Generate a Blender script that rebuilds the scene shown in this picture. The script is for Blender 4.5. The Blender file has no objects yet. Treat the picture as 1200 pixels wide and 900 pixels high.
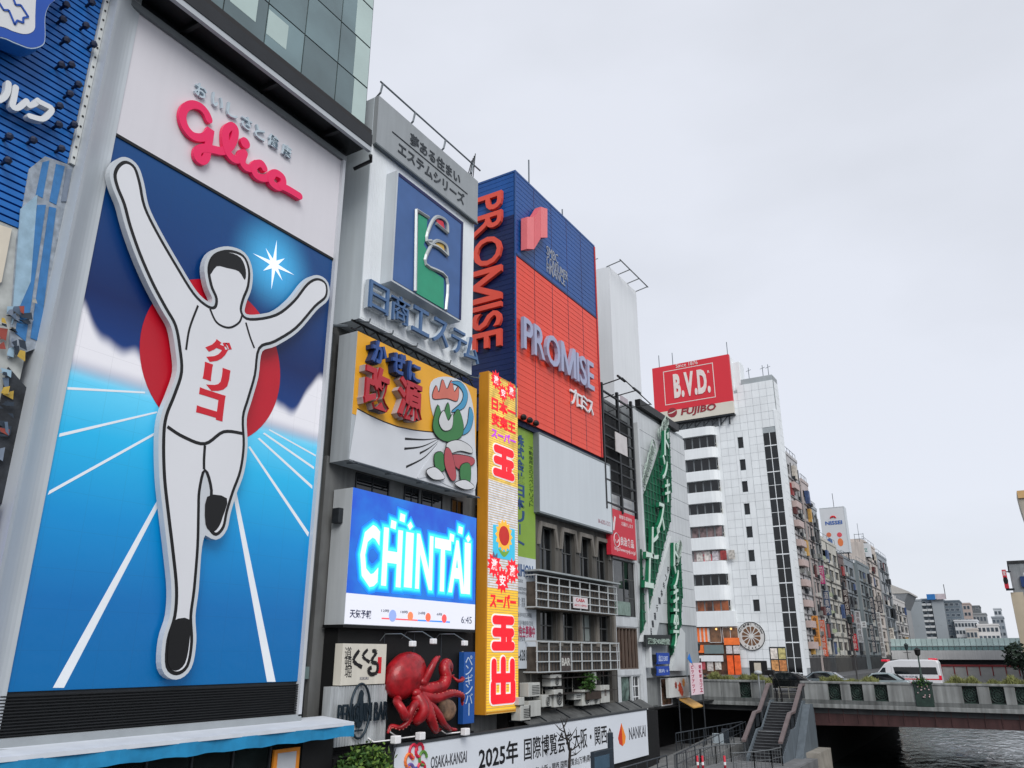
import bpy, bmesh, math, random
from mathutils import Vector
random.seed(11)
sc = bpy.context.scene
# ------------------------------------------------------------------ camera, world, sun, exposure
EYE = Vector((0, 0, 2.8)); FPX = 920.0; YAW = math.radians(31.5); PITCH = math.radians(19.0)
cd = bpy.data.cameras.new('camera'); cam = bpy.data.objects.new('camera', cd); sc.collection.objects.link(cam)
cam.location = EYE; cam.rotation_euler = (math.pi/2 + PITCH, 0, YAW)
cd.sensor_width = 36; cd.lens = 36*FPX/1200; cd.clip_start = 0.1; cd.clip_end = 6000
sc.camera = cam
SUN_DIR = Vector((0.60, -0.56, 0.66)).normalized()          # towards the sun
w = bpy.data.worlds.new('World'); sc.world = w; w.use_nodes = True
nt = w.node_tree; nt.nodes.clear()
wo = nt.nodes.new('ShaderNodeOutputWorld'); bg = nt.nodes.new('ShaderNodeBackground'); bg.inputs['Strength'].default_value = 0.1
sky = nt.nodes.new('ShaderNodeTexSky'); sky.sky_type = 'NISHITA'; sky.sun_disc = False
sky.sun_elevation = math.asin(SUN_DIR.z); sky.sun_rotation = math.atan2(SUN_DIR.x, SUN_DIR.y)
tc = nt.nodes.new('ShaderNodeTexCoord'); mp = nt.nodes.new('ShaderNodeMapping'); mp.inputs['Scale'].default_value = (1, 1, 2.2)
nz = nt.nodes.new('ShaderNodeTexNoise'); nz.inputs['Scale'].default_value = 1.6; nz.inputs['Detail'].default_value = 5; nz.inputs['Roughness'].default_value = 0.5
rp = nt.nodes.new('ShaderNodeValToRGB'); rp.color_ramp.elements[0].position = 0.32; rp.color_ramp.elements[1].position = 0.62
rp.color_ramp.elements[0].color = (0.61, 0.635, 0.69, 1); rp.color_ramp.elements[1].color = (0.725, 0.752, 0.825, 1)
mul = nt.nodes.new('ShaderNodeVectorMath'); mul.operation = 'SCALE'; mul.inputs['Scale'].default_value = 7.35
mx = nt.nodes.new('ShaderNodeMix'); mx.data_type = 'RGBA'; mx.inputs['Factor'].default_value = 0.93
L = nt.links.new
L(tc.outputs['Generated'], mp.inputs['Vector']); L(mp.outputs[0], nz.inputs['Vector']); L(nz.outputs['Fac'], rp.inputs['Fac'])
L(rp.outputs['Color'], mul.inputs[0]); L(sky.outputs['Color'], mx.inputs['A']); L(mul.outputs[0], mx.inputs['B'])
L(mx.outputs['Result'], bg.inputs['Color']); L(bg.outputs[0], wo.inputs['Surface'])
sd = bpy.data.lights.new('sun', 'SUN'); sd.energy = 1.5; sd.angle = math.radians(35); sd.color = (1.0, 0.965, 0.92)
so = bpy.data.objects.new('sun', sd); sc.collection.objects.link(so); so.rotation_euler = SUN_DIR.to_track_quat('Z', 'Y').to_euler()
so.location = (0, 0, 60)
vs = sc.view_settings; vs.view_transform = 'Standard'; vs.look = 'None'; vs.exposure = 0.62; vs.gamma = 1.0; vs.use_curve_mapping = False

# ------------------------------------------------------------------ pixels to directions
RIGHT = Vector((math.cos(YAW), math.sin(YAW), 0)); FWD0 = Vector((-math.sin(YAW), math.cos(YAW), 0)); UP0 = Vector((0, 0, 1))
FWD = FWD0*math.cos(PITCH) + UP0*math.sin(PITCH); UPV = RIGHT.cross(FWD)
def ray(px, py): return RIGHT*((px-600)/FPX) + UPV*((450-py)/FPX) + FWD
def ground(px, py, z):
    d = ray(px, py); return EYE + d*((z-EYE.z)/d.z)
class Frame:                                               # a facade plane: u along it, v up, n out of it
    def __init__(s, o, u, n): s.o = Vector(o); s.u = Vector(u).normalized(); s.n = Vector(n).normalized(); s.v = Vector((0, 0, 1))
    def pt(s, u, v, n=0): return s.o + s.u*u + s.v*v + s.n*n
    def px(s, px, py, n=0):
        d = ray(px, py); o = s.o + s.n*n; t = (o-EYE).dot(s.n)/d.dot(s.n); p = EYE + d*t - s.o
        return (p.dot(s.u), p.z)
    def pxs(s, pts, n=0): return [s.px(a, b, n) for a, b in pts]
def FX(x): return Frame((x, 0, 0), (0, 1, 0), (1, 0, 0))    # faces the canal; u = y, v = z
def FY(y): return Frame((0, y, 0), (1, 0, 0), (0, -1, 0))   # faces the camera bridge; u = x, v = z
A = FX(-20.0)

# ------------------------------------------------------------------ materials
def srgb(c):
    return tuple(((x/255)/12.92 if x/255 <= 0.04045 else ((x/255+0.055)/1.055)**2.4) for x in c)
MATS = {}
def mat(key, rgb=None, rough=0.6, var=0.10, scale=1.5, bump=0.0, bscale=40, streak=0.0, rnd=0.0, metal=0.0, emit=0.0, spec=0.4, lin=False, coat=0.0):
    if key in MATS: return MATS[key]
    m = bpy.data.materials.new(key); m.use_nodes = True; n = m.node_tree; n.nodes.clear(); l = n.links.new
    out = n.nodes.new('ShaderNodeOutputMaterial'); b = n.nodes.new('ShaderNodeBsdfPrincipled'); l(b.outputs[0], out.inputs[0])
    c = rgb if lin else srgb(rgb)
    col = n.nodes.new('ShaderNodeRGB'); col.outputs[0].default_value = (*c, 1); cur = col.outputs[0]
    geo = n.nodes.new('ShaderNodeNewGeometry')
    def mulby(sock):
        nonlocal cur
        k = n.nodes.new('ShaderNodeVectorMath'); k.operation = 'MULTIPLY'; l(cur, k.inputs[0])
        cx = n.nodes.new('ShaderNodeCombineXYZ')
        for i in range(3): l(sock, cx.inputs[i])
        l(cx.outputs[0], k.inputs[1]); cur = k.outputs[0]
    def noise(sc_, lo, hi, det=4, stretch=None):
        t = n.nodes.new('ShaderNodeTexNoise'); t.inputs['Scale'].default_value = sc_; t.inputs['Detail'].default_value = det
        if stretch:
            mpp = n.nodes.new('ShaderNodeMapping'); mpp.inputs['Scale'].default_value = stretch; l(geo.outputs['Position'], mpp.inputs[0]); l(mpp.outputs[0], t.inputs['Vector'])
        else: l(geo.outputs['Position'], t.inputs['Vector'])
        r = n.nodes.new('ShaderNodeMapRange'); r.inputs['From Min'].default_value = 0.3; r.inputs['From Max'].default_value = 0.7
        r.inputs['To Min'].default_value = lo; r.inputs['To Max'].default_value = hi; l(t.outputs['Fac'], r.inputs[0]); return r.outputs[0]
    if var: mulby(noise(scale, 1-var, 1+var*0.5))
    if streak: mulby(noise(2.2, 1-streak, 1.0, 5, (1.6, 1.6, 0.12)))
    if rnd:
        oi = n.nodes.new('ShaderNodeObjectInfo'); r = n.nodes.new('ShaderNodeMapRange'); r.inputs['To Min'].default_value = 1-rnd; r.inputs['To Max'].default_value = 1+rnd
        l(oi.outputs['Random'], r.inputs[0]); mulby(r.outputs[0])
    l(cur, b.inputs['Base Color']); b.inputs['Roughness'].default_value = rough; b.inputs['Metallic'].default_value = metal
    b.inputs['Specular IOR Level'].default_value = spec; b.inputs['Coat Weight'].default_value = coat
    if emit: l(cur, b.inputs['Emission Color']); b.inputs['Emission Strength'].default_value = emit
    if bump:
        t = n.nodes.new('ShaderNodeTexNoise'); t.inputs['Scale'].default_value = bscale; l(geo.outputs['Position'], t.inputs['Vector'])
        bp = n.nodes.new('ShaderNodeBump'); bp.inputs['Strength'].default_value = bump; bp.inputs['Distance'].default_value = 0.02
        l(t.outputs['Fac'], bp.inputs['Height']); l(bp.outputs[0], b.inputs['Normal'])
    MATS[key] = m; return m
def glass(key, rgb=(14, 18, 22), rough=0.05, spec=0.55, rnd=0.5, vary=0.8, scale=0.9):
    return mat(key, rgb, rough=rough, var=vary, scale=scale, rnd=rnd, spec=spec)

# ------------------------------------------------------------------ mesh helpers
COL = sc.collection
WL = {}
class B:
    def __init__(s): s.v = []; s.f = []
    def hexa(s, p):
        i = len(s.v); s.v += [Vector(q) for q in p]
        s.f += [(i, i+3, i+2, i+1), (i+4, i+5, i+6, i+7), (i, i+1, i+5, i+4), (i+1, i+2, i+6, i+5), (i+2, i+3, i+7, i+6), (i+3, i, i+4, i+7)]; return s
    def box(s, x0, x1, y0, y1, z0, z1):
        return s.hexa([(x0, y0, z0), (x1, y0, z0), (x1, y1, z0), (x0, y1, z0), (x0, y0, z1), (x1, y0, z1), (x1, y1, z1), (x0, y1, z1)])
    def fbox(s, fr, u0, u1, v0, v1, n0, n1):
        return s.hexa([fr.pt(u0, v0, n0), fr.pt(u1, v0, n0), fr.pt(u1, v0, n1), fr.pt(u0, v0, n1), fr.pt(u0, v1, n0), fr.pt(u1, v1, n0), fr.pt(u1, v1, n1), fr.pt(u0, v1, n1)])
    def prism(s, pts, d):
        i = len(s.v); k = len(pts); s.v += [Vector(p) for p in pts] + [Vector(p)+Vector(d) for p in pts]
        s.f += [tuple(range(i, i+k)), tuple(range(i+2*k-1, i+k-1, -1))] + [(i+j, i+k+j, i+k+(j+1) % k, i+(j+1) % k) for j in range(k)]; return s
    def fpoly(s, fr, uv, n0, n1): return s.prism([fr.pt(u, v, n1) for u, v in uv], fr.n*(n0-n1))
    def quad(s, *p):
        i = len(s.v); s.v += [Vector(q) for q in p]; s.f.append(tuple(range(i, i+len(p)))); return s
    def tube(s, path, r, n=6, cap=True):
        path = [Vector(p) for p in path]; m = len(path); i0 = len(s.v); ref = None
        for j, p in enumerate(path):
            t = (path[min(j+1, m-1)] - path[max(j-1, 0)])
            t = t.normalized() if t.length > 1e-9 else Vector((0, 0, 1))
            if ref is None:
                ref = Vector((0, 0, 1)) if abs(t.z) < 0.9 else Vector((1, 0, 0))
            a = t.cross(ref); a = a.normalized() if a.length > 1e-6 else t.orthogonal().normalized(); bb = a.cross(t).normalized(); ref = bb
            rr = r[j] if isinstance(r, (list, tuple)) else r
            for k in range(n):
                an = 2*math.pi*k/n; s.v.append(p + (a*math.cos(an) + bb*math.sin(an))*rr)
        for j in range(m-1):
            for k in range(n):
                q = i0+j*n; s.f.append((q+k, q+(k+1) % n, q+n+(k+1) % n, q+n+k))
        if cap: s.f += [tuple(range(i0+n-1, i0-1, -1)), tuple(range(i0+(m-1)*n, i0+m*n))]
        return s
    def bar(s, a, b, wd, hd=None):
        a = Vector(a); b = Vector(b); t = (b-a).normalized(); up = Vector((0, 0, 1)) if abs(t.z) < 0.95 else Vector((0, 1, 0))
        x = t.cross(up).normalized()*(wd/2); y = x.cross(t).normalized()*((hd or wd)/2)
        return s.hexa([a-x-y, a+x-y, a+x+y, a-x+y, b-x-y, b+x-y, b+x+y, b-x+y])
    def ball(s, c, rx, ry=None, rz=None, nu=12, nv=8, rot=None):
        c = Vector(c); ry = ry or rx; rz = rz or rx; i = len(s.v)
        for a in range(nv+1):
            th = math.pi*a/nv
            for k in range(nu):
                ph = 2*math.pi*k/nu; q = Vector((rx*math.sin(th)*math.cos(ph), ry*math.sin(th)*math.sin(ph), rz*math.cos(th)))
                if rot: q = rot @ q
                s.v.append(c+q)
        for a in range(nv):
            for k in range(nu): s.f.append((i+a*nu+k, i+(a+1)*nu+k, i+(a+1)*nu+(k+1) % nu, i+a*nu+(k+1) % nu))
        return s
def tag(o, label=None, cat=None, group=None, kind=None):
    if label: o['label'] = label
    if cat: o['category'] = cat
    if group: o['group'] = group
    if kind: o['kind'] = kind
    return o
def thing(name, loc, label, cat, group=None):
    o = bpy.data.objects.new(name, None); o.empty_display_size = 0.3; o.location = loc; COL.objects.link(o); WL[o] = Vector(loc); return tag(o, label, cat, group)
def finish(name, b, m, parent=None, smooth=False, bevel=0.0):
    off = WL[parent] if parent is not None else Vector((0, 0, 0))
    me = bpy.data.meshes.new(name); me.from_pydata([tuple(v-off) for v in b.v], [], b.f)
    ms = m if isinstance(m, (list, tuple)) else [m]
    for q in ms: me.materials.append(q)
    if smooth:
        for p in me.polygons: p.use_smooth = True
    o = bpy.data.objects.new(name, me); COL.objects.link(o); WL[o] = off
    if parent is not None: o.parent = parent; WL[o] = off
    if bevel:
        md = o.modifiers.new('bevel', 'BEVEL'); md.width = bevel; md.segments = 2; md.limit_method = 'ANGLE'
    return o
def single(name, b, m, label, cat, group=None, kind=None, smooth=False, bevel=0.0):
    o = finish(name, b, m, None, smooth, bevel); return tag(o, label, cat, group, kind)
def struct(name, b, m, parent=None):
    o = finish(name, b, m, parent)
    if parent is None: o['kind'] = 'structure'
    return o
BM = {}
def piece(name, dims, m, parent, c):                        # a box piece sharing its mesh with its equals
    k = (tuple(round(d, 4) for d in dims), m.name)
    if k not in BM:
        a, b_, c_ = dims[0]/2, dims[1]/2, dims[2]/2; t = B().box(-a, a, -b_, b_, -c_, c_)
        me = bpy.data.meshes.new(name); me.from_pydata([tuple(v) for v in t.v], [], t.f); me.materials.append(m); BM[k] = me
    o = bpy.data.objects.new(name, BM[k]); COL.objects.link(o); o.parent = parent; o.location = Vector(c) - WL[parent]; WL[o] = Vector(c); return o
def copy_tree(root, loc, rz=0.0, label=None):
    r = root.copy(); COL.objects.link(r); r.location = loc; r.rotation_euler.z = rz; WL[r] = Vector(loc)
    if label: r['label'] = label
    def rec(o, p):
        for ch in list(o.children):
            c = ch.copy(); COL.objects.link(c); c.parent = p; rec(ch, c)
    rec(root, r); return r
# text
RAW = {}
def raw(s, bold, res=2):
    k = (s, bold, res)
    if k in RAW: return RAW[k]
    if s == 'M':                                             # built by hand: the font's M has overlapping outlines
        h, w_, t = 0.727, 0.86, 0.125+bold; P_ = [(0, 0), (t, 0), (t, h*0.62), (w_/2-t*0.42, 0), (w_/2+t*0.42, 0), (w_-t, h*0.62), (w_-t, 0), (w_, 0), (w_, h), (w_-t*1.15, h), (w_/2, h*0.26), (t*1.15, h), (0, h)]
        k_ = len(P_); vv = [(x, y, 0.5) for x, y in P_]+[(x, y, -0.5) for x, y in P_]
        RAW[k] = (vv, [tuple(range(k_)), tuple(range(2*k_-1, k_-1, -1))]+[(i, (i+1) % k_, k_+(i+1) % k_, k_+i)[::-1] for i in range(k_)], 0, w_, 0, h); return RAW[k]
    c = bpy.data.curves.new('t', 'FONT'); c.body = s; c.extrude = 0.5; c.offset = bold; c.resolution_u = res
    o = bpy.data.objects.new('t', c); me = bpy.data.meshes.new_from_object(o)
    vv = [tuple(v.co) for v in me.vertices]; ff = [tuple(p.vertices) for p in me.polygons]
    bpy.data.objects.remove(o); bpy.data.curves.remove(c); bpy.data.meshes.remove(me)
    xs = [v[0] for v in vv]; ys = [v[1] for v in vv]; RAW[k] = (vv, ff, min(xs), max(xs), min(ys), max(ys)); return RAW[k]
def tput(b, fr, s, u0, u1, v0, v1, n0, n1, bold=0.0, skew=0.0, shear=0.0, res=2):
    vv, ff, xa, xb, ya, yb = raw(s, bold, res); i = len(b.v)
    for x, y, z in vv:
        fx = (x-xa)/(xb-xa); fy = (y-ya)/(yb-ya)
        b.v.append(fr.pt(u0+(u1-u0)*fx + skew*(fy)*(u1-u0), v0+(v1-v0)*fy + shear*fx*(v1-v0), n0+(n1-n0)*(z+0.5)))
    b.f += [tuple(i+q for q in f) for f in ff]; return b
def text(parent, name, s, fr, tl, br, m, n0=0.0, n1=0.05, bold=0.02, px=True, skew=0.0, res=2):
    (u0, v1), (u1, v0) = (fr.px(*tl, n1), fr.px(*br, n1)) if px else (tl, br)
    return finish(name, tput(B(), fr, s, u0, u1, v0, v1, n0, n1, bold, skew, res=res), m, parent)
def letters(parent, s, fr, tl, br, m, n0, n1, bold=0.02, gap=0.06, px=True, vert=False, name='letter', res=3):
    (u0, v1), (u1, v0) = (fr.px(*tl, n1), fr.px(*br, n1)) if px else (tl, br)
    out = []
    if vert:
        k = len(s); h = (v1-v0)/(k-(k-1)*gap*0)
        for i, ch in enumerate(s):
            a = v1-h*i-h*gap/2
            if ch == 'ー': out.append(finish(name, B().fbox(fr, (u0+u1)/2-0.06, (u0+u1)/2+0.06, v1-h*(i+1)+h*0.1, a-h*0.05, n0, n1), m, parent)); continue
            bq = v1-h*(i+1)+h*gap/2; out.append(finish(name, tput(B(), fr, ch, u0, u1, bq, a, n0, n1, bold, res=res), m, parent))
        return out
    R = [raw(ch, bold, res) for ch in s if ch != ' ']; ch_ = [c for c in s if c != ' ']
    tot = sum(r[3]-r[2] for r in R) + gap*(len(R)-1); ymn = min(r[4] for r in R); ymx = max(r[5] for r in R); cur = 0
    for c, r in zip(ch_, R):
        wd = r[3]-r[2]; a = u0+(u1-u0)*cur/tot; bb = u0+(u1-u0)*(cur+wd)/tot
        va = v0+(v1-v0)*(r[4]-ymn)/(ymx-ymn); vb = v0+(v1-v0)*(r[5]-ymn)/(ymx-ymn)
        out.append(finish(name, tput(B(), fr, c, a, bb, va, vb, n0, n1, bold, res=res), m, parent)); cur += wd+gap
    return out
def rect(parent, name, fr, tl, br, m, n0, n1, px=True, bevel=0.0):
    (u0, v1), (u1, v0) = (fr.px(*tl, n1), fr.px(*br, n1)) if px else (tl, br)
    return finish(name, B().fbox(fr, u0, u1, v0, v1, n0, n1), m, parent, bevel=bevel)
def pxpoly(parent, name, fr, pts, m, n0, n1): return finish(name, B().fpoly(fr, fr.pxs(pts, n1), n0, n1), m, parent)
def spline(pts, closed=True, k=5):
    n = len(pts); out = []
    P_ = lambda i: pts[i % n] if closed else pts[max(0, min(n-1, i))]
    for i in range(n if closed else n-1):
        p0, p1, p2, p3 = (Vector(P_(i+d)) for d in (-1, 0, 1, 2))
        for j in range(k):
            t = j/k; out.append(tuple(0.5*((2*p1) + (p2-p0)*t + (2*p0-5*p1+4*p2-p3)*t*t + (3*p1-p0-3*p2+p3)*t**3)))
    if not closed: out.append(tuple(pts[-1]))
    return out
def offset(pts, d):
    n = len(pts); out = []
    for i in range(n):
        a = Vector(pts[i-1]); c = Vector(pts[(i+1) % n]); t = (c-a); t = t.normalized() if t.length else Vector((1, 0)); out.append((pts[i][0]-t[1]*d, pts[i][1]+t[0]*d))
    return out
def ribbon(b, fr, q, r, n0, n1, dn=0.0003, j0=0):            # flat-faced stroke with round ends; climbs a hair along its way so crossings never coincide
    k = len(q); Ls = []; Rs = []
    for i in range(k):
        a = Vector(q[max(0, i-1)]); c = Vector(q[min(k-1, i+1)]); t = (c-a).normalized(); Ls.append((q[i][0]-t.y*r, q[i][1]+t.x*r)); Rs.append((q[i][0]+t.y*r, q[i][1]-t.x*r))
    for i in range(k-1):
        na, nb = n1+dn*(j0+i), n1+dn*(j0+i+1)
        b.quad(fr.pt(*Ls[i], na), fr.pt(*Rs[i], na), fr.pt(*Rs[i+1], nb), fr.pt(*Ls[i+1], nb)); b.quad(fr.pt(*Ls[i], n0), fr.pt(*Ls[i], na), fr.pt(*Ls[i+1], nb), fr.pt(*Ls[i+1], n0)); b.quad(fr.pt(*Rs[i], na), fr.pt(*Rs[i], n0), fr.pt(*Rs[i+1], n0), fr.pt(*Rs[i+1], nb))
    for c, p, o_, nn in ((q[0], Ls[0], 1, n1+dn*j0), (q[-1], Rs[-1], 1, n1+dn*(j0+k-1))):
        a0 = math.atan2(p[1]-c[1], p[0]-c[0]); pts = [(c[0]+r*math.cos(a0+math.pi*i/8), c[1]+r*math.sin(a0+math.pi*i/8)) for i in range(9)]
        b.quad(*[fr.pt(*x, nn) for x in pts])
        for i in range(8): b.quad(fr.pt(*pts[i], n0), fr.pt(*pts[i+1], n0), fr.pt(*pts[i+1], nn), fr.pt(*pts[i], nn))
    return b
def circle(c, r, n=40, rz=None): return [(c[0]+r*math.cos(2*math.pi*i/n), c[1]+(rz or r)*math.sin(2*math.pi*i/n)) for i in range(n)]
# walls with real openings
def wall(b, fr, u0, u1, v0, v1, ops, depth=0.15, n=0.0):
    us = sorted({u0, u1, *[o[0] for o in ops], *[o[1] for o in ops]}); vs_ = sorted({v0, v1, *[o[2] for o in ops], *[o[3] for o in ops]})
    for i in range(len(us)-1):
        j = 0
        while j < len(vs_)-1:
            cu = (us[i]+us[i+1])/2
            hole = lambda q: any(o[0] < cu < o[1] and o[2] < (vs_[q]+vs_[q+1])/2 < o[3] for o in ops)
            if hole(j): j += 1; continue
            k = j
            while k+1 < len(vs_)-1 and not hole(k+1): k += 1
            b.quad(fr.pt(us[i], vs_[j], n), fr.pt(us[i+1], vs_[j], n), fr.pt(us[i+1], vs_[k+1], n), fr.pt(us[i], vs_[k+1], n)); j = k+1
    for a, c, d, e in ops:
        q = [(a, d), (c, d), (c, e), (a, e)]
        for k in range(4):
            p, r = q[k], q[(k+1) % 4]; b.quad(fr.pt(*p, n), fr.pt(*p, n-depth), fr.pt(*r, n-depth), fr.pt(*r, n))
    return b
def window(parent, fr, u0, u1, v0, v1, n, nu, nv, fm, pm, t=0.05, name='window', sash=0.04):
    """frame mesh with mullions, its pane a sub-part"""
    b = B(); b.fbox(fr, u0, u0+t, v0, v1, n, n+sash); b.fbox(fr, u1-t, u1, v0, v1, n, n+sash)
    b.fbox(fr, u0+t, u1-t, v0, v0+t, n, n+sash); b.fbox(fr, u0+t, u1-t, v1-t, v1, n, n+sash)
    for i in range(1, nu):
        c = u0+(u1-u0)*i/nu; b.fbox(fr, c-t/2, c+t/2, v0+t, v1-t, n, n+sash*0.9)
    for i in range(1, nv):
        c = v0+(v1-v0)*i/nv; b.fbox(fr, u0+t, u1-t, c-t/2, c+t/2, n, n+sash*0.8)
    o = finish(name, b, fm, parent)
    p = finish('pane', B().fbox(fr, u0+0.01, u1-0.01, v0+0.01, v1-0.01, n-0.05, n+0.01), pm, o)
    return o
# ------------------------------------------------------------------ shared materials
WHITE = mat('white_paint', (232, 232, 234), 0.5, 0.05, 0.6, streak=0.06)
OFFW = mat('offwhite_panel', (222, 225, 228), 0.5, 0.06, 0.5, streak=0.10)
SILVER = mat('silver_panel', (198, 205, 210), 0.42, 0.06, 0.4, metal=0.15, streak=0.08)
STEEL = mat('steel', (120, 128, 134), 0.4, 0.15, 3, metal=0.6)
DSTEEL = mat('dark_steel', (38, 43, 48), 0.5, 0.25, 4, bump=0.2)
BLACK = mat('black', (12, 13, 15), 0.5, 0.3, 2)
BLK = mat('black_print', (14, 14, 16), 0.5, 0.0)
CONC = mat('concrete', (112, 112, 110), 0.85, 0.3, 0.9, bump=0.4, streak=0.35)
DCONC = mat('dark_concrete', (62, 64, 66), 0.85, 0.35, 0.8, bump=0.4, streak=0.4)
GRIMY = mat('grimy_wall', (86, 88, 88), 0.85, 0.35, 1.2, bump=0.5, streak=0.5)
DARKWALL = mat('dark_wall', (13, 14, 16), 0.7, 0.4, 0.7, bump=0.3)
GLASS = glass('dark_glass'); GLASSB = glass('tower_glass', (96, 118, 122), rough=0.03, spec=0.9, rnd=0.3, vary=0.3, scale=0.35)
RED = mat('red_print', (205, 28, 40), 0.5, 0.05); REDL = mat('red_led', (226, 24, 40), 0.5, 0.05, emit=0.35)
AWNW = mat('awning_white', (206, 212, 220), 0.6, 0.08, 2); AWNB = mat('awning_cyan', (28, 128, 176), 0.6, 0.18, 3, bump=0.3, bscale=8)

# ------------------------------------------------------------------ milk billboard (leftmost)
root = thing('ribbed_billboard', (-20, 6.5, 1.0), 'blue ribbed billboard with crystal badge and white katakana, at the far left edge', 'billboard')
MB = mat('rib_blue', (24, 108, 190), 0.42, 0.12, 0.5, streak=0.12)
finish('backing', B().box(-20.9, -20.12, 2.0, 9.34, -3.6, 30), mat('rib_back', (8, 40, 92), 0.6, 0.2), root)
zb = A.px(10, 262)[1]; bl = B(); zz = zb
while zz < 24:
    bl.box(-20.12, -20.0, 2.0, 9.3, zz, zz+0.145); zz += 0.2
o = finish('rib', bl, MB, root); o['kind'] = 'stuff'
zst = A.px(88, 196)[1]; st = B().box(-20.1, -19.9, 9.32, 9.46, zst, 30); finish('edge_strip', st, mat('strip_white', (200, 204, 204), 0.5, 0.1), root)
hb = None
for i in range(46):
    z = zst+0.2+i*0.34; piece('bolt', (0.02, 0.05, 0.05), BLK, root, (-19.89, 9.39, z))
for (px, py) in [(73, 9), (103, 6), (69, 26), (96, 33), (73, 50), (105, 55), (67, 79), (79, 79), (87, 102), (77, 113), (65, 127), (64, 149), (82, 149), (6, 163), (34, 167), (67, 177), (4, 191)]:
    u, v = A.px(px, py, 0.1); b = B(); b.bar((-20.0, u, v), (-19.72, u, v+0.02), 0.06); b.ball((-19.7, u, v), 0.11, nu=6, nv=4); finish('lamp_hook', b, mat('hook_blue', (8, 26, 60), 0.5), root)
# badge
bn = 0.75
bad = [(-48, -60), (-40, 20), (-28, 44), (0, 45), (18, 52), (36, 58), (50, 54), (53, 44), (53, 20), (58, 6), (68, -8), (70, -60)]
def scale_poly(pts, k):
    cx = sum(p[0] for p in pts)/len(pts); cy = sum(p[1] for p in pts)/len(pts); return [(cx+(x-cx)*k, cy+(y-cy)*k) for x, y in pts]
bd = spline(A.pxs(bad, bn), True, 4)
e = finish('badge', B().fpoly(A, bd, 0.25, bn), mat('badge_blue', (40, 112, 190), 0.4, 0.05), root)
finish('badge_rim', B().fpoly(A, scale_poly(bd, 0.985), bn, bn+0.02), mat('badge_rim', (196, 214, 232), 0.4, 0.02), e)
finish('badge_band', B().fpoly(A, scale_poly(bd, 0.955), bn+0.02, bn+0.03), mat('badge_dark', (30, 78, 168), 0.4, 0.04), e)
bi = spline(A.pxs([(-48, -60), (-44, 10), (-30, 30), (0, 31), (16, 37), (30, 40), (40, 35), (41, 20), (42, -2), (46, -60)], bn+0.03), True, 4)
finish('badge_field', B().fpoly(A, bi, bn+0.03, bn+0.04), mat('badge_white', (212, 214, 216), 0.4, 0.02), e)
cr = [(-6, -4), (4, 12), (10, 12), (17, 29), (20, 24), (27, 27), (27, 21), (33, 20), (24, 6), (18, 6), (13, -8)]
ou = A.pxs(cr, bn+0.04); b = B()
for i in range(len(ou)-1): b.bar(A.pt(*ou[i], bn+0.05), A.pt(*ou[i+1], bn+0.05), 0.03, 0.045)
finish('crystal_outline', b, mat('badge_dark', (30, 78, 168)), e)
# katakana on stand-offs
LW = mat('letter_white', (214, 218, 222), 0.45, 0.04)
ltr = A.pxs([(0, 116)], 0.35)
b = B()
def stroke(pts, r, n, k=4): ribbon(b, A, spline(A.pxs(pts, n), False, k), r, n-0.16, n, 0.0003, int(abs(pts[0][0])*3))
for pts in ([(-30, 72), (-28, 92)], [(10, 97.5), (9, 107), (5, 114), (-1, 117.5)], [(18.5, 102.5), (16, 116), (14.5, 125), (21, 126.5), (31, 118.5)], [(34, 124), (40, 122), (44, 118)], [(45, 119.5), (52, 123), (60, 128), (56, 135), (48, 140), (34, 136.5)]):
    b = B(); stroke(pts, 0.072, 0.35, 4); finish('kana_stroke', b, LW, root)
# collage print below
finish('collage_sheet', B().box(-20.1, -20.03, 2.0, 9.3, -1.0, zb-0.02), mat('collage_cream', (176, 180, 178), 0.6, 0.25, 3), root)
cm = [mat('collage_%d' % i, c, 0.6, 0.2, 4, bump=0.3) for i, c in enumerate([(58, 120, 178), (120, 132, 150), (150, 180, 200), (90, 108, 130), (44, 56, 70), (170, 168, 160), (190, 160, 70), (150, 70, 60), (96, 150, 160)])]
pt = pxpoly(root, 'collage_tower', A, [(34, 198), (53, 183), (89, 196), (86, 240), (66, 400), (10, 420), (20, 280)], mat('collage_stone', (150, 160, 172), 0.7, 0.35, 5, bump=0.5), -0.03, 0.02)
for k, (p, ci) in enumerate([([(50, 190), (58, 188), (50, 232), (42, 228)], 0), ([(66, 192), (76, 195), (66, 240), (58, 236)], 0), ([(44, 240), (54, 240), (30, 400), (18, 390)], 0), ([(58, 242), (66, 244), (46, 400), (36, 396)], 0), ([(24, 245), (44, 228), (36, 330), (14, 380)], 2), ([(78, 198), (84, 198), (78, 236), (72, 236)], 1)]):
    pxpoly(root, 'collage_strip', A, p, cm[ci], 0.021, 0.03+0.004*k)
random.seed(5)
for i in range(170):
    y = 350+random.random()*225; x0 = -5+random.random()*60*(1-(y-350)/500); wpx = 4+random.random()*9; hpx = 4+random.random()*10
    u0, v1 = A.px(x0, y, 0.04); u1, v0 = A.px(x0+wpx, y+hpx, 0.04)
    if u1 > 9.28: continue
    pts = [(u0+random.uniform(-.05, .1), v0), (u1, v0+random.uniform(-.1, .05)), (u1-random.uniform(0, .1), v1), (u0, v1-random.uniform(0, .12))]
    ci = random.choice([1, 3, 4, 4, 4, 5, 6, 7, 8, 2, 3, 4]); n1 = 0.055+i*0.0008
    finish('collage_block', B().fpoly(A, pts, n1-0.003, n1), cm[ci], root)
pxpoly(root, 'collage_dark', A, [(-20, 560), (10, 430), (45, 470), (30, 560), (18, 590), (-20, 590)], mat('collage_rock', (46, 50, 56), 0.8, 0.6, 3, bump=0.8, bscale=6), -0.03, 0.018)
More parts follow.
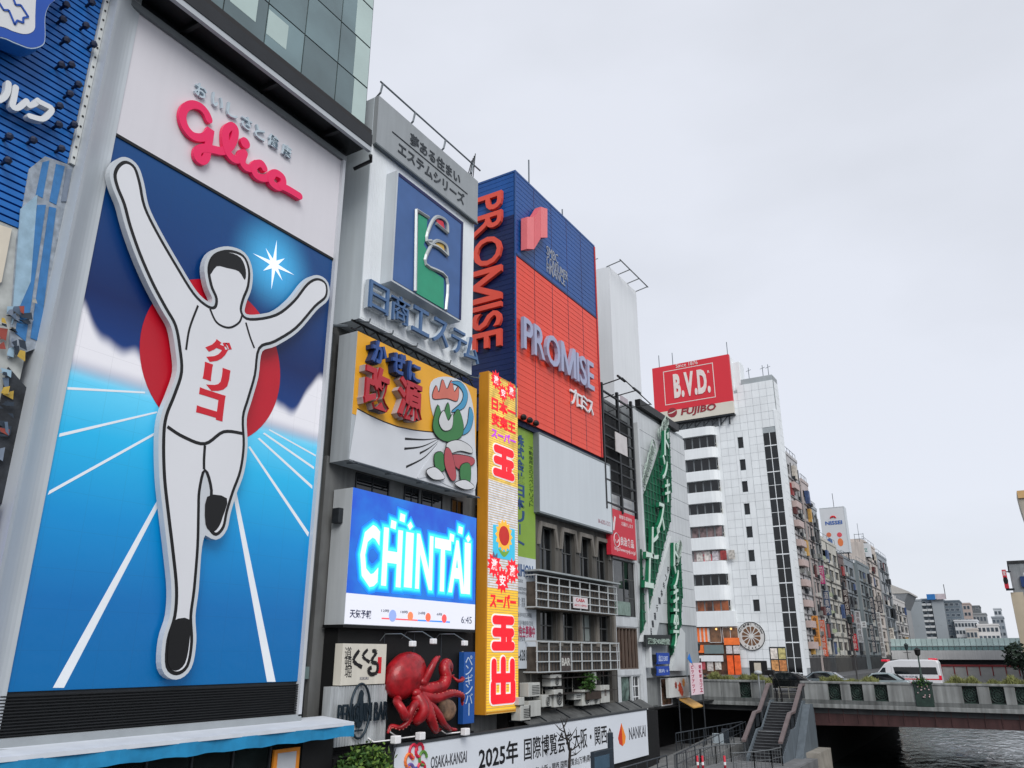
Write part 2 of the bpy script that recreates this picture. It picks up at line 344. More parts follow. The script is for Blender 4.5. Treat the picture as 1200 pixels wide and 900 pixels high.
u0, v1 = A.px(-30, 580, 0.3); finish('blue_box', B().box(-20.05, -19.7, 3, 9.25, -3.6, v1), mat('box_blue', (14, 72, 190), 0.45, 0.08), root)
pxpoly(root, 'cream_patch', A, [(-5, 262), (14, 268), (2, 330), (-10, 340)], mat('collage_cream2', (214, 206, 190), 0.6), 0.02, 0.03)

# ------------------------------------------------------------------ the large blue runner billboard and its building
gy0, gy1 = 10.42, 19.42
root = thing('runner_billboard', (-20, 15, -3.6), 'giant blue track billboard with white runner figure over red disc', 'billboard')
G_ = root
zw = 21.62; zbt = 17.12; zb0 = 1.98
ZL = [1.05, 1.98]
finish('backing', B().box(-21.2, -20.05, 9.5, 19.75, -3.6, 22.4), DSTEEL, root)
finish('white_panel', B().box(-20.05, -19.98, gy0, gy1, zbt+0.1, zw), mat('sign_white', (216, 214, 220), 0.42, 0.03, 0.3, streak=0.03), root)
# screen shader
m = bpy.data.materials.new('track_print'); m.use_nodes = True; n = m.node_tree; n.nodes.clear(); l = n.links.new
out = n.nodes.new('ShaderNodeOutputMaterial'); bs = n.nodes.new('ShaderNodeBsdfPrincipled'); l(bs.outputs[0], out.inputs[0])
geo = n.nodes.new('ShaderNodeNewGeometry'); sp = n.nodes.new('ShaderNodeSeparateXYZ'); l(geo.outputs['Position'], sp.inputs[0])
def mth(op, a, b_=None, c=None, clamp=False):
    k = n.nodes.new('ShaderNodeMath'); k.operation = op; k.use_clamp = clamp
    for i, q in enumerate((a, b_, c)):
        if q is None: continue
        if isinstance(q, (int, float)): k.inputs[i].default_value = q
        else: l(q, k.inputs[i])
    return k.outputs[0]
U = mth('DIVIDE', mth('SUBTRACT', sp.outputs['Y'], gy0), gy1-gy0); Vv = mth('DIVIDE', mth('SUBTRACT', sp.outputs['Z'], zb0), zbt-zb0)
cr_ = n.nodes.new('ShaderNodeValToRGB'); el = cr_.color_ramp.elements; el[0].position = 0; el[0].color = (*srgb((10, 98, 158)), 1); el[1].position = 1; el[1].color = (*srgb((10, 64, 118)), 1)
for p_, c_ in ((0.14, (8, 104, 170)), (0.28, (6, 134, 198)), (0.42, (34, 172, 222)), (0.515, (96, 200, 236)), (0.54, (8, 58, 126)), (0.68, (4, 32, 86)), (0.8, (6, 50, 106))):
    q = el.new(p_); q.color = (*srgb(c_), 1)
l(Vv, cr_.inputs[0])
# cloud bank rising to both sides
cxyz = n.nodes.new('ShaderNodeCombineXYZ'); l(mth('MULTIPLY', U, 7.5), cxyz.inputs[0])
nn = n.nodes.new('ShaderNodeTexNoise'); nn.inputs['Scale'].default_value = 1.0; nn.inputs['Detail'].default_value = 0.6; l(cxyz.outputs[0], nn.inputs['Vector'])
side = mth('ABSOLUTE', mth('SUBTRACT', U, 0.47)); lift = mth('POWER', mth('MULTIPLY', side, 2.0), 1.7)
top = mth('ADD', 0.50, mth('ADD', mth('MULTIPLY', lift, 0.17), mth('MULTIPLY', mth('SUBTRACT', nn.outputs['Fac'], 0.5), 0.17)))
cf = n.nodes.new('ShaderNodeMapRange'); cf.interpolation_type = 'SMOOTHSTEP'; l(mth('SUBTRACT', top, Vv), cf.inputs[0]); cf.inputs['From Min'].default_value = -0.012; cf.inputs['From Max'].default_value = 0.018
hz = n.nodes.new('ShaderNodeMapRange'); hz.interpolation_type = 'SMOOTHSTEP'; l(Vv, hz.inputs[0]); hz.inputs['From Min'].default_value = 0.505; hz.inputs['From Max'].default_value = 0.555
mixc = n.nodes.new('ShaderNodeMix'); mixc.data_type = 'RGBA'; l(mth('MULTIPLY', cf.outputs[0], hz.outputs[0]), mixc.inputs['Factor']); l(cr_.outputs[0], mixc.inputs['A']); mixc.inputs['B'].default_value = (*srgb((222, 222, 228)), 1)
su, sv = A.px(321, 310); su = (su-gy0)/(gy1-gy0); sv = (sv-zb0)/(zbt-zb0)
dist = mth('SQRT', mth('ADD', mth('POWER', mth('MULTIPLY', mth('SUBTRACT', U, su), 9.0), 2), mth('POWER', mth('MULTIPLY', mth('SUBTRACT', Vv, sv), 15.1), 2)))
gl = n.nodes.new('ShaderNodeMapRange'); gl.interpolation_type = 'SMOOTHSTEP'; l(dist, gl.inputs[0]); gl.inputs['From Min'].default_value = 0.2; gl.inputs['From Max'].default_value = 2.1; gl.inputs['To Min'].default_value = 0.9; gl.inputs['To Max'].default_value = 0.0
mixg = n.nodes.new('ShaderNodeMix'); mixg.data_type = 'RGBA'; l(gl.outputs[0], mixg.inputs['Factor']); l(mixc.outputs['Result'], mixg.inputs['A']); mixg.inputs['B'].default_value = (*srgb((70, 176, 230)), 1)
# faint screen modules
def seam(sock, pitch, wdt):
    fr_ = mth('FRACT', mth('DIVIDE', sock, pitch)); return mth('LESS_THAN', fr_, wdt)
sm = mth('MAXIMUM', seam(sp.outputs['Y'], 0.96, 0.018), seam(sp.outputs['Z'], 0.96, 0.018))
mixs = n.nodes.new('ShaderNodeMix'); mixs.data_type = 'RGBA'; l(mth('MULTIPLY', sm, 0.10), mixs.inputs['Factor']); l(mixg.outputs['Result'], mixs.inputs['A']); mixs.inputs['B'].default_value = (0.02, 0.03, 0.05, 1)
l(mixs.outputs['Result'], bs.inputs['Base Color']); bs.inputs['Roughness'].default_value = 0.32; bs.inputs['Specular IOR Level'].default_value = 0.35
l(mixs.outputs['Result'], bs.inputs['Emission Color']); bs.inputs['Emission Strength'].default_value = 0.12
t = n.nodes.new('ShaderNodeTexNoise'); t.inputs['Scale'].default_value = 1.2; t.inputs['Detail'].default_value = 3; l(geo.outputs['Position'], t.inputs['Vector'])
bp = n.nodes.new('ShaderNodeBump'); bp.inputs['Strength'].default_value = 0.25; bp.inputs['Distance'].default_value = 0.05; l(t.outputs['Fac'], bp.inputs['Height']); l(bp.outputs[0], bs.inputs['Normal'])
MATS['track_print'] = m; TRACK = m
screen = finish('screen', B().box(-20.05, -20.0, gy0, gy1, zb0, zbt), TRACK, root)
finish('screen_border', B().box(-20.04, -19.96, gy0, gy1, zbt, zbt+0.1), BLACK, root)
lw = mat('lane_white', (216, 222, 228), 0.4, 0.03, emit=0.12)
for p in ([(79, 453.5), (170, 459), (170, 461), (79, 456.5)], [(70, 508), (184, 482), (184, 484), (69, 512)], [(58, 575), (190, 502), (190, 505), (56, 580)], [(62, 806), (189, 578), (190, 585), (75, 806)], [(273, 578), (277, 576), (323, 799), (313, 799)], [(291, 524), (293, 523), (362, 624), (361, 629)], [(302, 514), (304, 513), (366, 569), (366, 573)], [(308, 508), (310, 507), (368, 547), (368, 550)], [(315, 504), (316, 503), (370, 533), (370, 535)]):
    pxpoly(root, 'lane_line', A, p, lw, 0.001, 0.006)
dc = (14.83, 11.52)
disc = finish('red_disc', B().fpoly(A, circle(dc, 2.62, 64), 0.007, 0.014), mat('disc_red', (178, 14, 36), 0.38, 0.10, 0.5, emit=0.1), root)
# star
sc_ = A.px(321, 310); sp_ = []
for i in range(16):
    a = math.radians(90 + i*22.5); r = (0.95 if i % 4 == 0 else 0.62) if i % 2 == 0 else 0.2
    sp_.append((sc_[0]+r*math.cos(a), sc_[1]+r*math.sin(a)))
finish('star', B().fpoly(A, sp_, 0.007, 0.012), mat('star_white', (224, 236, 246), 0.4, 0, emit=0.3), root)
# plain runner figure on stand-offs
fig = [(133, 205), (138, 194), (147, 190), (157, 197), (163, 215), (169, 243), (184, 274), (206, 312), (226, 344), (241, 358), (250, 360), (252, 350), (246, 335), (243, 314), (250, 299), (267, 294), (284, 300), (291, 316), (290, 336), (284, 352), (282, 366), (292, 374), (322, 369), (343, 353), (359, 333), (371, 327), (381, 333), (381, 348), (368, 360), (346, 385), (321, 401), (303, 409), (298, 440), (290, 468), (284, 490), (285, 522), (281, 552), (272, 577), (265, 600), (261, 618), (252, 627), (244, 619), (243, 600), (246, 575), (239, 552), (233, 575), (232, 600), (231, 640), (227, 690), (223, 722), (224, 752), (219, 780), (206, 790), (194, 781), (195, 750), (203, 722), (205, 690), (201, 648), (196, 606), (191, 560), (190, 515), (193, 488), (203, 462), (211, 436), (209, 408), (204, 382), (193, 362), (178, 334), (163, 300), (151, 266), (144, 240), (136, 220)]
fu = spline(A.pxs(fig, 0.3), True, 4)
sgn = sum((fu[i][0]-fu[i-1][0])*(fu[i][1]+fu[i-1][1]) for i in range(len(fu)))
sgn = 1 if sgn > 0 else -1                                   # clockwise -> outward offset is +
fo = spline(A.pxs([p for p in fig if p not in ((244, 619), (243, 600), (246, 575), (239, 552), (233, 575), (232, 600))][:fig.index((252, 627))+1] + [(238, 622)] + fig[fig.index((231, 640)):], 0.3), True, 4)
fg = finish('runner_figure', B().fpoly(A, offset(fo, 0.14*sgn), 0.12, 0.34), mat('figure_edge', (196, 202, 208), 0.4, 0.03), root)
finish('figure_outline', B().fpoly(A, offset(fu, 0.03*sgn), 0.34, 0.345), BLK, fg)
FW = mat('figure_white', (206, 208, 213), 0.4, 0.03, 0.4, emit=0.08)
finish('figure_body', B().fpoly(A, offset(fu, -0.07*sgn), 0.345, 0.35), FW, fg)
def fline(pts, wd, nm='figure_line'):
    q = spline(A.pxs(pts, 0.35), False, 5); b = B()
    for i in range(len(q)-1): b.bar(A.pt(*q[i], 0.352), A.pt(*q[i+1], 0.352), wd, wd) if False else None
    L_ = []; R_ = []
    for i in range(len(q)):
        a = Vector(q[max(0, i-1)]); c = Vector(q[min(len(q)-1, i+1)]); t_ = (c-a).normalized(); L_.append((q[i][0]-t_.y*wd/2, q[i][1]+t_.x*wd/2)); R_.append((q[i][0]+t_.y*wd/2, q[i][1]-t_.x*wd/2))
    for i in range(len(q)-1): b.quad(A.pt(*L_[i], 0.356), A.pt(*R_[i], 0.356), A.pt(*R_[i+1], 0.356), A.pt(*L_[i+1], 0.356))
    return finish(nm, b, BLK, fg)
pxpoly(fg, 'figure_hair', A, spline([(246, 322), (246, 308), (254, 299), (268, 296), (282, 302), (288, 316), (287, 328), (280, 318), (266, 314), (254, 312)], True, 3), BLK, 0.35, 0.356)
fline([(232, 358), (222, 385), (218, 410)], 0.07); fline([(288, 378), (293, 395), (298, 408)], 0.07); fline([(246, 362), (254, 378), (268, 384), (280, 378), (284, 368)], 0.07)
fline([(196, 500), (215, 512), (240, 520), (262, 506), (284, 508)], 0.10); fline([(240, 522), (239, 538), (239, 550)], 0.09)
pxpoly(fg, 'figure_shoe', A, spline([(203, 728), (222, 726), (222, 752), (217, 777), (206, 786), (197, 778), (198, 750)], True, 3), BLK, 0.35, 0.356)
pxpoly(fg, 'figure_shoe', A, spline([(243, 582), (266, 584), (261, 606), (256, 618), (249, 623), (241, 614)], True, 3), BLK, 0.35, 0.356)
GR = mat('kana_red', (190, 24, 40), 0.45, 0.04, emit=0.08)
for ch, c_ in (('グ', (256, 412)), ('リ', (253.5, 444)), ('コ', (247.5, 474))):
    u, v = A.px(*c_, 0.36); finish('kana', tput(B(), A, ch, u-0.48, u+0.48, v-0.42, v+0.42, 0.352, 0.36, 0.055), GR, fg)
# tagline and script name
TL_ = mat('tagline', (190, 206, 216), 0.3, 0.03)
b = B(); cells = [(229, 96, 246, 115), (249, 108, 265, 128), (267, 120, 282, 139), (284, 134, 298, 152), (300, 146, 313, 163), (316, 155, 329, 174), (331, 167, 345, 185)]
for ch, (x0, y0, x1, y1) in zip('おいしさと健康', cells):
    # cells are screen boxes round slanted glyphs: use their centre row in the plane
    ua, _ = A.px(x0, (y0+y1)/2, 0.2); ub, _ = A.px(x1, (y0+y1)/2, 0.2); uc = (ua+ub)/2; v = A.px((x0+x1)/2, (y0+y1)/2, 0.2)[1]; hgt = 0.5
    finish('tagline_letter', tput(B(), A, ch, uc-0.225, uc+0.225, v-hgt/2, v+hgt/2, 0.04, 0.13, 0.015), TL_, root)
PK = mat('script_pink', (226, 32, 92), 0.35, 0.03, emit=0.06)
def S(pts): return [(200+x/5.625, 80+y/5.625) for x, y in pts]
g1 = S([(255, 335), (235, 290), (195, 250), (140, 238), (95, 265), (80, 320), (100, 390), (150, 445), (210, 455), (250, 430), (265, 405), (255, 470), (245, 540), (235, 590), (210, 610), (180, 590), (180, 545), (215, 525), (280, 535), (340, 545), (390, 520), (420, 460), (425, 400), (400, 380), (365, 410), (360, 480), (375, 550), (410, 595), (445, 600), (470, 560)])
g2 = S([(485, 560), (470, 610), (490, 650), (530, 660), (560, 630)]); g3 = S([(615, 660), (595, 630), (560, 635), (545, 665), (560, 705), (600, 725), (640, 720), (670, 695), (700, 695), (735, 725), (735, 770), (705, 785), (665, 760), (655, 730), (670, 700)]); g4 = S([(720, 775), (780, 805), (845, 845)])
b = B()
for q, r in ((g1, 0.138), (g2, 0.135), (g3, 0.135), (g4, 0.135)):
    pts = spline(A.pxs(q, 0.18), False, 4); ribbon(b, A, pts, r, 0.05, 0.17, 0.0003, len(b.v)//12)
b.fpoly(A, circle(A.px(*S([(492, 492)])[0], 0.17), 0.2, 24), 0.05, 0.175)
finish('script_lettering', b, PK, root)
# frame: concave silver flank at the left, thin border right and below, louvre
b = B(); prof = []
for i in range(9):
    tt = i/8; prof.append((9.47+0.95*tt, -19.45-0.5*math.sin(tt*math.pi/2)**1.2))
for i in range(8):
    (ya, xa), (yb, xb) = prof[i], prof[i+1]; b.quad((xa, ya, 0.4), (xb, yb, 0.4 if False else 0.4), (xb, yb, 22.3), (xa, ya, 22.3))
b.quad((-19.45, 9.47, 0.4), (-19.45, 9.47, 22.3), (-20.6, 9.47, 22.3), (-20.6, 9.47, 0.4))
finish('curved_flank', b, SILVER, root, smooth=True)
finish('side_border', B().box(-20.06, -19.84, gy1, gy1+0.14, 0.95, zw), mat('border_white', (190, 194, 200), 0.4, 0.05), root)
finish('bottom_border', B().box(-20.06, -19.84, 9.6, gy1+0.14, 0.72, 1.0), mat('border_grey', (150, 156, 160), 0.4, 0.1), root)
finish('louvre_back', B().box(-20.1, -20.06, 9.6, gy1, 1.0, zb0), BLACK, root)
b = B(); z = 1.03
while z < zb0-0.05: b.box(-20.05, -19.93, 9.7, gy1, z, z+0.028); z += 0.07
o = finish('louvre_slat', b, mat('louvre', (24, 26, 28), 0.5), root); o['kind'] = 'stuff'
b = B(); b.tube([(-19.7, 9, 0.78), (-19.7, 20.3, 0.42)], 0.07); b.tube([(-19.55, 15, 0.62), (-19.55, 18, 0.5)], 0.05); finish('conduit', b, STEEL, root)
# truss canopy above the sign
b = B(); b.box(-20.6, -19.0, 2, 19.9, 22.55, 22.7); b.box(-20.5, -19.06, 2, 19.9, 22.2, 22.54); finish('front_edge', B().box(-19.05, -18.9, 2, 19.95, 21.98, 22.2), mat('edge_silver', (176, 182, 188), 0.4, 0.06), root); finish('fascia', B().box(-19.05, -18.87, 2, 19.95, 22.2, 22.75), mat('canopy_dark', (30, 33, 37), 0.5, 0.2, bump=0.2), root); finish('canopy_slab', b, mat('canopy_dark', (30, 33, 37), 0.5, 0.2, bump=0.2), root)
b = B(); b.box(-20.06, -19.85, 9.5, 19.6, 21.62, 21.85); finish('top_border', b, mat('top_border', (120, 126, 130), 0.4), root)
for y in (8.4, 11.9, 15.2, 18.3):
    b = B(); b.bar((-20.0, y, 22.1), (-19.06, y, 22.06), 0.14, 0.2); finish('canopy_beam', b, mat('canopy_beam', (22, 25, 28), 0.5), root)
b = B(); b.tube([(-18.95, 20.0, 21.85), (-19.1, 20.2, 21.75), (-19.9, 20.1, 21.6)], 0.08, 8); finish('canopy_pipe', b, mat('pipe_black', (14, 16, 18), 0.35), root)
# awning and shop front below
b = B().hexa([(-20.3, 2, 0.75), (-18.9, 2, 0.62), (-18.9, 21.0, 0.62), (-20.3, 21.0, 0.75), (-20.3, 2, 0.85), (-18.9, 2, 0.72), (-18.9, 21.0, 0.72), (-20.3, 21.0, 0.85)])
aw = thing('shop_awning', (-19.5, 12, 0.6), 'long awning with white front edge and cyan valance below the runner billboard', 'awning')
finish('awning_top', b, AWNW, aw)
b = B(); N_ = 60
for i in range(N_):
    ya = 2+19*i/N_; yb = 2+19*(i+1)/N_; f = lambda q: -18.93+0.05*math.sin(q*3.1); zf = lambda q: 0.30+0.02*math.sin(q*5)
    b.quad((f(ya), ya, 0.63), (f(yb), yb, 0.63), (f(yb)+0.02, yb, zf(yb)), (f(ya)+0.02, ya, zf(ya)))
finish('valance', b, AWNB, aw, smooth=True)
sh = thing('glazed_shop', (-19.6, 12, -3.6), 'dark glazed shop front under the cyan awning', 'shop')
finish('wall', B().box(-20.6, -19.66, 2, 20.9, -3.6, 0.6), DARKWALL, sh)
for i in range(13):
    y = 3+i*1.38
    if y > 19.3: break
    o = finish('mullion', B().box(-19.66, -19.58, y-0.03, y+0.03, -3.5, 0.55), DSTEEL, sh)
    finish('glass_panel', B().box(-19.655, -19.63, y+0.04, y+1.33, -3.4, 0.5), glass('shop_glass', (20, 30, 30), 0.08, rnd=0.7), sh)
po = thing('framed_poster', (-19.5, 19.1, -0.6), 'small pale poster in an orange frame on the dark shop front', 'poster')
rect(po, 'frame', A, (322, 879), (348, 925), mat('frame_orange', (226, 140, 40), 0.5), 0.42, 0.5); rect(po, 'sheet', A, (326, 883), (344, 925), mat('sheet_grey', (186, 190, 196), 0.5), 0.5, 0.51)
# glass tower above
gt = thing('glass_tower', (-21, 12, 22.7), 'glass curtain wall tower above the runner billboard, top left', 'building')
finish('core', B().box(-27, -19.6, 2, 20.05, 22.75, 60), mat('tower_core', (60, 68, 72), 0.6), gt)
pw = 1.8; ph = 2.1
for i in range(8):
    for j in range(6):
        y1_ = 20.1-i*pw; z0_ = 23.3+j*ph
        piece('glass_pane', (0.06, pw-0.05, ph-0.06), GLASSB, gt, (-19.5, y1_-pw/2, z0_+ph/2))
finish('mullion_grid', (lambda b: ([b.box(-19.58, -19.5, 20.1-i*pw-0.02, 20.1-i*pw+0.02, 23.3, 36) for i in range(9)], [b.box(-19.58, -19.5, 6, 20.1, 23.3+j*ph-0.025, 23.3+j*ph+0.025) for j in range(7)], b)[-1])(B()), BLACK, gt)
finish('base_beam', B().box(-19.9, -19.2, 2, 20.25, 22.75, 23.3), mat('beam_brown', (30, 28, 28), 0.5), gt)
REFLT = mat('reflection_teal', (176, 196, 192), 0.12, 0.1, 0.5, spec=0.8)  # pale teal patches laid on the panes as painted sky reflections
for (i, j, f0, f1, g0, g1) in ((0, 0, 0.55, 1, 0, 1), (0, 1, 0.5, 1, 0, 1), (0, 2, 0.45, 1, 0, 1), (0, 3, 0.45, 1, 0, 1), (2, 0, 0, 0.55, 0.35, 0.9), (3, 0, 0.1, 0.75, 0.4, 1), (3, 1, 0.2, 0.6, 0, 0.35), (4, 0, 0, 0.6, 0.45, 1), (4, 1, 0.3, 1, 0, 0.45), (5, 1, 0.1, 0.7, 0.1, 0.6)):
    y1_ = 20.1-i*pw; z0_ = 23.3+j*ph; finish('pane_reflection', B().box(-19.47, -19.464, y1_-pw+0.04+(pw-0.08)*f0, y1_-pw+0.04+(pw-0.08)*f1, z0_+0.04+(ph-0.08)*g0, z0_+0.04+(ph-0.08)*g1), REFLT, gt)
# ------------------------------------------------------------------ narrow gap between the runner sign and the next building
root = thing('gap_wall', (-21.3, 20.3, -3.6), 'grimy narrow wall with pipes right of the runner billboard', 'wall')
finish('wall', B().box(-22.5, -21.25, 18.5, 30.4, -3.6, 15.3), GRIMY, root)
for (z0, z1, c) in ((13.2, 14.9, (128, 128, 126)), (11.0, 13.0, (58, 44, 50)), (8.0, 10.9, (120, 118, 114)), (5.5, 7.8, (52, 42, 48)), (1.5, 5.4, (96, 98, 96))):
    finish('wall_patch', B().box(-21.25, -21.2, 19.6, 20.55, z0, z1), mat('patch_%d' % c[0], c, 0.85, 0.4, 2, bump=0.5, streak=0.4), root)
for y, x, r, m_ in ((19.72, -20.35, 0.11, SILVER), (20.62, -21.1, 0.06, STEEL), (20.8, -21.1, 0.045, STEEL), (20.15, -21.15, 0.05, DSTEEL)):
    b = B().tube([(x, y, 0.6), (x, y, 14.8 if r < 0.1 else 21.5)], r, 8); finish('pipe', b, m_, root, smooth=True)
b = B().tube([(-21.05, 20.62, 14.8), (-21.0, 20.7, 15.1), (-20.7, 21.2, 15.2)], 0.06, 6); finish('pipe', b, STEEL, root)
for i in range(5):
    b = B(); p0 = Vector((-21.1, 19.9+0.15*i, 5-0.6*i)); b.tube([p0, p0+Vector((0.05, 0.15, -1.2)), p0+Vector((0, 0.5-0.1*i, -1.6)), p0+Vector((0.02, 0.3, -3))], 0.018, 4); finish('cable', b, BLACK, root)
finish('meter_box', B().box(-21.2, -20.95, 20.0, 20.5, 1.2, 2.2), DSTEEL, root, bevel=0.02)
finish('small_box', B().box(-21.2, -21.0, 20.6, 20.9, 2.0, 2.4), mat('box_green', (110, 130, 130), 0.6), root)

# ------------------------------------------------------------------ tall white billboard with the letter emblem
root = thing('emblem_billboard', (-20.8, 25, 15.3), 'tall grey white billboard with blue emblem panel, beside the runner billboard', 'billboard')
ey0, ey1 = 21.15, 28.95
PERF = mat('perforated', (224, 229, 233), 0.45, 0.05, 0.5, streak=0.05)
finish('body', B().box(-24, -20.0, ey0, ey1, 15.35, 23.5), PERF, root)
finish('side_cladding', B().box(-24, -20.02, ey0-0.03, ey0, 15.35, 25.9), mat('cladding_grey', (190, 200, 206), 0.45, 0.06, 0.5, streak=0.12), root)
b = B()
for i in range(int((ey1-ey0-0.1)/0.1)):
    b.box(-20.0, -19.985, ey0+0.05+i*0.1, ey0+0.05+i*0.1+0.06, 15.42, 23.42)
o = finish('lamella', b, PERF, root); o['kind'] = 'stuff'
finish('header', B().box(-24, -19.8, ey0+0.02, ey1, 23.5, 25.95), mat('header_grey', (152, 158, 162), 0.5, 0.05, 0.6, streak=0.12), root)
DG = mat('letter_dark', (48, 54, 60), 0.5)
H = FX(-19.8)
text(root, 'header_text', '夢ある住まい', H, (23.4, 25.45), (27.35, 24.82), DG, 0.0, 0.03, px=False)
finish('header_rule', B().fbox(H, 22.15, 28.0, 24.66, 24.70, 0, 0.03), DG, root)
text(root, 'header_text', 'エステムシリーズ', H, (22.6, 24.5), (27.75, 23.86), DG, 0.0, 0.03, px=False)
b = B().box(-19.9, -19.76, ey0, ey1, 23.42, 23.5); finish('header_lip', b, mat('lip', (96, 104, 108), 0.4), root)
b = B(); b.tube([(-19.75, ey0, 26.65), (-19.75, ey1+0.1, 26.65)], 0.045, 6); finish('roof_rail', b, STEEL, root)
for y in (21.3, 23.6, 26, 28.4):
    b = B(); b.tube([(-20.2, y, 25.95), (-19.85, y, 26.2), (-19.75, y, 26.65)], 0.05, 6); finish('rail_bracket', b, STEEL, root)
b = B()
for q in range(4): b.bar((-20.0, 28.3+0.15*q, 26), (-19.9, 28.5+0.1*q, 27+0.2*q), 0.035)
finish('antenna', b, DSTEEL, root)
# emblem panel
en = 0.62
e = rect(root, 'emblem_panel', A, (467.5, 202.5), (540, 375), mat('emblem_blue', (64, 98, 152), 0.5, 0.12, 1.2), 0.0, en)
(eu0, ev1), (eu1, ev0) = A.px(467.5, 202.5, en), A.px(540, 375, en)
b = B(); t_ = 0.09
b.fbox(A, eu0-t_, eu0, ev0-t_, ev1+t_, 0, en-0.02); b.fbox(A, eu0, eu1, ev0-t_, ev0, 0, en-0.02); finish('panel_edge', b, SILVER, e)
b = B(); b.fbox(A, eu0, eu1, ev1-0.16, ev1, en, en+0.02); b.fbox(A, eu1-0.14, eu1, ev0, ev1-0.16, en, en+0.02); finish('panel_navy_edge', b, mat('edge_navy', (16, 22, 78), 0.5), e)  # navy strips along the top and right of the panel face
def K(pts): return [(380+x/3, 100+y/3) for x, y in pts]
EN = 0.66
GRN = mat('emblem_green', (44, 150, 116), 0.5, 0.08); SIL2 = mat('emblem_silver', (176, 182, 184), 0.35, 0.05, metal=0.3)
finish('emblem_green', B().fpoly(A, A.pxs(K([(332, 452), (362, 470), (360, 520), (350, 560), (362, 580), (352, 610), (358, 636), (420, 680), (420, 786), (325, 730)]), EN), en, EN), GRN, e)
finish('emblem_red', B().fpoly(A, A.pxs(K([(392, 468), (418, 478), (424, 505), (400, 490)]), EN), en, EN), mat('emblem_red', (206, 52, 70), 0.5), e)
finish('emblem_yellow', B().fpoly(A, A.pxs(K([(392, 552), (420, 560), (424, 586), (398, 574)]), EN), en, EN), mat('emblem_yellow', (214, 176, 84), 0.5), e)
b = B()
for pts in ([(322, 438), (318, 724)], [(322, 438), (366, 466)], [(432, 520), (430, 488), (415, 468), (392, 464), (372, 490), (358, 548), (398, 570), (432, 600)], [(432, 600), (428, 568), (412, 552), (390, 548), (370, 570), (355, 630), (428, 676), (426, 790)], [(358, 548), (376, 548)], [(392, 486), (432, 520)]):
    q = spline(A.pxs(K(pts), EN), False, 4) if len(pts) > 2 else A.pxs(K(pts), EN)
    b.tube([A.pt(*p, EN+0.02) for p in q], 0.085, 5)
finish('emblem_outline', b, SIL2, e)
LB = mat('raised_blue', (74, 106, 148), 0.45, 0.12, 2); LBS = mat('raised_edge', (190, 200, 208), 0.4)
for ch, (x0, yA, x1, yB) in zip('日商エステム', ((433, 330, 453, 363), (456, 338, 480, 380), (481, 352, 503, 388), (504, 368, 526, 404), (527, 378, 547, 414), (540, 385, 563, 425))):
    uc = (A.px(x0, (yA+yB)/2, 0.3)[0] + A.px(x1, (yA+yB)/2, 0.3)[0])/2
    o = finish('letter', tput(B(), A, ch, uc-0.58, uc+0.58, 15.8, 17.0, 0.3, 0.40, 0.004), LB, root)
    finish('letter_back', tput(B(), A, ch, uc-0.6, uc+0.6, 15.78, 17.02, 0.12, 0.3, 0.018), LBS, o)
# open truss under it
b = B()
for i in range(10):
    y = 21.2+i*0.84; b.bar((-20.3, y, 14.95), (-20.3, y+0.42, 15.3), 0.05); b.bar((-20.3, y+0.42, 15.3), (-20.3, y+0.84, 14.95), 0.05)
b.bar((-20.3, 21, 14.95), (-20.3, 29.5, 14.95), 0.06); b.bar((-20.3, 21, 15.3), (-20.3, 29.5, 15.3), 0.06)
finish('support_truss', b, BLACK, root)
b = B()
for y in (21.2, 22.6, 24.2, 26.6, 28.9): b.tube([(-20.2, y, 15.3), (-19.55, y, 15.1), (-19.5, y, 15.25)], 0.035, 5)
finish('lamp_arm', b, STEEL, root)

# ------------------------------------------------------------------ yellow and white medicine sign
root = thing('yellow_white_billboard', (-20.4, 25, 9.6), 'yellow over white billboard with red kanji, under the emblem billboard', 'billboard')
ky0, ky1 = 21.05, 29.4; kz0, kz1 = 9.62, 14.78
finish('box', B().box(-20.95, -20.0, ky0, ky1, kz0, kz1), mat('box_grey', (182, 190, 196), 0.45, 0.08, 0.7, streak=0.2), root)
finish('yellow_field', B().fbox(A, ky0+0.02, ky1, 11.4, kz1, 0.0, 0.01), mat('kyellow', (232, 168, 42), 0.45, 0.08, 0.8), root)
def KZ(pts): return [(380+x/3.75, 360+y/3.75) for x, y in pts]
curve = [(145, 448), (200, 478), (260, 505), (320, 527), (390, 542), (440, 548), (490, 552), (560, 560), (660, 590)]
wp = A.pxs(KZ(curve), 0.02)
finish('white_field', B().fpoly(A, wp + [(ky1-0.01, kz0+0.02), (ky0+0.02, kz0+0.02)], 0.011, 0.02), mat('kwhite', (208, 212, 218), 0.45, 0.05, 0.8), root)
b = B(); L1 = [(u, v+0.05) for u, v in wp]
for i in range(len(wp)-1): b.quad(A.pt(*wp[i], 0.024), A.pt(*wp[i+1], 0.024), A.pt(*L1[i+1], 0.024), A.pt(*L1[i], 0.024))
finish('field_line', b, BLK, root)
KB = mat('kana_blue', (44, 76, 140), 0.4, 0.1); KR = mat('kanji_red', (176, 40, 52), 0.4, 0.1); KE = mat('kanji_edge', (170, 160, 164), 0.5)
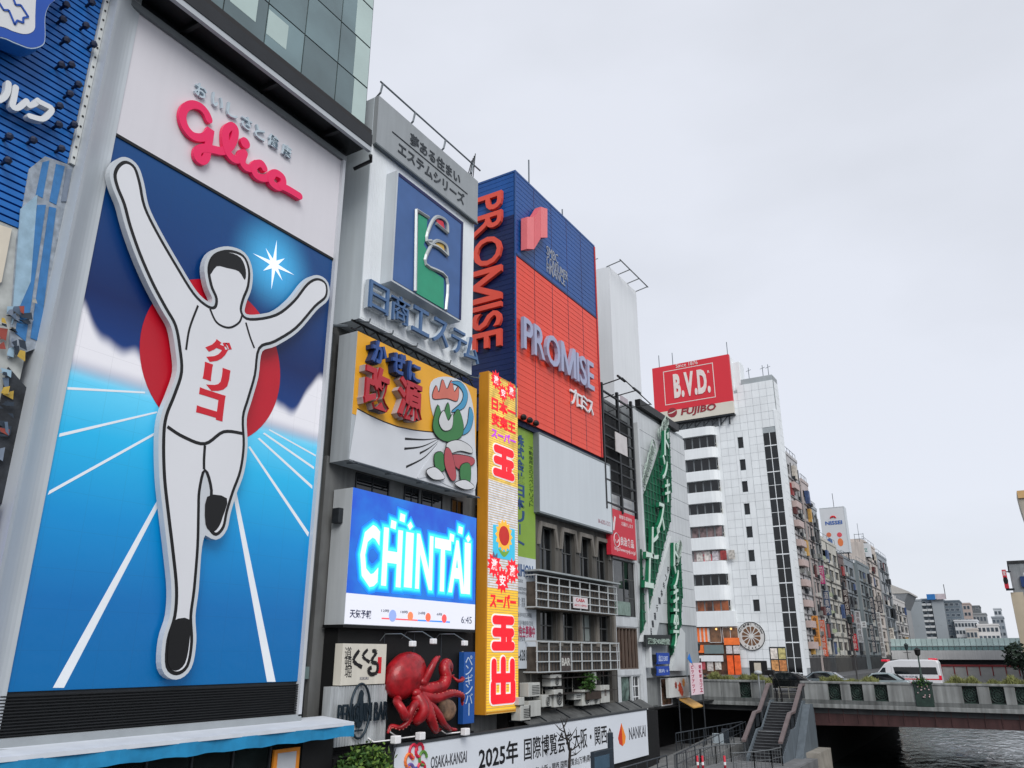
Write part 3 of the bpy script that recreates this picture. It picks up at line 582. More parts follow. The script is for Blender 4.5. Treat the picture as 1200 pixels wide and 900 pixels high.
for ch, (x0, y0, x1, y1), m_, wd, hg in (('か', (195, 155, 280, 250), KB, 0.85, 0.95), ('ぜ', (285, 195, 360, 300), KB, 0.85, 0.95), ('に', (362, 250, 420, 325), KB, 0.8, 0.85), ('改', (165, 265, 290, 445), KR, 1.45, 1.75), ('源', (305, 325, 440, 495), KR, 1.55, 1.75)):
    (px0, py0), (px1, py1) = KZ([(x0, y0), (x1, y1)]); u, v = A.px((px0+px1)/2, (py0+py1)/2, 0.3)
    o = finish('kanji' if wd > 1 else 'kana', tput(B(), A, ch, u-wd/2, u+wd/2, v-hg/2, v+hg/2, 0.30, 0.40, 0.03), m_, root)
    finish('kanji_back', tput(B(), A, ch, u-wd/2-0.02, u+wd/2+0.02, v-hg/2-0.02, v+hg/2+0.02, 0.02, 0.30, 0.035), KE if wd > 1 else mat('kana_edge', (30, 46, 84)), o)
# wind lines and an abstract swirl of cloud shapes where the drawing stands
b = B()
for p in ([(500, 575), (440, 582), (355, 578)], [(500, 580), (430, 612), (352, 622)], [(502, 588), (460, 620), (420, 642)], [(500, 596), (440, 660), (360, 702)]):
    q = spline(A.pxs(KZ(p), 0.03), False, 6)
    for i in range(len(q)-1):
        w1 = 0.05*i/len(q)+0.006; w2 = 0.05*(i+1)/len(q)+0.006; b.quad(A.pt(q[i][0], q[i][1]-w1, 0.026), A.pt(q[i+1][0], q[i+1][1]-w2, 0.026), A.pt(q[i+1][0], q[i+1][1]+w2, 0.026), A.pt(q[i][0], q[i][1]+w1, 0.026))
finish('wind_line', b, BLK, root)
def blob(nm, pts, col, n): 
    q = spline(A.pxs(KZ(pts), n+0.02), True, 4); o = finish(nm+'_line', B().fpoly(A, offset(q, 0.035 if sum((q[i][0]-q[i-1][0])*(q[i][1]+q[i-1][1]) for i in range(len(q))) > 0 else -0.035), n, n+0.012), BLK, sw)
    finish(nm, B().fpoly(A, q, n+0.013, n+0.02), mat('sw_%d_%d_%d' % col, col, 0.5, 0.06), sw)
sw = finish('swirl_board', B().fpoly(A, spline(A.pxs(KZ([(470, 330), (540, 305), (620, 340), (655, 440), (664, 600), (664, 800), (560, 790), (470, 745), (410, 748), (470, 650), (505, 570), (470, 440)]), 0.05), True, 4), 0.027, 0.045), mat('kwhite', (208, 212, 218)), root)
blob('swirl', [(478, 400), (492, 345), (505, 375), (520, 318), (540, 360), (560, 322), (572, 372), (590, 350), (585, 410), (540, 400)], (206, 112, 96), 0.05)
blob('swirl', [(555, 330), (600, 330), (630, 380), (615, 440), (560, 460), (602, 420), (612, 380), (590, 345)], (70, 150, 190), 0.055)
blob('swirl', [(640, 440), (655, 480), (640, 540), (605, 560), (630, 510)], (70, 150, 190), 0.055)
blob('swirl', [(478, 520), (500, 430), (520, 480), (545, 420), (560, 485), (590, 450), (612, 520), (600, 570), (545, 590), (500, 570)], (58, 122, 68), 0.08)
blob('swirl', [(505, 500), (525, 455), (545, 500), (565, 470), (560, 530), (525, 540)], (206, 208, 210), 0.11)
blob('swirl', [(540, 600), (590, 585), (640, 610), (650, 640), (600, 630), (550, 640)], (206, 208, 210), 0.1)
blob('swirl', [(535, 620), (560, 640), (580, 740), (560, 760), (530, 690)], (178, 76, 84), 0.12)
blob('swirl', [(560, 650), (650, 660), (655, 690), (590, 710)], (178, 76, 84), 0.1)
blob('swirl', [(485, 650), (520, 640), (530, 710), (495, 720)], (58, 122, 68), 0.1)
blob('swirl', [(600, 700), (640, 690), (640, 770), (605, 775)], (58, 122, 68), 0.13)
blob('swirl', [(450, 720), (490, 705), (530, 750), (480, 755)], (214, 216, 220), 0.14)
blob('swirl', [(575, 775), (620, 760), (660, 790), (620, 800)], (214, 216, 220), 0.16)
b = B(); b.tube([(-19.75, ky0, kz0-0.1), (-19.75, ky1, kz0-0.1)], 0.04, 5); b.tube([(-20, ky0, kz0-0.05), (-20, ky1, kz0-0.05)], 0.05, 5)
for y in (21.3, 23.5, 25.5, 27.5, 29.2): b.tube([(-20.3, y, kz0-0.05), (-19.72, y, kz0-0.12)], 0.03, 5)
finish('lower_rail', b, STEEL, root)

# ------------------------------------------------------------------ LED screen
root = thing('advertising_screen', (-20.4, 25.4, 3.8), 'bright blue LED screen with white glowing word and weather strip', 'screen')
cy0, cy1, cz0, cz1 = 21.42, 29.55, 3.81, 8.64
finish('housing', B().box(-20.95, -20.02, cy0-0.02, cy1, cz0-0.02, cz1), mat('housing', (190, 196, 200), 0.45, 0.08, 0.7, streak=0.18), root)
m = bpy.data.materials.new('led_picture'); m.use_nodes = True; n = m.node_tree; n.nodes.clear(); l = n.links.new
out = n.nodes.new('ShaderNodeOutputMaterial'); bs = n.nodes.new('ShaderNodeBsdfPrincipled'); l(bs.outputs[0], out.inputs[0]); geo = n.nodes.new('ShaderNodeNewGeometry')
t = n.nodes.new('ShaderNodeTexNoise'); t.inputs['Scale'].default_value = 0.55; t.inputs['Detail'].default_value = 4; l(geo.outputs['Position'], t.inputs['Vector'])
rp2 = n.nodes.new('ShaderNodeValToRGB'); e2 = rp2.color_ramp.elements; e2[0].position = 0.35; e2[0].color = (*srgb((8, 82, 214)), 1); e2[1].position = 0.72; e2[1].color = (*srgb((16, 140, 240)), 1); l(t.outputs['Fac'], rp2.inputs[0])
bs.inputs['Base Color'].default_value = (0.01, 0.02, 0.05, 1); bs.inputs['Roughness'].default_value = 0.4; l(rp2.outputs[0], bs.inputs['Emission Color']); bs.inputs['Emission Strength'].default_value = 0.6
LED = m
zs = 4.86
finish('picture', B().fbox(A, cy0, cy1, zs, cz1, -0.02, 0.0), LED, root)
finish('weather_strip', B().fbox(A, cy0, cy1, cz0, zs, -0.02, 0.0), mat('led_white', (214, 216, 226), 0.4, 0.0, emit=0.3), root)
GLOW = [mat('led_glow%d' % i, c, 0.4, 0.0, emit=0.5) for i, c in enumerate(((14, 120, 246), (20, 150, 252), (30, 190, 255), (60, 218, 255)))]
LWH = mat('led_letter', (228, 234, 242), 0.4, 0.0, emit=0.35)
def N5(pts): return [(410+x/5.293, 570+y/5.293) for x, y in pts]
# (char, top-left, bottom-right) in the enlarged crop
GL = [('C', (62, 235), (178, 625)), ('H', (200, 262), (320, 622)), ('I', (340, 285), (388, 628)), ('N', (408, 300), (512, 640)), ('T', (522, 325), (622, 652)), ('A', (612, 335), (712, 662)), ('I', (708, 350), (745, 668))]
dots = [(268, 238), (324, 195), (372, 245), (630, 318), (684, 272), (732, 325)]
for gi, gm in list(enumerate(GLOW)) + [(4, LWH)]:
    b = B(); bd_ = (0.13, 0.10, 0.075, 0.05, 0.012)[gi]; nn_ = 0.004*(gi+1); ex = (0.24, 0.18, 0.13, 0.08, 0.0)[gi]
    for ch, tl, br in GL:
        (a0, b0), (a1, b1) = N5([tl, br]); um = A.px(a0, (b0+b1)/2)[0]; uM = A.px(a1, (b0+b1)/2)[0]
        vm = A.px((a0+a1)/2, b1)[1]; vM = A.px((a0+a1)/2, b0)[1]
        tput(b, A, ch, um-ex, uM+ex, vm-ex, vM+ex, 0.0005*gi, nn_+0.0003*GL.index((ch, tl, br)), bd_+0.02)
    for i, d in enumerate(dots):
        u, v = A.px(*N5([d])[0]); s_ = 0.17+ex; b.fpoly(A, [(u-s_, v), (u-s_*0.1, v-s_), (u+s_, v), (u+s_*0.1, v+s_)] if i in (2, 5) else [(u-s_, v-s_*0.8), (u+s_*0.8, v-s_), (u+s_, v+s_*0.8), (u-s_*0.8, v+s_)], 0.0005*gi, nn_+0.003+0.00012*i)
    o = finish('word' if gi == 4 else 'word_glow', b, gm, root)
DK = mat('led_dark', (60, 66, 96), 0.5, 0)
text(root, 'caption', '天気予報', A, N5([(2, 760)])[0], N5([(132, 822)])[0], DK, 0.0, 0.006, px=True)
for s_, x0, y0, x1, y1 in (('12時', 196, 760, 244, 782), ('18時', 316, 768, 360, 790), ('24時', 424, 775, 468, 797), ('6時', 540, 783, 572, 803), ('6:45', 692, 805, 756, 852)):
    text(root, 'caption', s_, A, N5([(x0, y0)])[0], N5([(x1, y1)])[0], DK, 0.0, 0.006, bold=0.0)
for (x, y, c, r) in ((265, 802, (130, 150, 200), 0.22), (375, 805, (235, 120, 80), 0.17), (485, 812, (240, 100, 70), 0.17), (585, 820, (240, 80, 80), 0.17)):
    finish('weather_icon', B().fpoly(A, circle(A.px(*N5([(x, y)])[0]), r, 14), 0.0, 0.005), mat('icon%d' % c[1], c, 0.5, 0, emit=0.5), root)
u0, _ = A.px(*N5([(196, 828)])[0]); u1, _ = A.px(*N5([(620, 852)])[0])
finish('timeline', B().fbox(A, u0, (u0+u1)/2, 4.04, 4.09, 0, 0.004), mat('tl_red', (220, 80, 90), 0.5, 0, emit=0.5), root); finish('timeline', B().fbox(A, (u0+u1)/2, u1, 4.04, 4.09, 0, 0.004), mat('tl_blue', (40, 120, 220), 0.5, 0, emit=0.5), root)
finish('vent_box', B().box(-20.75, -20.4, cy0-0.25, cy0-0.02, 7.35, 7.9), DSTEEL, root, bevel=0.02)
finish('bottom_frame', B().box(-20.95, -19.97, cy0-0.1, cy1, cz0-0.12, cz0-0.02), BLACK, root)
# wall between yellow sign and screen, with windows
root = thing('sign_building', (-21.2, 25.5, -3.6), 'grey building wall with dark windows behind the yellow sign and LED screen', 'building')
finish('wall', B().box(-22, -21.05, 21.0, 33, -3.6, 9.9), mat('bldg_grey', (120, 122, 122), 0.8, 0.2, 1, streak=0.3), root)
FW_ = FX(-21.05)
for u0_, u1_ in ((22.6, 24.6), (25.6, 26.6), (26.8, 28.3), (29.0, 29.9), (31, 32.5)):
    window(root, FW_, u0_, u1_, 8.2, 9.55, 0.01, 2, 1, DSTEEL, GLASS)
# dark wall with restaurant signs
root = thing('dark_signboard_wall', (-20.9, 25.6, -3.6), 'black panelled wall that carries the octopus sculpture', 'wall')
finish('wall', B().box(-21.0, -20.35, 21.5, 29.9, -0.3, 3.68), DARKWALL, root)
finish('lower_wall', B().box(-21.0, -20.4, 20.95, 30.2, -3.6, -0.28), mat('low_dark', (14, 15, 17), 0.8, 0.3), root)
for y in (24.0, 25.8, 27.6): finish('panel_joint', B().box(-20.35, -20.335, y-0.015, y+0.015, 0, 3.6), mat('joint', (50, 56, 64), 0.4), root)
D_ = FX(-20.35)
text(root, 'floor_number', '2', D_, (541, 763), (544.5, 773), mat('num_grey', (130, 134, 136), 0.5), 0.0, 0.02); text(root, 'floor_number', 'F', D_, (540, 776), (544, 786), mat('num_grey', (130, 134, 136)), 0.0, 0.02)
sg = thing('noodle_sign', (-20.2, 22.3, 2.2), 'square cream lightbox sign with black brush hiragana', 'sign')
rect(sg, 'box', A, (402, 754), (451, 801), mat('cream', (214, 210, 198), 0.5, 0.06, 1, streak=0.1), -0.35, 0.0); 
for p, r in (([(421, 762), (414, 774), (424, 782)], 0.07), ([(431, 761), (425, 769), (433, 776)], 0.06), ([(436, 763), (441, 764), (435, 775), (442, 778), (441, 788), (434, 790), (431, 785), (435, 782)], 0.07)):
    b = B()
    q = spline(A.pxs(p, 0.0), False, 5); 
    for i in range(len(q)-1):
        a, c = Vector(q[i]), Vector(q[i+1]); t_ = (c-a).normalized(); nx = Vector((-t_.y, t_.x))*r*(1.0 if i % 7 else 0.8)
        b.quad(A.pt(*(a-nx), 0.006+0.0006*i), A.pt(*(c-nx), 0.006+0.0006*i), A.pt(*(c+nx), 0.006+0.0006*i), A.pt(*(a+nx), 0.006+0.0006*i))
    finish('brush_stroke', b, BLK, sg)
b = B()
for i, ch in enumerate('道頓堀'):
    u, v = A.px(408, 765+i*11); tput(b, A, ch, u-0.17, u+0.17, v-0.2, v+0.2, 0.0, 0.006, 0.0)
finish('small_kanji', b, BLK, sg); rect(sg, 'red_seal', A, (443, 770), (446.5, 789), RED, 0.0, 0.006); text(sg, 'romaji', 'KUKURU', A, (422, 793.5), (432, 796.5), mat('led_dark', (60, 66, 96)), 0, 0.006, bold=0.0)
pn = thing('bird_bar_sign', (-20.2, 22.3, -0.9), 'corrugated grey panel with raised bar name and oval bird emblem', 'sign')
rect(pn, 'panel', A, (388, 805), (451, 868), mat('corrug', (196, 201, 204), 0.5, 0.12, 1.5, metal=0.2, streak=0.35), -0.4, -0.06)
(pu0, pv1), (pu1, pv0) = A.px(388, 805, -0.06), A.px(451, 868, -0.06); b = B()
for i in range(22): y = pu0+(pu1-pu0)*(i+0.5)/22; b.fbox(A, y-0.035, y+0.035, pv0, pv1, -0.06, -0.03)
o = finish('corrugation', b, MATS['corrug'], pn); o['kind'] = 'stuff'
PB = mat('bar_letter', (40, 54, 64), 0.4, 0.1, metal=0.5)
(a0, b0), (a1, b1) = A.px(397, 825, 0.1), A.px(454, 841, 0.1)
for s_, f0, f1 in (('PENGUIN', 0.0, 0.66), ('BAR', 0.72, 1.0)):
    letters(pn, s_, A, (a0+(a1-a0)*f0, b0-0.02), (a0+(a1-a0)*f1, b0-0.64), PB, 0.06, 0.12, bold=0.0, px=False, res=2)
cx, cz = A.px(422.5, 833, 0.1); b = B(); b.tube([A.pt(u, v, 0.08) for u, v in circle((cx, cz), 0.5, 28, 0.88)] + [A.pt(cx+0.5, cz, 0.08)], 0.045, 6, cap=False); finish('oval_ring', b, PB, pn, smooth=True)
bird = spline([(cx-0.12, cz-0.5), (cx-0.22, cz-0.1), (cx-0.12, cz+0.35), (cx-0.08, cz+0.55), (cx+0.02, cz+0.68), (cx+0.14, cz+0.56), (cx+0.12, cz+0.36), (cx+0.22, cz), (cx+0.1, cz-0.5)], True, 4)
finish('bird_emblem', B().fpoly(A, bird, 0.05, 0.09), PB, pn); finish('bird_feet', B().fbox(A, cx-0.2, cx+0.2, cz-0.66, cz-0.6, 0.05, 0.09), PB, pn)
vb = thing('blue_vertical_sign', (-20.2, 29.3, 0.2), 'narrow blue vertical sign with white katakana beside the octopus', 'sign')
rect(vb, 'box', A, (544, 764), (555.5, 847), mat('vs_blue', (32, 84, 160), 0.45, 0.1), -0.25, 0.0)
b = B()
for i, ch in enumerate('ペンギンバ|'):
    u, v = A.px(549.5, 774+i*11.2); ch = 'ー' if ch == '|' and False else ch
    if ch == '|': b.fbox(A, u-0.025, u+0.025, v-0.28, v+0.2, 0, 0.008)
    else: tput(b, A, ch, u-0.26, u+0.26, v-0.2, v+0.2, 0.0, 0.008, 0.0)
finish('katakana', b, mat('vs_white', (190, 206, 222), 0.5), vb)
# octopus sculpture
OC = mat('octopus_red', (158, 20, 30), 0.42, 0.5, 3.0, bump=0.5, bscale=6, coat=0.2)
def O_(pts): return [(440+x/6.925, 740+y/6.925) for x, y in pts]
oc = thing('octopus_sculpture', (-20.2, 26, 0.2), 'large red octopus sculpture with curling tentacles on the black wall', 'sculpture')
hu = A.px(*O_([(285, 360)])[0], 0.3); b = B(); b.ball(A.pt(*hu, 0.05), 0.6, 1.08, 0.84, 18, 12)
for v_ in b.v:
    d = (v_ - A.pt(*hu, 0.05)); v_.z += 0.18*d.y; v_.y += -0.10*d.z if d.z > 0 else 0.12*d.z*0; v_.x += 0.05*math.sin(v_.y*6)*math.cos(v_.z*5)
nk = A.px(*O_([(360, 480)])[0], 0.3)
finish('head', b, OC, oc, smooth=True); b = B(); b.ball(A.pt(*nk, 0.2), 0.32, 0.4, 0.32, 12, 8); finish('neck', b, OC, oc, smooth=True)
for i, p in enumerate(((418, 408), (365, 500))):
    u, v = A.px(*O_([p])[0], 0.7); b = B(); b.ball(A.pt(u, v, 0.5), 0.17, 0.22, 0.16, 10, 8); o = finish('eye', b, OC, oc, smooth=True)
tent = [([(370, 460), (430, 470), (520, 440), (545, 370), (540, 300), (580, 265), (620, 290), (615, 310)], 0.36, 0.30),
        ([(380, 470), (400, 380), (420, 300), (450, 240), (490, 215), (520, 240), (545, 200)], 0.26, 0.05),
        ([(380, 520), (460, 540), (540, 510), (600, 500), (680, 520), (715, 560), (722, 600)], 0.34, 0.05),
        ([(350, 520), (420, 590), (480, 670), (540, 750), (620, 790), (690, 800)], 0.32, 0.08),
        ([(370, 530), (400, 620), (415, 710), (460, 790), (510, 805), (560, 795)], 0.42, 0.07),
        ([(340, 520), (350, 620), (335, 700), (320, 740)], 0.34, 0.24),
        ([(330, 700), (345, 620), (305, 590), (265, 640), (245, 730), (205, 780), (160, 770), (135, 830)], 0.30, 0.06),
        ([(300, 640), (220, 690), (185, 640), (180, 580), (215, 550)], 0.24, 0.2),
        ([(720, 385), (670, 395), (630, 400), (620, 370), (655, 352)], 0.14, 0.03)]
for i, (p, r0, r1) in enumerate(tent):
    q = spline([A.px(x, y, 0.5) for x, y in O_(p)], False, 6); k = len(q); b = B()
    b.tube([A.pt(u, v, 0.3+0.35*math.sin(math.pi*min(1, j/k*1.2))+0.05*(i % 3)) for j, (u, v) in enumerate(q)], [0.72*(r0+(r1-r0)*j/(k-1)) for j in range(k)], 10)
    o = finish('tentacle', b, OC, oc, smooth=True)
    if i in (0, 4, 6, 2):
        b = B()
        for j in range(3, k-3, 2):
            u, v = q[j]; rr = 0.72*(r0+(r1-r0)*j/(k-1)); nn_ = 0.3+0.35*math.sin(math.pi*min(1, j/k*1.2))+0.05*(i % 3)
            a = Vector(q[j+1])-Vector(q[j-1]); a.normalize(); b.ball(A.pt(u-a.y*rr*0.7, v+a.x*rr*0.7, nn_+rr*0.55), 0.035, nu=6, nv=4)
        finish('sucker', b, mat('sucker', (196, 110, 100), 0.4), o)['kind'] = 'stuff'
bl_ = thing('glass_fish_ball', (-20.1, 28, 0.8), 'small brown and white patterned ball beside the octopus tentacles', 'ball'); u, v = A.px(*O_([(625, 640)])[0], 0.2)
b = B(); b.ball(A.pt(u, v, -0.1), 0.3, 0.55, 0.42, 16, 10); finish('ball', b, mat('ball_brown', (150, 120, 96), 0.5, 0.7, 4.0), bl_, smooth=True)
# spot lamps over the octopus
for i, (a, c) in enumerate((((90, 85), (300, 100)), ((375, 120), (468, 80)), ((612, 90), (722, 95)))):
    sp2 = thing('spot_lamp', A.pt(*A.px(*O_([c])[0], 0.8), 0.8), '%s white spot lamp on a bent arm above the octopus' % ('leftmost', 'middle', 'rightmost')[i], 'lamp', 'spot lamps above the octopus')
    u, v = A.px(*O_([c])[0], 0.8); b = B(); b.tube([A.pt(u-0.5, v+0.1, -0.35), A.pt(u-0.5, v+0.35, -0.1), A.pt(u-0.3, v+0.35, 0.5), A.pt(u, v+0.1, 0.8)], 0.018, 5); finish('arm', b, STEEL, sp2)
    b = B().fbox(A, u-0.13, u+0.13, v-0.1, v+0.1, 0.72, 0.9); finish('head', b, WHITE, sp2, bevel=0.03)
for i, (x, y) in enumerate(((160, 880), (360, 850), (725, 815))):
    u, v = A.px(*O_([(x, y)])[0], 0.7); sp2 = thing('flood_lamp', A.pt(u, v, 0.6), '%s of the white flood lamps under the octopus' % ('leftmost', 'middle', 'rightmost')[i], 'lamp', 'flood lamps under the octopus')
    b = B().fbox(A, u-0.16, u+0.16, v-0.12, v+0.14, 0.6, 0.85); finish('head', b, WHITE, sp2, bevel=0.03); b = B(); b.tube([A.pt(u-0.6, v+0.2, -0.35), A.pt(u-0.55, v-0.05, 0.2), A.pt(u, v, 0.6)], 0.028, 5); finish('arm', b, WHITE, sp2)
# ------------------------------------------------------------------ yellow vertical supermarket sign
root = thing('vertical_supermarket_sign', (-20.2, 31.8, 0.3), 'tall yellow vertical sign with red kanji and sunflower screen', 'sign')
ty0, ty1, tz0, tz1 = 30.42, 33.2, 0.34, 16.02
YB = mat('sign_yellow', (206, 140, 36), 0.45, 0.10, 0.8, streak=0.15); YL = mat('led_yellow', (240, 190, 52), 0.5, 0.06, 6, emit=0.25)
finish('housing', B().box(-20.55, -20.0, ty0, ty1, tz0, tz1), YB, root)
T = FX(-20.0)
def tz(py): return T.px(588, py)[1]
for z0, z1, mm in ((tz0+0.1, tz(690), YL), (tz(690), tz(566), mat('led_lattice', (214, 216, 224), 0.5, 0.25, 3.5, emit=0.18)), (tz(566), tz1-0.1, mat('led_redyellow', (246, 206, 90), 0.5, 0.4, 1.6, emit=0.2))):
    finish('screen_field', B().fbox(T, ty0+0.1, ty1-0.03, z0, z1, 0, 0.01), mm, root)
# lattice lines of the screen
b = B(); z = tz0
while z < tz1-0.1: b.fbox(T, ty0+0.1, ty1-0.03, z, z+0.03, 0.011, 0.013); z += 0.115
o = finish('led_row', b, mat('led_row', (196, 164, 96), 0.5, 0.1, emit=0.1), root); o['kind'] = 'stuff'
def star(c, r, n=12, q=0.6): return [(c[0]+(r if i % 2 == 0 else r*q)*math.cos(math.pi*i/n), c[1]+(r if i % 2 == 0 else r*q)*math.sin(math.pi*i/n)) for i in range(2*n)]
SW = mat('sign_white2', (232, 226, 226), 0.5, 0, emit=0.25)
cyc = (ty0+ty1)/2
def burst(c, r, chars, k):
    o = finish('starburst', B().fpoly(T, star(c, r, 11, 0.66), 0.014, 0.02+0.002*k), REDL, root)
    text(o, 'burst_kanji', chars, T, (c[0]-r*0.42, c[1]+r*0.42), (c[0]+r*0.42, c[1]-r*0.42), SW, 0.02, 0.03+0.002*k, px=False, bold=0.02)
burst((31.1, tz(449)), 0.52, '激', 0); burst((32.55, tz(453)), 0.52, '激', 1); burst((31.75, tz(460)), 0.46, '安', 2)
burst((31.05, tz(663)), 0.62, '激', 0); burst((32.65, tz(667)), 0.62, '激', 1); burst((31.75, tz(680)), 0.62, '安', 2)
for s_, z0, z1, c in (('日本一', tz(485), tz(470), REDL), ('安売王', tz(503), tz(488), REDL), ('スーパー', tz(517), tz(506), mat('led_violet', (190, 60, 214), 0.5, 0, emit=0.3)), ('スーパー', tz(713), tz(696), REDL)):
    text(root, 'sign_text', s_, T, (ty0+0.28, z1), (ty1-0.25, z0), c, 0.014, 0.03, px=False, bold=0.04)
def fat(pts_list, z_lo, z_hi, nm):                          # fat rounded kanji strokes, white edge then red
    for r, mm, k in ((0.265, SW, 0.02), (0.195, REDL, 0.05)):
        b = B()
        for p, q in pts_list:
            a = (ty0+0.1+(ty1-ty0-0.2)*p[0], z_lo+(z_hi-z_lo)*p[1]); c = (ty0+0.1+(ty1-ty0-0.2)*q[0], z_lo+(z_hi-z_lo)*q[1]); hw = r
            d = Vector((c[0]-a[0], c[1]-a[1])); d = d.normalized() if d.length else Vector((1, 0)); nx = Vector((-d.y, d.x)); pts = []
            for i in range(7): an = math.pi/2+math.pi*i/6; pts.append((a[0]+hw*(d.x*math.cos(an)-d.y*math.sin(an)), a[1]+hw*(d.y*math.cos(an)+d.x*math.sin(an))))
            for i in range(7): an = -math.pi/2+math.pi*i/6; pts.append((c[0]+hw*(d.x*math.cos(an)-d.y*math.sin(an)), c[1]+hw*(d.y*math.cos(an)+d.x*math.sin(an))))
            b.fpoly(T, pts, 0.014, 0.016+k+0.0015*len(b.v)/28)
        finish(nm, b, mm, root)
TAMA = [((0.22, 0.88), (0.78, 0.88)), ((0.22, 0.52), (0.78, 0.52)), ((0.2, 0.12), (0.8, 0.12)), ((0.5, 0.88), (0.5, 0.12)), ((0.68, 0.32), (0.7, 0.32))]
DE = [((0.5, 0.95), (0.5, 0.1)), ((0.2, 0.9), (0.2, 0.58)), ((0.8, 0.9), (0.8, 0.58)), ((0.2, 0.55), (0.8, 0.55)), ((0.18, 0.4), (0.18, 0.08)), ((0.82, 0.4), (0.82, 0.08)), ((0.18, 0.06), (0.82, 0.06))]
fat(TAMA, tz(560), tz(524), 'fat_kanji'); fat(TAMA, tz(762), tz(722), 'fat_kanji'); fat(DE, tz(822), tz(772), 'fat_kanji')
su_, sv_ = ty0+1.45, (tz(618)+tz(652))/2
finish('flower_field', B().fbox(T, ty0+0.5, ty0+2.45, tz(655), tz(617), 0.014, 0.02), mat('led_cyan', (60, 180, 214), 0.5, 0, emit=0.25), root)
finish('flower_petals', B().fpoly(T, star((su_, sv_+0.3), 0.78, 14, 0.78), 0.021, 0.03), mat('led_gold', (240, 180, 60), 0.5, 0.1, emit=0.25), root); finish('flower_heart', B().fpoly(T, circle((su_, sv_+0.3), 0.46, 20), 0.031, 0.04), mat('led_crimson', (190, 40, 30), 0.5, 0.1, emit=0.2), root)
finish('flower_leaf', B().fpoly(T, spline([(su_-0.5, sv_-0.35), (su_, sv_-0.7), (su_+0.5, sv_-0.35), (su_, sv_-0.45)], True, 4), 0.021, 0.028), mat('led_leaf', (110, 160, 60), 0.5, 0.1, emit=0.2), root)
b = B()
for z in (1.5, 6, 10.5, 15): b.bar((-21.2, ty0+0.4, z), (-20.5, ty0+0.4, z), 0.12); b.bar((-21.2, ty1-0.4, z), (-20.5, ty1-0.4, z), 0.12)
finish('wall_bracket', b, DSTEEL, root)

# ------------------------------------------------------------------ real-estate vertical banner
R2 = FX(-20.25)
root = thing('green_vertical_sign', (-20.3, 34.3, 2.0), 'narrow vertical sign, green above white, with blue kanji', 'sign')
(gu0, gv1), (gu1, gv0) = R2.px(607, 495), R2.px(629, 783); gu0 = 33.3; gsplit = R2.px(629, 656)[1]
finish('board', B().fbox(R2, gu0, gu1, gv0, gv1, -0.25, -0.01), OFFW, root)
finish('green_field', B().fbox(R2, gu0, gu1, gsplit, gv1-0.15, -0.01, 0.0), mat('sign_green', (128, 162, 56), 0.5, 0.08), root)
finish('white_field', B().fbox(R2, gu0, gu1, gv0, gsplit, -0.01, 0.0), mat('sign_pale', (192, 200, 208), 0.5, 0.06), root)
DB = mat('sign_navy', (30, 70, 120), 0.5)
letters(root, '株式会社日本リート', R2, (gu0+0.02, gv1-0.6), (gu0+0.95, gsplit+0.35), DB, 0.0, 0.012, bold=0.03, px=False, vert=True, name='kanji', res=2)
b = B(); ss = '不動産再生のスペシャリスト'; h_ = (gv1-1.0-(gsplit+2.6))/len(ss)
for i, ch in enumerate(ss): v = gv1-1.0-h_*(i+0.5); tput(b, R2, ch, gu1-0.62, gu1-0.2, v-h_*0.42, v+h_*0.42, 0, 0.01, 0.0)
finish('slogan', b, mat('sign_dgreen', (40, 66, 40), 0.5), root)
text(root, 'caption', 'NIHON', R2, (gu0+0.05, gsplit-0.35), (gu1-0.3, gsplit-0.95), DB, 0, 0.01, px=False)
rows = [('REAL', 1.6), ('Estate', 2.2), ('Investment', 3.0), ('Consulting', 3.5), ('管理・運営', 4.2), ('賃貸・売買', 4.7), ('大阪市中央区道頓堀', 5.7), ('一丁目不動産株式会社', 6.5), ('宅地建物取引業者免許', 7.3), ('大阪府知事', 8.1)]
ht = gsplit-gv0
for s_, d in rows:
    b = B(); v = gsplit-d*ht/11.2; tput(b, R2, s_, gu0+0.08, gu0+0.2+0.17*len(s_)*(0.55 if s_.isascii() else 0.9), v-0.22, v, 0, 0.008, 0.0)
    finish('small_text', b, mat('sign_grey', (110, 116, 124), 0.5), root)
text(root, 'recruit_text', '広告主募集中', R2, (gu0+0.05, gv0+1.95), (gu1-0.15, gv0+1.4), mat('sign_maroon', (160, 40, 80), 0.5), 0, 0.01, px=False); text(root, 'phone_number', '06-6281-1717', R2, (gu0-0.02, gv0+0.85), (gu1-0.12, gv0+0.35), DG, 0, 0.01, px=False, bold=0.01)
for i in range(3):
    sp2 = thing('sign_lamp', (-19.9, 33.55+i*0.65, gv1+0.1), '%s black lamp on top of the green vertical sign' % ('left', 'middle', 'right')[i], 'lamp', 'lamps on the green sign')
    b = B(); b.bar((-20.4, 33.55+i*0.65, gv1), (-19.9, 33.55+i*0.65, gv1+0.25), 0.08); finish('arm', b, BLACK, sp2); b = B(); b.ball((-19.85, 33.55+i*0.65, gv1+0.2), 0.16, 0.2, 0.16, 8, 6); finish('head', b, BLACK, sp2)

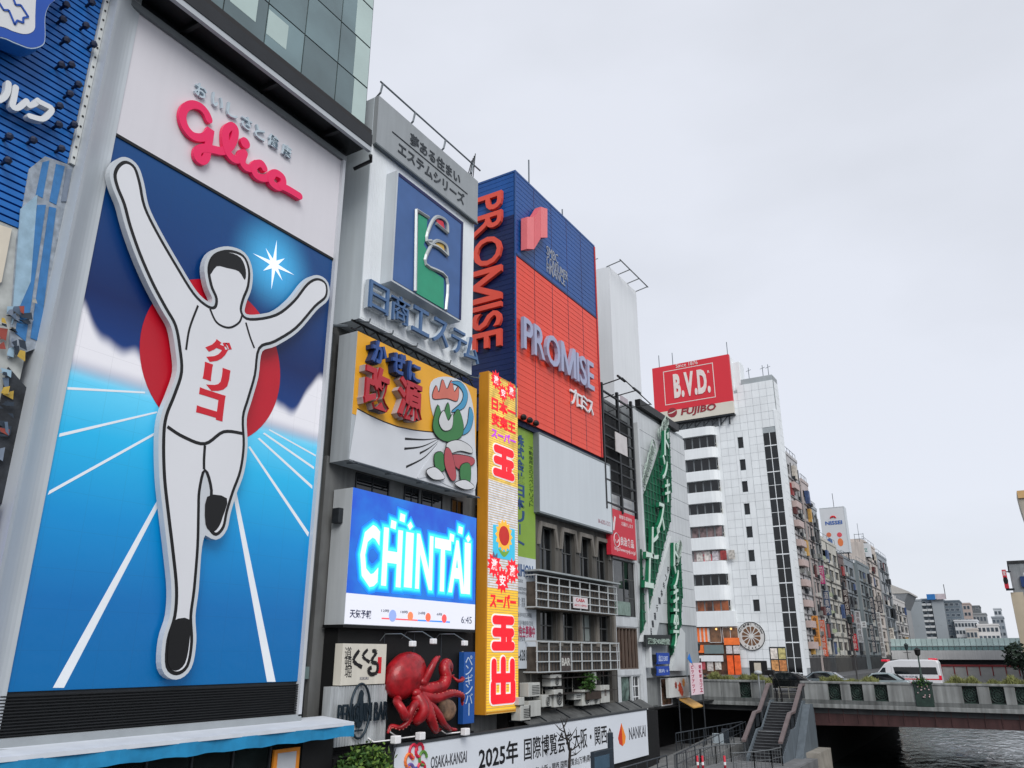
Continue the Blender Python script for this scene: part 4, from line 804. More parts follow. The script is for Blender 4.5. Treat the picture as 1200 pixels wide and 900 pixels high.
# ------------------------------------------------------------------ blue and red tower with consumer finance lettering
root = thing('blue_red_tower', (-23, 38, 0), 'blue and red louvred tower with vertical and slanted lettering', 'building')
py0, py1 = 33.0, 43.25; pz1 = 28.95; psp = 23.62; pz0 = 14.3
PBL = mat('louvre_blue', (16, 78, 150), 0.4, 0.14, 0.35, streak=0.12); PRD = mat('louvre_red', (232, 74, 52), 0.42, 0.08, 0.4, streak=0.06); PNV = mat('louvre_navy', (11, 34, 84), 0.45, 0.16, 0.4)
finish('core', B().box(-30, -20.12, py0+0.1, py1, 14.0, pz1-0.05), mat('core_navy', (14, 30, 66), 0.6), root)
NVT = FY(py0)
def louvres(fr, u0, u1, v0, v1, m, nm, n0=-0.1, n1=0.0, pitch=0.31, gap=0.03):
    finish(nm+'_backing', B().fbox(fr, u0, u1, v0, v1, n0, n1-0.014), m, root); b = B(); z = v0
    while z < v1-0.02: b.fbox(fr, u0, u1, z, min(z+pitch-gap, v1), n1-0.013, n1); z += pitch
    o = finish(nm, b, m, root); o['kind'] = 'stuff'
louvres(A, py0, py1, psp+0.12, pz1, PBL, 'blue_louvre'); louvres(A, py0, py1, pz0, psp, PRD, 'red_louvre')
# left flank: darker below, blue at the top
louvres(NVT, -30, -20.0, 13.9, 26.2, PNV, 'navy_louvre'); louvres(NVT, -30, -20.0, 26.2, pz1, PBL, 'flank_blue_louvre')
b = B()
for y in (py0+0.01, 35.1, 37.2, 39.2, 41.2, py1-0.03): b.fbox(A, y-0.02, y+0.02, pz0, pz1, -0.02, 0.006)
finish('panel_seam', b, mat('seam', (60, 40, 70), 0.6), root)
finish('corner_trim', B().box(-20.05, -19.97, py0-0.03, py0+0.05, pz0, pz1), mat('trim_navy', (40, 80, 140), 0.4), root); finish('far_trim', B().box(-20.1, -19.95, py1, py1+0.12, pz0, pz1), mat('trim_red', (196, 50, 44), 0.4), root)
finish('split_band', B().fbox(A, py0, py1, psp, psp+0.12, -0.1, 0.03), mat('band_navy', (16, 40, 90), 0.5), root); finish('parapet', B().box(-30, -19.98, py0-0.03, py1+0.1, pz1, pz1+0.12), mat('trim_navy', (40, 80, 140)), root)
# emblem: folded pink ribbon
PKP = mat('ribbon_pink', (232, 120, 124), 0.45, 0.04); PKD = mat('ribbon_pink2', (224, 104, 110), 0.45, 0.04)
def PR(pts): return [(540+x/3.2125, 180+y/3.2125) for x, y in pts]
em = pxpoly(root, 'ribbon_emblem', A, PR([(250, 238), (276, 238), (276, 360), (250, 358)]), PKP, 0.1, 0.5)
pxpoly(em, 'ribbon_fold', A, PR([(277, 240), (300, 202), (300, 320), (277, 358)]), PKD, 0.1, 0.5); pxpoly(em, 'ribbon_fold', A, PR([(301, 200), (326, 208), (326, 316), (301, 316)]), PKP, 0.1, 0.5)
LGY = mat('letter_grey', (150, 156, 168), 0.45)
for s_, y0 in (('SMBC', 352), ('CONSUMER', 388), ('FINANCE', 416)):
    u0 = A.px(*PR([(330, 400)])[0], 0.15)[0]; wdt = {'SMBC': 1.45, 'CONSUMER': 2.7, 'FINANCE': 2.3}[s_]; v = A.px(*PR([(340, y0)])[0], 0.15)[1]
    text(root, 'company_text', s_, A, (u0, v), (u0+wdt, v-0.62), LGY, 0.01, 0.04, bold=0.0, px=False)
LPR = mat('letter_lilac', (164, 170, 198), 0.4, 0.04, metal=0.2)
a0 = A.px(617, 395, 0.5); a1 = A.px(699, 470, 0.5); v1 = A.px(618, 369, 0.5)[1]; v0 = A.px(618, 408, 0.5)[1]
for o in letters(root, 'PROMISE', A, (a0[0], v1), (a1[0]+0.1, v0), LPR, 0.15, 0.36, bold=0.012, gap=0.07, px=False): pass
w0 = A.px(672, 452, 0.3); w1 = A.px(699, 482, 0.3)
letters(root, 'プロミス', A, (w0[0], w0[1]+0.0), (w1[0], w0[1]-1.05), mat('letter_white2', (222, 224, 228), 0.45), 0.03, 0.12, bold=0.015, gap=0.06, px=False)
# vertical word on the flank (rotated 90 degrees clockwise)
LRD = mat('letter_red', (224, 84, 66), 0.42, 0.04)
fx0, fv1 = NVT.px(556, 234, 0.2); fx1, fv0 = NVT.px(587.5, 405, 0.2)
R_ = [raw(c, 0.012, 3) for c in 'PROMISE']; tot = sum(r[3]-r[2] for r in R_)+0.07*6; cur = 0
for c, r in zip('PROMISE', R_):
    vv, ff, xa, xb, ya, yb = r; wd = xb-xa; b = B()
    for x, y, z in vv: b.v.append(NVT.pt(fx0+(fx1-fx0)*(y-ya)/(yb-ya), fv1-(fv1-fv0)*(cur+x-xa)/tot, 0.05+0.2*(z+0.5)))
    b.f = list(ff); finish('letter', b, LRD, root); cur += wd+0.07
b = B().tube([(-22, 38, pz1), (-22, 38, pz1+4.5)], 0.05, 5); finish('roof_mast', b, STEEL, root)
b = B().tube([(-22, 42.6, pz1-0.2), (-22, 42.6, pz1+3.2)], 0.05, 5); b.bar((-22, 42.2, pz1+1.6), (-22, 43.2, pz1+1.4), 0.04); b.bar((-22, 42.3, pz1+2.0), (-22, 43.0, pz1+1.9), 0.04); finish('roof_mast', b, STEEL, root)
# blank white board below
root = thing('blank_billboard', (-20.3, 39.8, 9.7), 'large blank pale grey billboard below the red wall', 'billboard')
finish('board', B().box(-20.6, -19.95, 35.3, 44.25, 9.82, 13.95), mat('blank_white', (200, 208, 214), 0.5, 0.03, 0.3, streak=0.05), root)
finish('frame', (lambda b: (b.box(-20.6, -19.93, 35.2, 35.3, 9.75, 14.0), b.box(-20.6, -19.93, 44.25, 44.33, 9.75, 14.0), b.box(-20.6, -19.93, 35.3, 44.25, 13.95, 14.05), b.box(-20.6, -19.93, 35.3, 44.25, 9.72, 9.82), b)[-1])(B()), mat('frame_grey', (110, 118, 122), 0.5), root)
text(root, 'phone_number', '06-6202-1212', A, (42.3, 10.4), (44.0, 10.15), mat('phone_red', (150, 110, 120), 0.5), 0.05, 0.06, px=False, bold=0.0)
b = B().box(-20.4, -20.2, 33.3, 44.3, 14.08, 14.25); finish('gutter', b, BLACK, root)

# ------------------------------------------------------------------ old concrete building with pointed window heads
root = thing('old_concrete_building', (-21, 39.5, -0.4), 'old grey concrete building with pointed window heads and white balcony grilles', 'building')
C_ = FX(-20.35); OLD = mat('old_concrete', (92, 90, 86), 0.9, 0.3, 0.8, bump=0.5, streak=0.5)
hx0, hx1 = 33.4, 44.95
row1 = [(629, 651), (656, 672), (676, 690), (697, 710)]; ops = []
R1 = []
for a, c in row1:
    u0 = C_.px(a, 660)[0]; u1 = C_.px(c, 660)[0]; R1.append((max(u0, 35.0), u1))
W1 = [(35.95, 37.6), (38.4, 39.95), (40.55, 42.1), (42.75, 44.3)]
z_r1 = (6.95, 9.2); z_r2 = (3.45, 4.95); z_r3 = (0.3, 1.95)
for u0, u1 in W1: ops += [(u0, u1, *z_r1), (u0, u1, *z_r2), (u0, u1, *z_r3)]
b = B(); wall(b, C_, hx0, hx1, -0.6, 14, ops, 0.3); finish('wall', b, OLD, root)
finish('wall_core', B().box(-26, -20.7, hx0, hx1, -3.6, 13.9), mat('old_core', (40, 40, 40), 0.9), root)
OF = mat('old_frame', (74, 76, 76), 0.6); PALE = glass('curtain_glass', (150, 160, 158), 0.1, rnd=0.1, vary=0.2)
for k, (u0, u1) in enumerate(W1):
    for q, zr in enumerate((z_r1, z_r2, z_r3)):
        window(root, C_, u0, u1, zr[0], zr[1], -0.28, 2, 2, OF, PALE if (k == 2 and q == 1) else GLASS, t=0.06, sash=0.08)
    # pointed surround over the top row
    for n0, n1, gw, mm in ((0.003, 0.12, 0.0, mat('surround', (132, 128, 122), 0.85, 0.2, 1, streak=0.4)),):
        b = B(); zt = 9.2
        b.prism([C_.pt(u0-0.28, 8.2, n1), C_.pt(u0-0.1, 8.2, n1), C_.pt(u0+0.12, zt-0.02, n1), C_.pt(u0-0.05, zt+0.2, n1)], (-0.117, 0, 0)); b.prism([C_.pt(u1+0.1, 8.2, n1), C_.pt(u1+0.28, 8.2, n1), C_.pt(u1+0.05, zt+0.2, n1), C_.pt(u1-0.12, zt-0.02, n1)], (-0.117, 0, 0)); b.prism([C_.pt(u0+0.12, zt-0.02, n1), C_.pt(u1-0.12, zt-0.02, n1), C_.pt(u1+0.05, zt+0.2, n1), C_.pt(u0-0.05, zt+0.2, n1)], (-0.117, 0, 0))
        finish('window_surround', b, mm, root)
    finish('sill', B().fbox(C_, u0-0.1, u1+0.1, z_r2[0]-0.1, z_r2[0], -0.2, 0.1), mat('sill_white', (150, 150, 148), 0.7), root)
for u in (37.8, 40.1, 42.25, 44.5): finish('pilaster', B().fbox(C_, u, u+0.3, 3.2, 5.2, 0.003, 0.14), mat('pilaster', (122, 118, 112), 0.9, 0.25, 1.5, bump=0.4, streak=0.4), root)
GRL = mat('grille_white', (176, 182, 184), 0.5, 0.12, 2)
for z0, z1, lab in ((6.25, 7.15 if False else 7.75, 'a'), (1.55, 3.35, 'b')):
    gz0, gz1 = (4.98, 6.5) if lab == 'a' else (2.0, 3.4)
    b = B(); x = -19.6
    nv = 5 if lab == 'a' else 4
    for i in range(nv): zz = gz0+(gz1-gz0)*i/(nv-1); b.box(x-0.03, x+0.03, 34.2, 43.75, zz-0.025, zz+0.025)
    for i in range(9): yy = 34.25+i*1.18; b.box(x-0.025, x+0.025, yy-0.03, yy+0.03, gz0, gz1)
    for yy in (34.25, 43.7): b.box(-20.35, x, yy-0.03, yy+0.03, gz1-0.03, gz1+0.03); b.box(-20.35, x, yy-0.03, yy+0.03, gz0-0.03, gz0+0.03)
    finish('balcony_grille', b, GRL, root)
    finish('balcony_parapet', B().box(-20.35+0.004, -19.72, 34.4, 43.6, gz0-0.08, gz1-0.25 if lab == 'b' else gz1-0.3), mat('brown_tile', (84, 76, 68), 0.8, 0.45, 3, bump=0.4, streak=0.3), root)
    b = B()
    for i in range(26): yy = 34.5+i*0.35; b.box(-19.72, -19.69, yy, yy+0.12, gz0, gz1-0.3)
    o = finish('parapet_rib', b, mat('rib_grey', (60, 60, 60), 0.8, 0.3), root); o['kind'] = 'stuff'
b = B().box(-20.35, -19.4, 34.2, 43.9, 6.68, 6.76); finish('canopy', b, mat('canopy_clear', (150, 158, 160), 0.4, 0.2, 2), root)
ns = thing('notice_board', (-19.5, 41, 6), 'small white notice with pink letters on the upper balcony grille', 'sign')
NF = FX(-19.55); rect(ns, 'board', NF, (672, 699), (689, 714), mat('notice', (206, 200, 202), 0.5), -0.04, 0); text(ns, 'notice_text', 'CABA', NF, (675, 701), (685.5, 706), mat('notice_red', (180, 60, 70), 0.5), 0, 0.01); text(ns, 'notice_text', '6211-0921', NF, (673.5, 707.5), (688, 711.5), mat('notice_red', (180, 60, 70)), 0, 0.01, bold=0)
ns = thing('bar_sign', (-19.5, 38, 2), 'weathered white BAR lettering on the lower balcony grille', 'sign')
rect(ns, 'board', NF, (658, 769), (669, 786), mat('bar_board', (70, 62, 60), 0.7, 0.4, 4), -0.03, 0); text(ns, 'bar_text', 'BAR', NF, (658.5, 771), (668.5, 780), mat('bar_text', (186, 186, 182), 0.6), 0, 0.015)
# ------------------------------------------------------------------ air conditioners
ACM = mat('aircon_white', (186, 188, 184), 0.55, 0.12, 1.5, streak=0.2); ACG = mat('aircon_grille', (26, 28, 30), 0.5); ACS = mat('aircon_side', (120, 122, 120), 0.6, 0.2)
def M7(x, y): return (600+x/7.5, 770+y/7.5)
acs = [(145, 228, 248, 352, 's', 'grey condenser unit with slatted side, highest at the left by the yellow sign'), (340, 155, 437, 262, 'f', 'white condenser unit with round fan directly below the lower grille'), (265, 335, 350, 442, 'f', 'small white condenser unit with round fan in the middle of the ledge'), (368, 288, 450, 444, 'f', 'tall white condenser unit with large round fan'), (150, 388, 255, 525, 'p', 'beige condenser unit with plain front above the left bracket'), (75, 428, 165, 560, 's', 'lowest condenser unit by the foot of the yellow sign'), (60, 355, 110, 430, 'p', 'pale condenser unit half hidden behind the yellow sign'), (548, 320, 612, 380, 's', 'smallest condenser unit beside the potted plant'), (615, 290, 690, 430, 'f', 'white condenser unit right of the potted plant'), (690, 322, 772, 420, 'f', 'low white condenser unit on the wooden deck'), (780, 250, 862, 405, 'g', 'tall white heater unit with grey vent at the deck end'), (705, 130, 745, 245, 'p', 'narrow white wall cabinet below the grille')]
AF = FX(-19.75)
for k, (x0, y0, x1, y1, ty, lb) in enumerate(acs):
    u0, v1 = AF.px(*M7(x0, (y0))); u1, v0 = AF.px(*M7(x1, y1)); um = (u0+u1)/2; 
    t_ = thing('condenser_unit', (-20, um, v0), lb, 'air conditioner', 'condenser units on the old building')
    finish('casing', B().fbox(AF, u0, u1, v0+0.05, v1, -0.5, 0), ACM, t_, bevel=0.02)
    if ty == 'f':
        r = min((u1-u0), (v1-v0))*0.36; c = (um+0.08, (v0+v1)/2); o = finish('fan_opening', B().fpoly(AF, circle(c, r, 20), 0.001, 0.012), ACG, t_)
        b = B()
        for rr in (0.35, 0.7, 1.0): b.tube([AF.pt(*q, 0.02) for q in circle(c, r*rr, 16)+[(c[0]+r*rr, c[1])]], 0.008, 4, cap=False)
        finish('fan_guard', b, ACM, t_)
        for i in range(3):
            an = i*2.09; finish('fan_blade', B().fpoly(AF, [c, (c[0]+r*0.9*math.cos(an), c[1]+r*0.9*math.sin(an)), (c[0]+r*0.8*math.cos(an+0.7), c[1]+r*0.8*math.sin(an+0.7))], 0.012, 0.016), mat('blade', (70, 74, 76), 0.5), t_)
    elif ty == 's':
        b = B(); zz = v0+0.15
        while zz < v1-0.12: b.fbox(AF, u0+0.3*(u1-u0), u1-0.08, zz, zz+0.03, 0, 0.012); zz += 0.07
        finish('fin_grille', b, ACG, t_)
    elif ty == 'g': finish('vent_panel', B().fbox(AF, um-0.12, um+0.12, v0+0.4, v1-0.2, 0, 0.01), mat('vent_grey', (120, 112, 108), 0.6), t_)
    finish('bracket', B().box(-20.4, -19.75, u0+0.08, u0+0.13, v0, v0+0.05), DSTEEL, t_); finish('bracket', B().box(-20.4, -19.75, u1-0.13, u1-0.08, v0, v0+0.05), DSTEEL, t_)
    b = B(); b.tube([(-20.3, u1+0.02, v0+0.3), (-20.32, u1+0.1, v0+0.1), (-20.33, u1+0.12, v0+1.1)], 0.02, 5); finish('hose', b, mat('hose', (170, 168, 160), 0.6), t_)
LG = thing('steel_ledge', (-20, 39.5, -0.4), 'dark sloping metal ledge roof above the long white banner', 'roof')
finish('roof_sheet', B().hexa([(-20.4, 33.4, 0.15), (-19.55, 33.4, -0.25), (-19.55, 48.4, -0.25), (-20.4, 48.4, 0.15), (-20.4, 33.4, 0.2), (-19.55, 33.4, -0.2), (-19.55, 48.4, -0.2), (-20.4, 48.4, 0.2)]), mat('ledge_grey', (90, 92, 92), 0.7, 0.4, 1.5, streak=0.3), LG)
for y in (35, 37.4, 39.8, 42.2, 44.6, 46.5): finish('seam', B().hexa([(-20.4, y, 0.2), (-19.55, y, -0.2), (-19.55, y+0.05, -0.2), (-20.4, y+0.05, 0.2), (-20.4, y, 0.26), (-19.55, y, -0.14), (-19.55, y+0.05, -0.14), (-20.4, y+0.05, 0.26)]), DSTEEL, LG)
b = B()
for z in (0.95, 1.7): b.box(-20.35, -19.6, 35.6, 43.2, z-0.03, z)
finish('shelf', b, mat('shelf_dark', (40, 36, 34), 0.8, 0.3), LG)
pl = thing('potted_plant', (-19.8, 40.0, 0.8), 'leafy green potted plant among the condenser units', 'plant')
finish('planter', B().box(-20.1, -19.6, 39.5, 41.2, 0.55, 0.95), mat('planter', (56, 46, 40), 0.8, 0.3), pl, bevel=0.02)
LEAF = mat('leaf', (58, 92, 40), 0.6, 0.4, 6, spec=0.3); LEAF2 = mat('leaf_light', (96, 124, 52), 0.6, 0.35, 6, spec=0.3)
def foliage(parent, name, c, r, n, m, size=0.12, seed=0, flat=1.0):
    rnd = random.Random(seed); b = B()
    for i in range(n):
        while True:
            p = Vector((rnd.uniform(-1, 1), rnd.uniform(-1, 1), rnd.uniform(-1, 1)))
            if p.length <= 1 and rnd.random() < 0.35+0.65*p.length: break
        p = Vector((p.x*r[0], p.y*r[1], p.z*r[2]))+Vector(c); a = Vector((rnd.gauss(0, 1), rnd.gauss(0, 1), rnd.gauss(0, 0.6))).normalized(); d = a.orthogonal().normalized(); d.rotate(__import__('mathutils').Quaternion(a, rnd.uniform(0, 6.28))); s = size*rnd.uniform(0.6, 1.3)
        b.quad(p, p+a*s*0.6+d*s*0.32, p+a*s*1.3, p+a*s*0.6-d*s*0.32)
    return finish(name, b, m, parent)
foliage(pl, 'foliage', (-19.8, 40.0, 1.45), (0.35, 0.6, 0.55), 260, LEAF, 0.2, 3); b = B()
for q in range(4): b.tube([(-19.8, 39.8+0.12*q, 0.9), (-19.8, 39.6+0.25*q, 1.6)], 0.02, 4)
finish('stem', b, mat('stem', (70, 60, 44), 0.8), pl)

# ------------------------------------------------------------------ white tiled narrow building
root = thing('white_tiled_building', (-21, 46.3, -0.4), 'narrow white tiled building with a big glazed bay, right of the old concrete one', 'building')
T2 = Frame((-20.3, 0.5, 0), (0, 1, 0), (1, 0, 0)); TW = mat('tile_white', (196, 201, 205), 0.5, 0.1, 1, streak=0.2, rnd=0.06)
tb0, tb1 = 44.97, 49.0
def tq(px, py): return T2.px(px, py)
w1 = (44.5, 46.3, 5.55, 8.3); w1b = (46.55, 47.9, 5.0, 8.0); w2 = (44.75, 47.7, 2.0, 4.4); d1 = (45.0, 46.55, -0.3, 1.35); w3 = (46.75, 47.85, 0.95, 1.5)
ops = [(44.5, 47.95, 5.0, 8.4), (44.6, 47.75, 1.95, 4.35), (44.95, 46.5, -0.25, 1.3+0.25), (46.7, 47.85, -0.25, 1.55)]
b = B(); wall(b, T2, tb0-0.5, tb1-0.5, -0.6, 12.5, ops, 0.25, n=-0.02); finish('wall', b, TW, root); finish('wall_core', B().box(-26, -20.6, tb0, tb1, -3.6, 18), mat('tile_core', (40, 42, 44), 0.9), root)
for z0, z1 in ((4.4, 4.95), (1.6, 1.92)):
    for i in range(4): piece('tile_panel', (0.03, 0.99, z1-z0-0.03), TW, root, (-20.3, 45.5+i*0.98, (z0+z1)/2))
window(root, T2, 44.5, 46.3, 5.0, 8.4, -0.2, 1, 1, DSTEEL, glass('bay_glass', (44, 46, 46), 0.05, rnd=0.2, vary=0.9, scale=2.5), t=0.07); window(root, T2, 46.35, 47.95, 5.0, 8.4, -0.2, 2, 3, OF, GLASS, t=0.06)
finish('fascia_sign', B().fbox(T2, 44.5, 46.6, 5.05, 5.85, 0.0, 0.08), mat('fascia', (120, 140, 132), 0.5, 0.3, 4), root)
window(root, T2, 44.6, 47.75, 1.95, 4.35, -0.2, 6, 1, mat('bar_brown', (96, 84, 76), 0.7), glass('brown_glass', (60, 44, 38), 0.15, rnd=0.2, vary=0.9, scale=2), t=0.07, sash=0.14)
window(root, T2, 44.95, 46.5, -0.25, 1.55, -0.2, 1, 1, DSTEEL, glass('door_glass', (90, 110, 104), 0.1, rnd=0.1, vary=0.9, scale=2.2), name='door'); window(root, T2, 46.7, 47.85, -0.25, 1.55, -0.2, 2, 3, OFFW, GLASS)
finish('side_fin', B().fbox(T2, 47.98, 48.5, -0.4, 8.4, -0.02, 0.12), TW, root)
rs = thing('red_food_sign', (-20.1, 46.1, 8.5), 'square red sign with white kanji and web address', 'sign')
RSF = FX(-20.0); (ru0, rv1), (ru1, rv0) = (44.1, 11.34), (47.98, 8.5); finish('board', B().fbox(RSF, ru0, ru1, rv0, rv1, -0.3, 0), mat('sign_red', (196, 40, 58), 0.5, 0.06, 1), rs)
PW = mat('print_white', (216, 206, 208), 0.5)
text(rs, 'kanji', '良治食品', RSF, (45.55, 10.0-0.25), (47.6, 9.2), PW, 0, 0.01, px=False); text(rs, 'web_address', 'http://www.ryoji.co.jp/', RSF, (44.6, 9.05), (47.85, 8.75), PW, 0, 0.01, px=False, bold=0.0)
b = B(); tput(b, RSF, '新鮮な素材を', 45.5, 47.5, 10.85, 11.1, 0, 0.01); tput(b, RSF, 'お届けします', 45.8, 47.6, 10.45, 10.7, 0, 0.01); finish('small_kanji', b, PW, rs)
b = B(); cc = (44.95, 9.45); b.tube([RSF.pt(*q, 0.01) for q in circle(cc, 0.42, 20)+[(cc[0]+0.42, cc[1])]], 0.03, 4, cap=False); b.tube([RSF.pt(*q, 0.01) for q in ((44.7, 9.45), (44.85, 9.3), (45.05, 9.3), (45.2, 9.5))], 0.03, 4); b.fpoly(RSF, [(44.2, 10.9), (44.45, 10.9), (44.6, 10.4), (44.75, 10.9), (44.95, 10.85), (44.65, 10.0), (44.35, 10.0)], 0, 0.01); finish('round_mark', b, PW, rs)
# steel billboard frame without a board
root = thing('steel_billboard_frame', (-20.2, 46, 11.4), 'empty black steel billboard frame with rusty letters behind it', 'billboard frame')
fz0, fz1 = 11.6, 19.0
finish('back_wall', B().box(-22.5, -20.9, 43.4, 48.7, 11.0, 19.0), mat('frame_wall', (112, 116, 118), 0.8, 0.4, 0.9, streak=0.4), root)
FBK = mat('frame_black', (26, 29, 32), 0.5, 0.3, 3)
for y in (43.6, 46.0, 48.3): finish('post', B().box(-20.1, -19.92, y-0.09, y+0.09, fz0-0.4, fz1+0.3), FBK, root)
for i in range(11):
    z = fz0+i*0.72; finish('rail', B().box(-20.05, -19.97 if i % 2 else -19.93, 43.5, 48.4, z-0.05, z+0.05), FBK, root)
for i in range(5):
    z = fz0+0.5+i*1.5; b = B(); b.bar((-20.9, 43.7+i % 2*2, z), (-20.1, 45.7-(i % 2)*1.5, z+1.0), 0.07); b.bar((-20.9, 46.2, z), (-20.1, 48.0, z+0.9), 0.06); finish('brace', b, FBK, root)
finish('small_board', B().box(-19.92, -19.86, 45.2, 47.0, 15.1, 16.4), mat('small_board', (196, 192, 192), 0.5, 0.1), root)
OG = FX(-20.9)
for s_, z in (('大阪名物', 13.2), ('道頓堀', 17.3), ('串カツ', 15.0)): text(root, 'old_lettering', s_, OG, (43.9, z+0.7), (48.0, z-0.5), mat('old_letter', (52, 54, 56), 0.7), 0, 0.12, px=False, bold=0.03)
finish('dark_panel', B().box(-20.9, -20.8, 43.6, 46.0, 15.6, 16.4), BLACK, root)
b = B()
for y, z in ((44.0, 19.6), (46.5, 19.5)): b.bar((-20.6, y, 19.2), (-18.9, y+0.3, z), 0.06); b.bar((-18.9, y-0.3, z), (-18.9, y+0.9, z-0.05), 0.12, 0.1)
b.tube([(-18.7, 44.0, 19.5), (-18.7, 48.8, 19.0)], 0.04, 5); b.bar((-20.4, 48.4, 18.9), (-18.7, 48.7, 19.0), 0.05); finish('floodlight_arm', b, FBK, root)
# tall plain white tower behind
root = thing('plain_white_tower', (-24, 53, 0), 'plain white windowless tower behind the steel frame', 'building')
wx = -21.6; y0 = 49.3
fy = FY(y0); ux0 = -26; zt = 30.6
finish('shaft', B().box(-32, wx, y0, 54.5, 0, zt), mat('tower_white', (220, 224, 228), 0.55, 0.05, 0.25, streak=0.06), root)
finish('base_band', B().box(-32, wx+0.02, y0-0.02, 54.52, 17.9, 18.6), BLACK, root)
b = B(); b.tube([(wx+1.0, y0-0.2, zt+0.2), (wx+1.0, 54.6, zt+0.2)], 0.05, 5)
for y in (y0, 51, 52.8, 54.5): b.bar((wx-0.2, y, zt), (wx+1.0, y, zt+0.2), 0.06)
finish('roof_rail', b, mat('rail_grey', (120, 124, 126), 0.5), root); b = B().tube([(-24, 50, zt), (-24, 50, zt+2.2)], 0.05, 5); b.bar((-25.2, 50, zt+1.2), (-22.8, 50, zt+1.3), 0.05); finish('roof_mast', b, STEEL, root)
finish('small_plate', B().box(wx, wx+0.03, 50.2, 51.6, 19.6, 20.6), mat('plate', (170, 160, 166), 0.5), root)
# ------------------------------------------------------------------ green-grid entertainment building
root = thing('green_grid_building', (-21, 53, -0.4), 'white clad building with tilted green mesh panels and raised katakana', 'building')
Q = FX(-20.1)
CLAD = mat('clad_white', (198, 203, 206), 0.5, 0.08, 0.6, streak=0.15)
finish('body', B().box(-28, -20.3, 49.05, 59.5, 1.4, 19.4), mat('clad_grey', (150, 156, 160), 0.6, 0.1, 0.6, streak=0.2), root)
for i in range(11):
    z = 4.8+i*1.3; finish('clad_panel', B().fbox(Q, 49.1, 59.4, z, z+1.27, -0.2, -0.1), CLAD, root)
GD = mat('mesh_green', (8, 70, 48), 0.6, 0.2, 1); GLN = mat('mesh_line', (18, 100, 70), 0.5, 0.15)
def meshpanel(px, nm, n):
    uv = Q.pxs(px, n); o = finish(nm, B().fpoly(Q, uv, -0.08, n), GD, root)
    us = [p[0] for p in uv]; vs__ = [p[1] for p in uv]; b = B(); step = 0.55
    def clip(fix, ax):
        xs = []
        for i in range(len(uv)):
            p, q = uv[i], uv[(i+1) % len(uv)]; a, c = (p[ax], q[ax])
            if (a-fix)*(c-fix) < 0: t = (fix-a)/(c-a); xs.append(p[1-ax]+t*(q[1-ax]-p[1-ax]))
        xs.sort(); return list(zip(xs[::2], xs[1::2]))
    z = min(vs__)+0.2
    while z < max(vs__):
        for a, c in clip(z, 1): b.fbox(Q, a, c, z-0.035, z+0.035, n, n+0.05)
        z += step
    u = min(us)+0.2
    while u < max(us):
        for a, c in clip(u, 0): b.fbox(Q, u-0.04, u+0.04, a, c, n+0.001, n+0.06)
        u += 0.62
    f = finish('mesh_bar', b, GLN, o); f['kind'] = 'stuff'
meshpanel([(784, 492), (787, 560), (786, 610), (778, 640), (757, 728), (752, 742), (752, 590), (768, 545)], 'mesh_panel', 0.05)
meshpanel([(797, 636), (800, 690), (798, 735), (788, 768), (785, 720), (784, 660)], 'mesh_panel', 0.1)
finish('left_mast', B().fbox(Q, 49.02, 49.3, 2.0, 18.0, -0.1, 0.25), CLAD, root, bevel=0.03)
LW2 = mat('kana_cream', (196, 216, 206), 0.5, 0.05); LG2 = mat('kana_green', (10, 104, 70), 0.5, 0.1)
def katak(ch, px, py, w_, h_, n=0.55, sk=0.35):
    u, v = Q.px(px, py, n); o = finish('katakana', tput(B(), Q, ch, u-w_/2-sk*w_/2, u+w_/2-sk*w_/2, v-h_/2, v+h_/2, n-0.06, n, 0.005, skew=sk), LW2, root)
    finish('katakana_side', tput(B(), Q, ch, u-w_/2-sk*w_/2, u+w_/2-sk*w_/2, v-h_/2, v+h_/2, n-0.3, n-0.06, 0.02, skew=sk), LG2, o)
katak('ド', 782, 520, 0.9, 2.0); katak('ン', 780, 548, 0.9, 1.8); katak('キ', 783, 575, 0.9, 1.7)
katak('エ', 762, 668, 1.4, 2.3); katak('ビ', 769, 635, 1.3, 2.3); katak('ス', 776, 605, 1.1, 1.9)
for ch, y in (('ド', 650), ('ン', 676), ('キ', 700), ('ホ', 722), ('テ', 744)): katak(ch, 793, y, 0.9, 1.7, 0.5)
# diagonal white bands with small lettering
BW = mat('band_white', (190, 196, 198), 0.5, 0.06)
pxpoly(root, 'diagonal_band', Q, [(787, 628), (789, 650), (768, 752), (752, 752)], BW, -0.08, 0.14); pxpoly(root, 'diagonal_band', Q, [(798, 735), (803, 742), (803, 786), (787, 786), (790, 770)], BW, -0.08, 0.16)
pxpoly(root, 'shop_lettering_board', Q, [(757, 744), (786, 744), (786, 756), (757, 758)], mat('board_dark', (38, 44, 46), 0.6), 0.15, 0.3)
u0, v1 = Q.px(759, 746, 0.32); u1, v0 = Q.px(785, 757, 0.32); finish('shop_lettering', tput(B(), Q, '驚安の殿堂', u0, u1, v0+0.08, v1-0.08, 0.3, 0.34, 0.02), mat('letter_pale', (150, 170, 160), 0.5), root)
for i in range(9):
    b = B(); px = 784-i*2.6; py = 668+i*9; u, v = Q.px(px, py, 0.2); tput(b, Q, 'ドンキホーテ道頓堀'[i], u-0.16, u+0.16, v-0.22, v+0.22, 0.141, 0.17, 0.0); finish('band_lettering', b, mat('letter_dark', (48, 54, 60)), root)
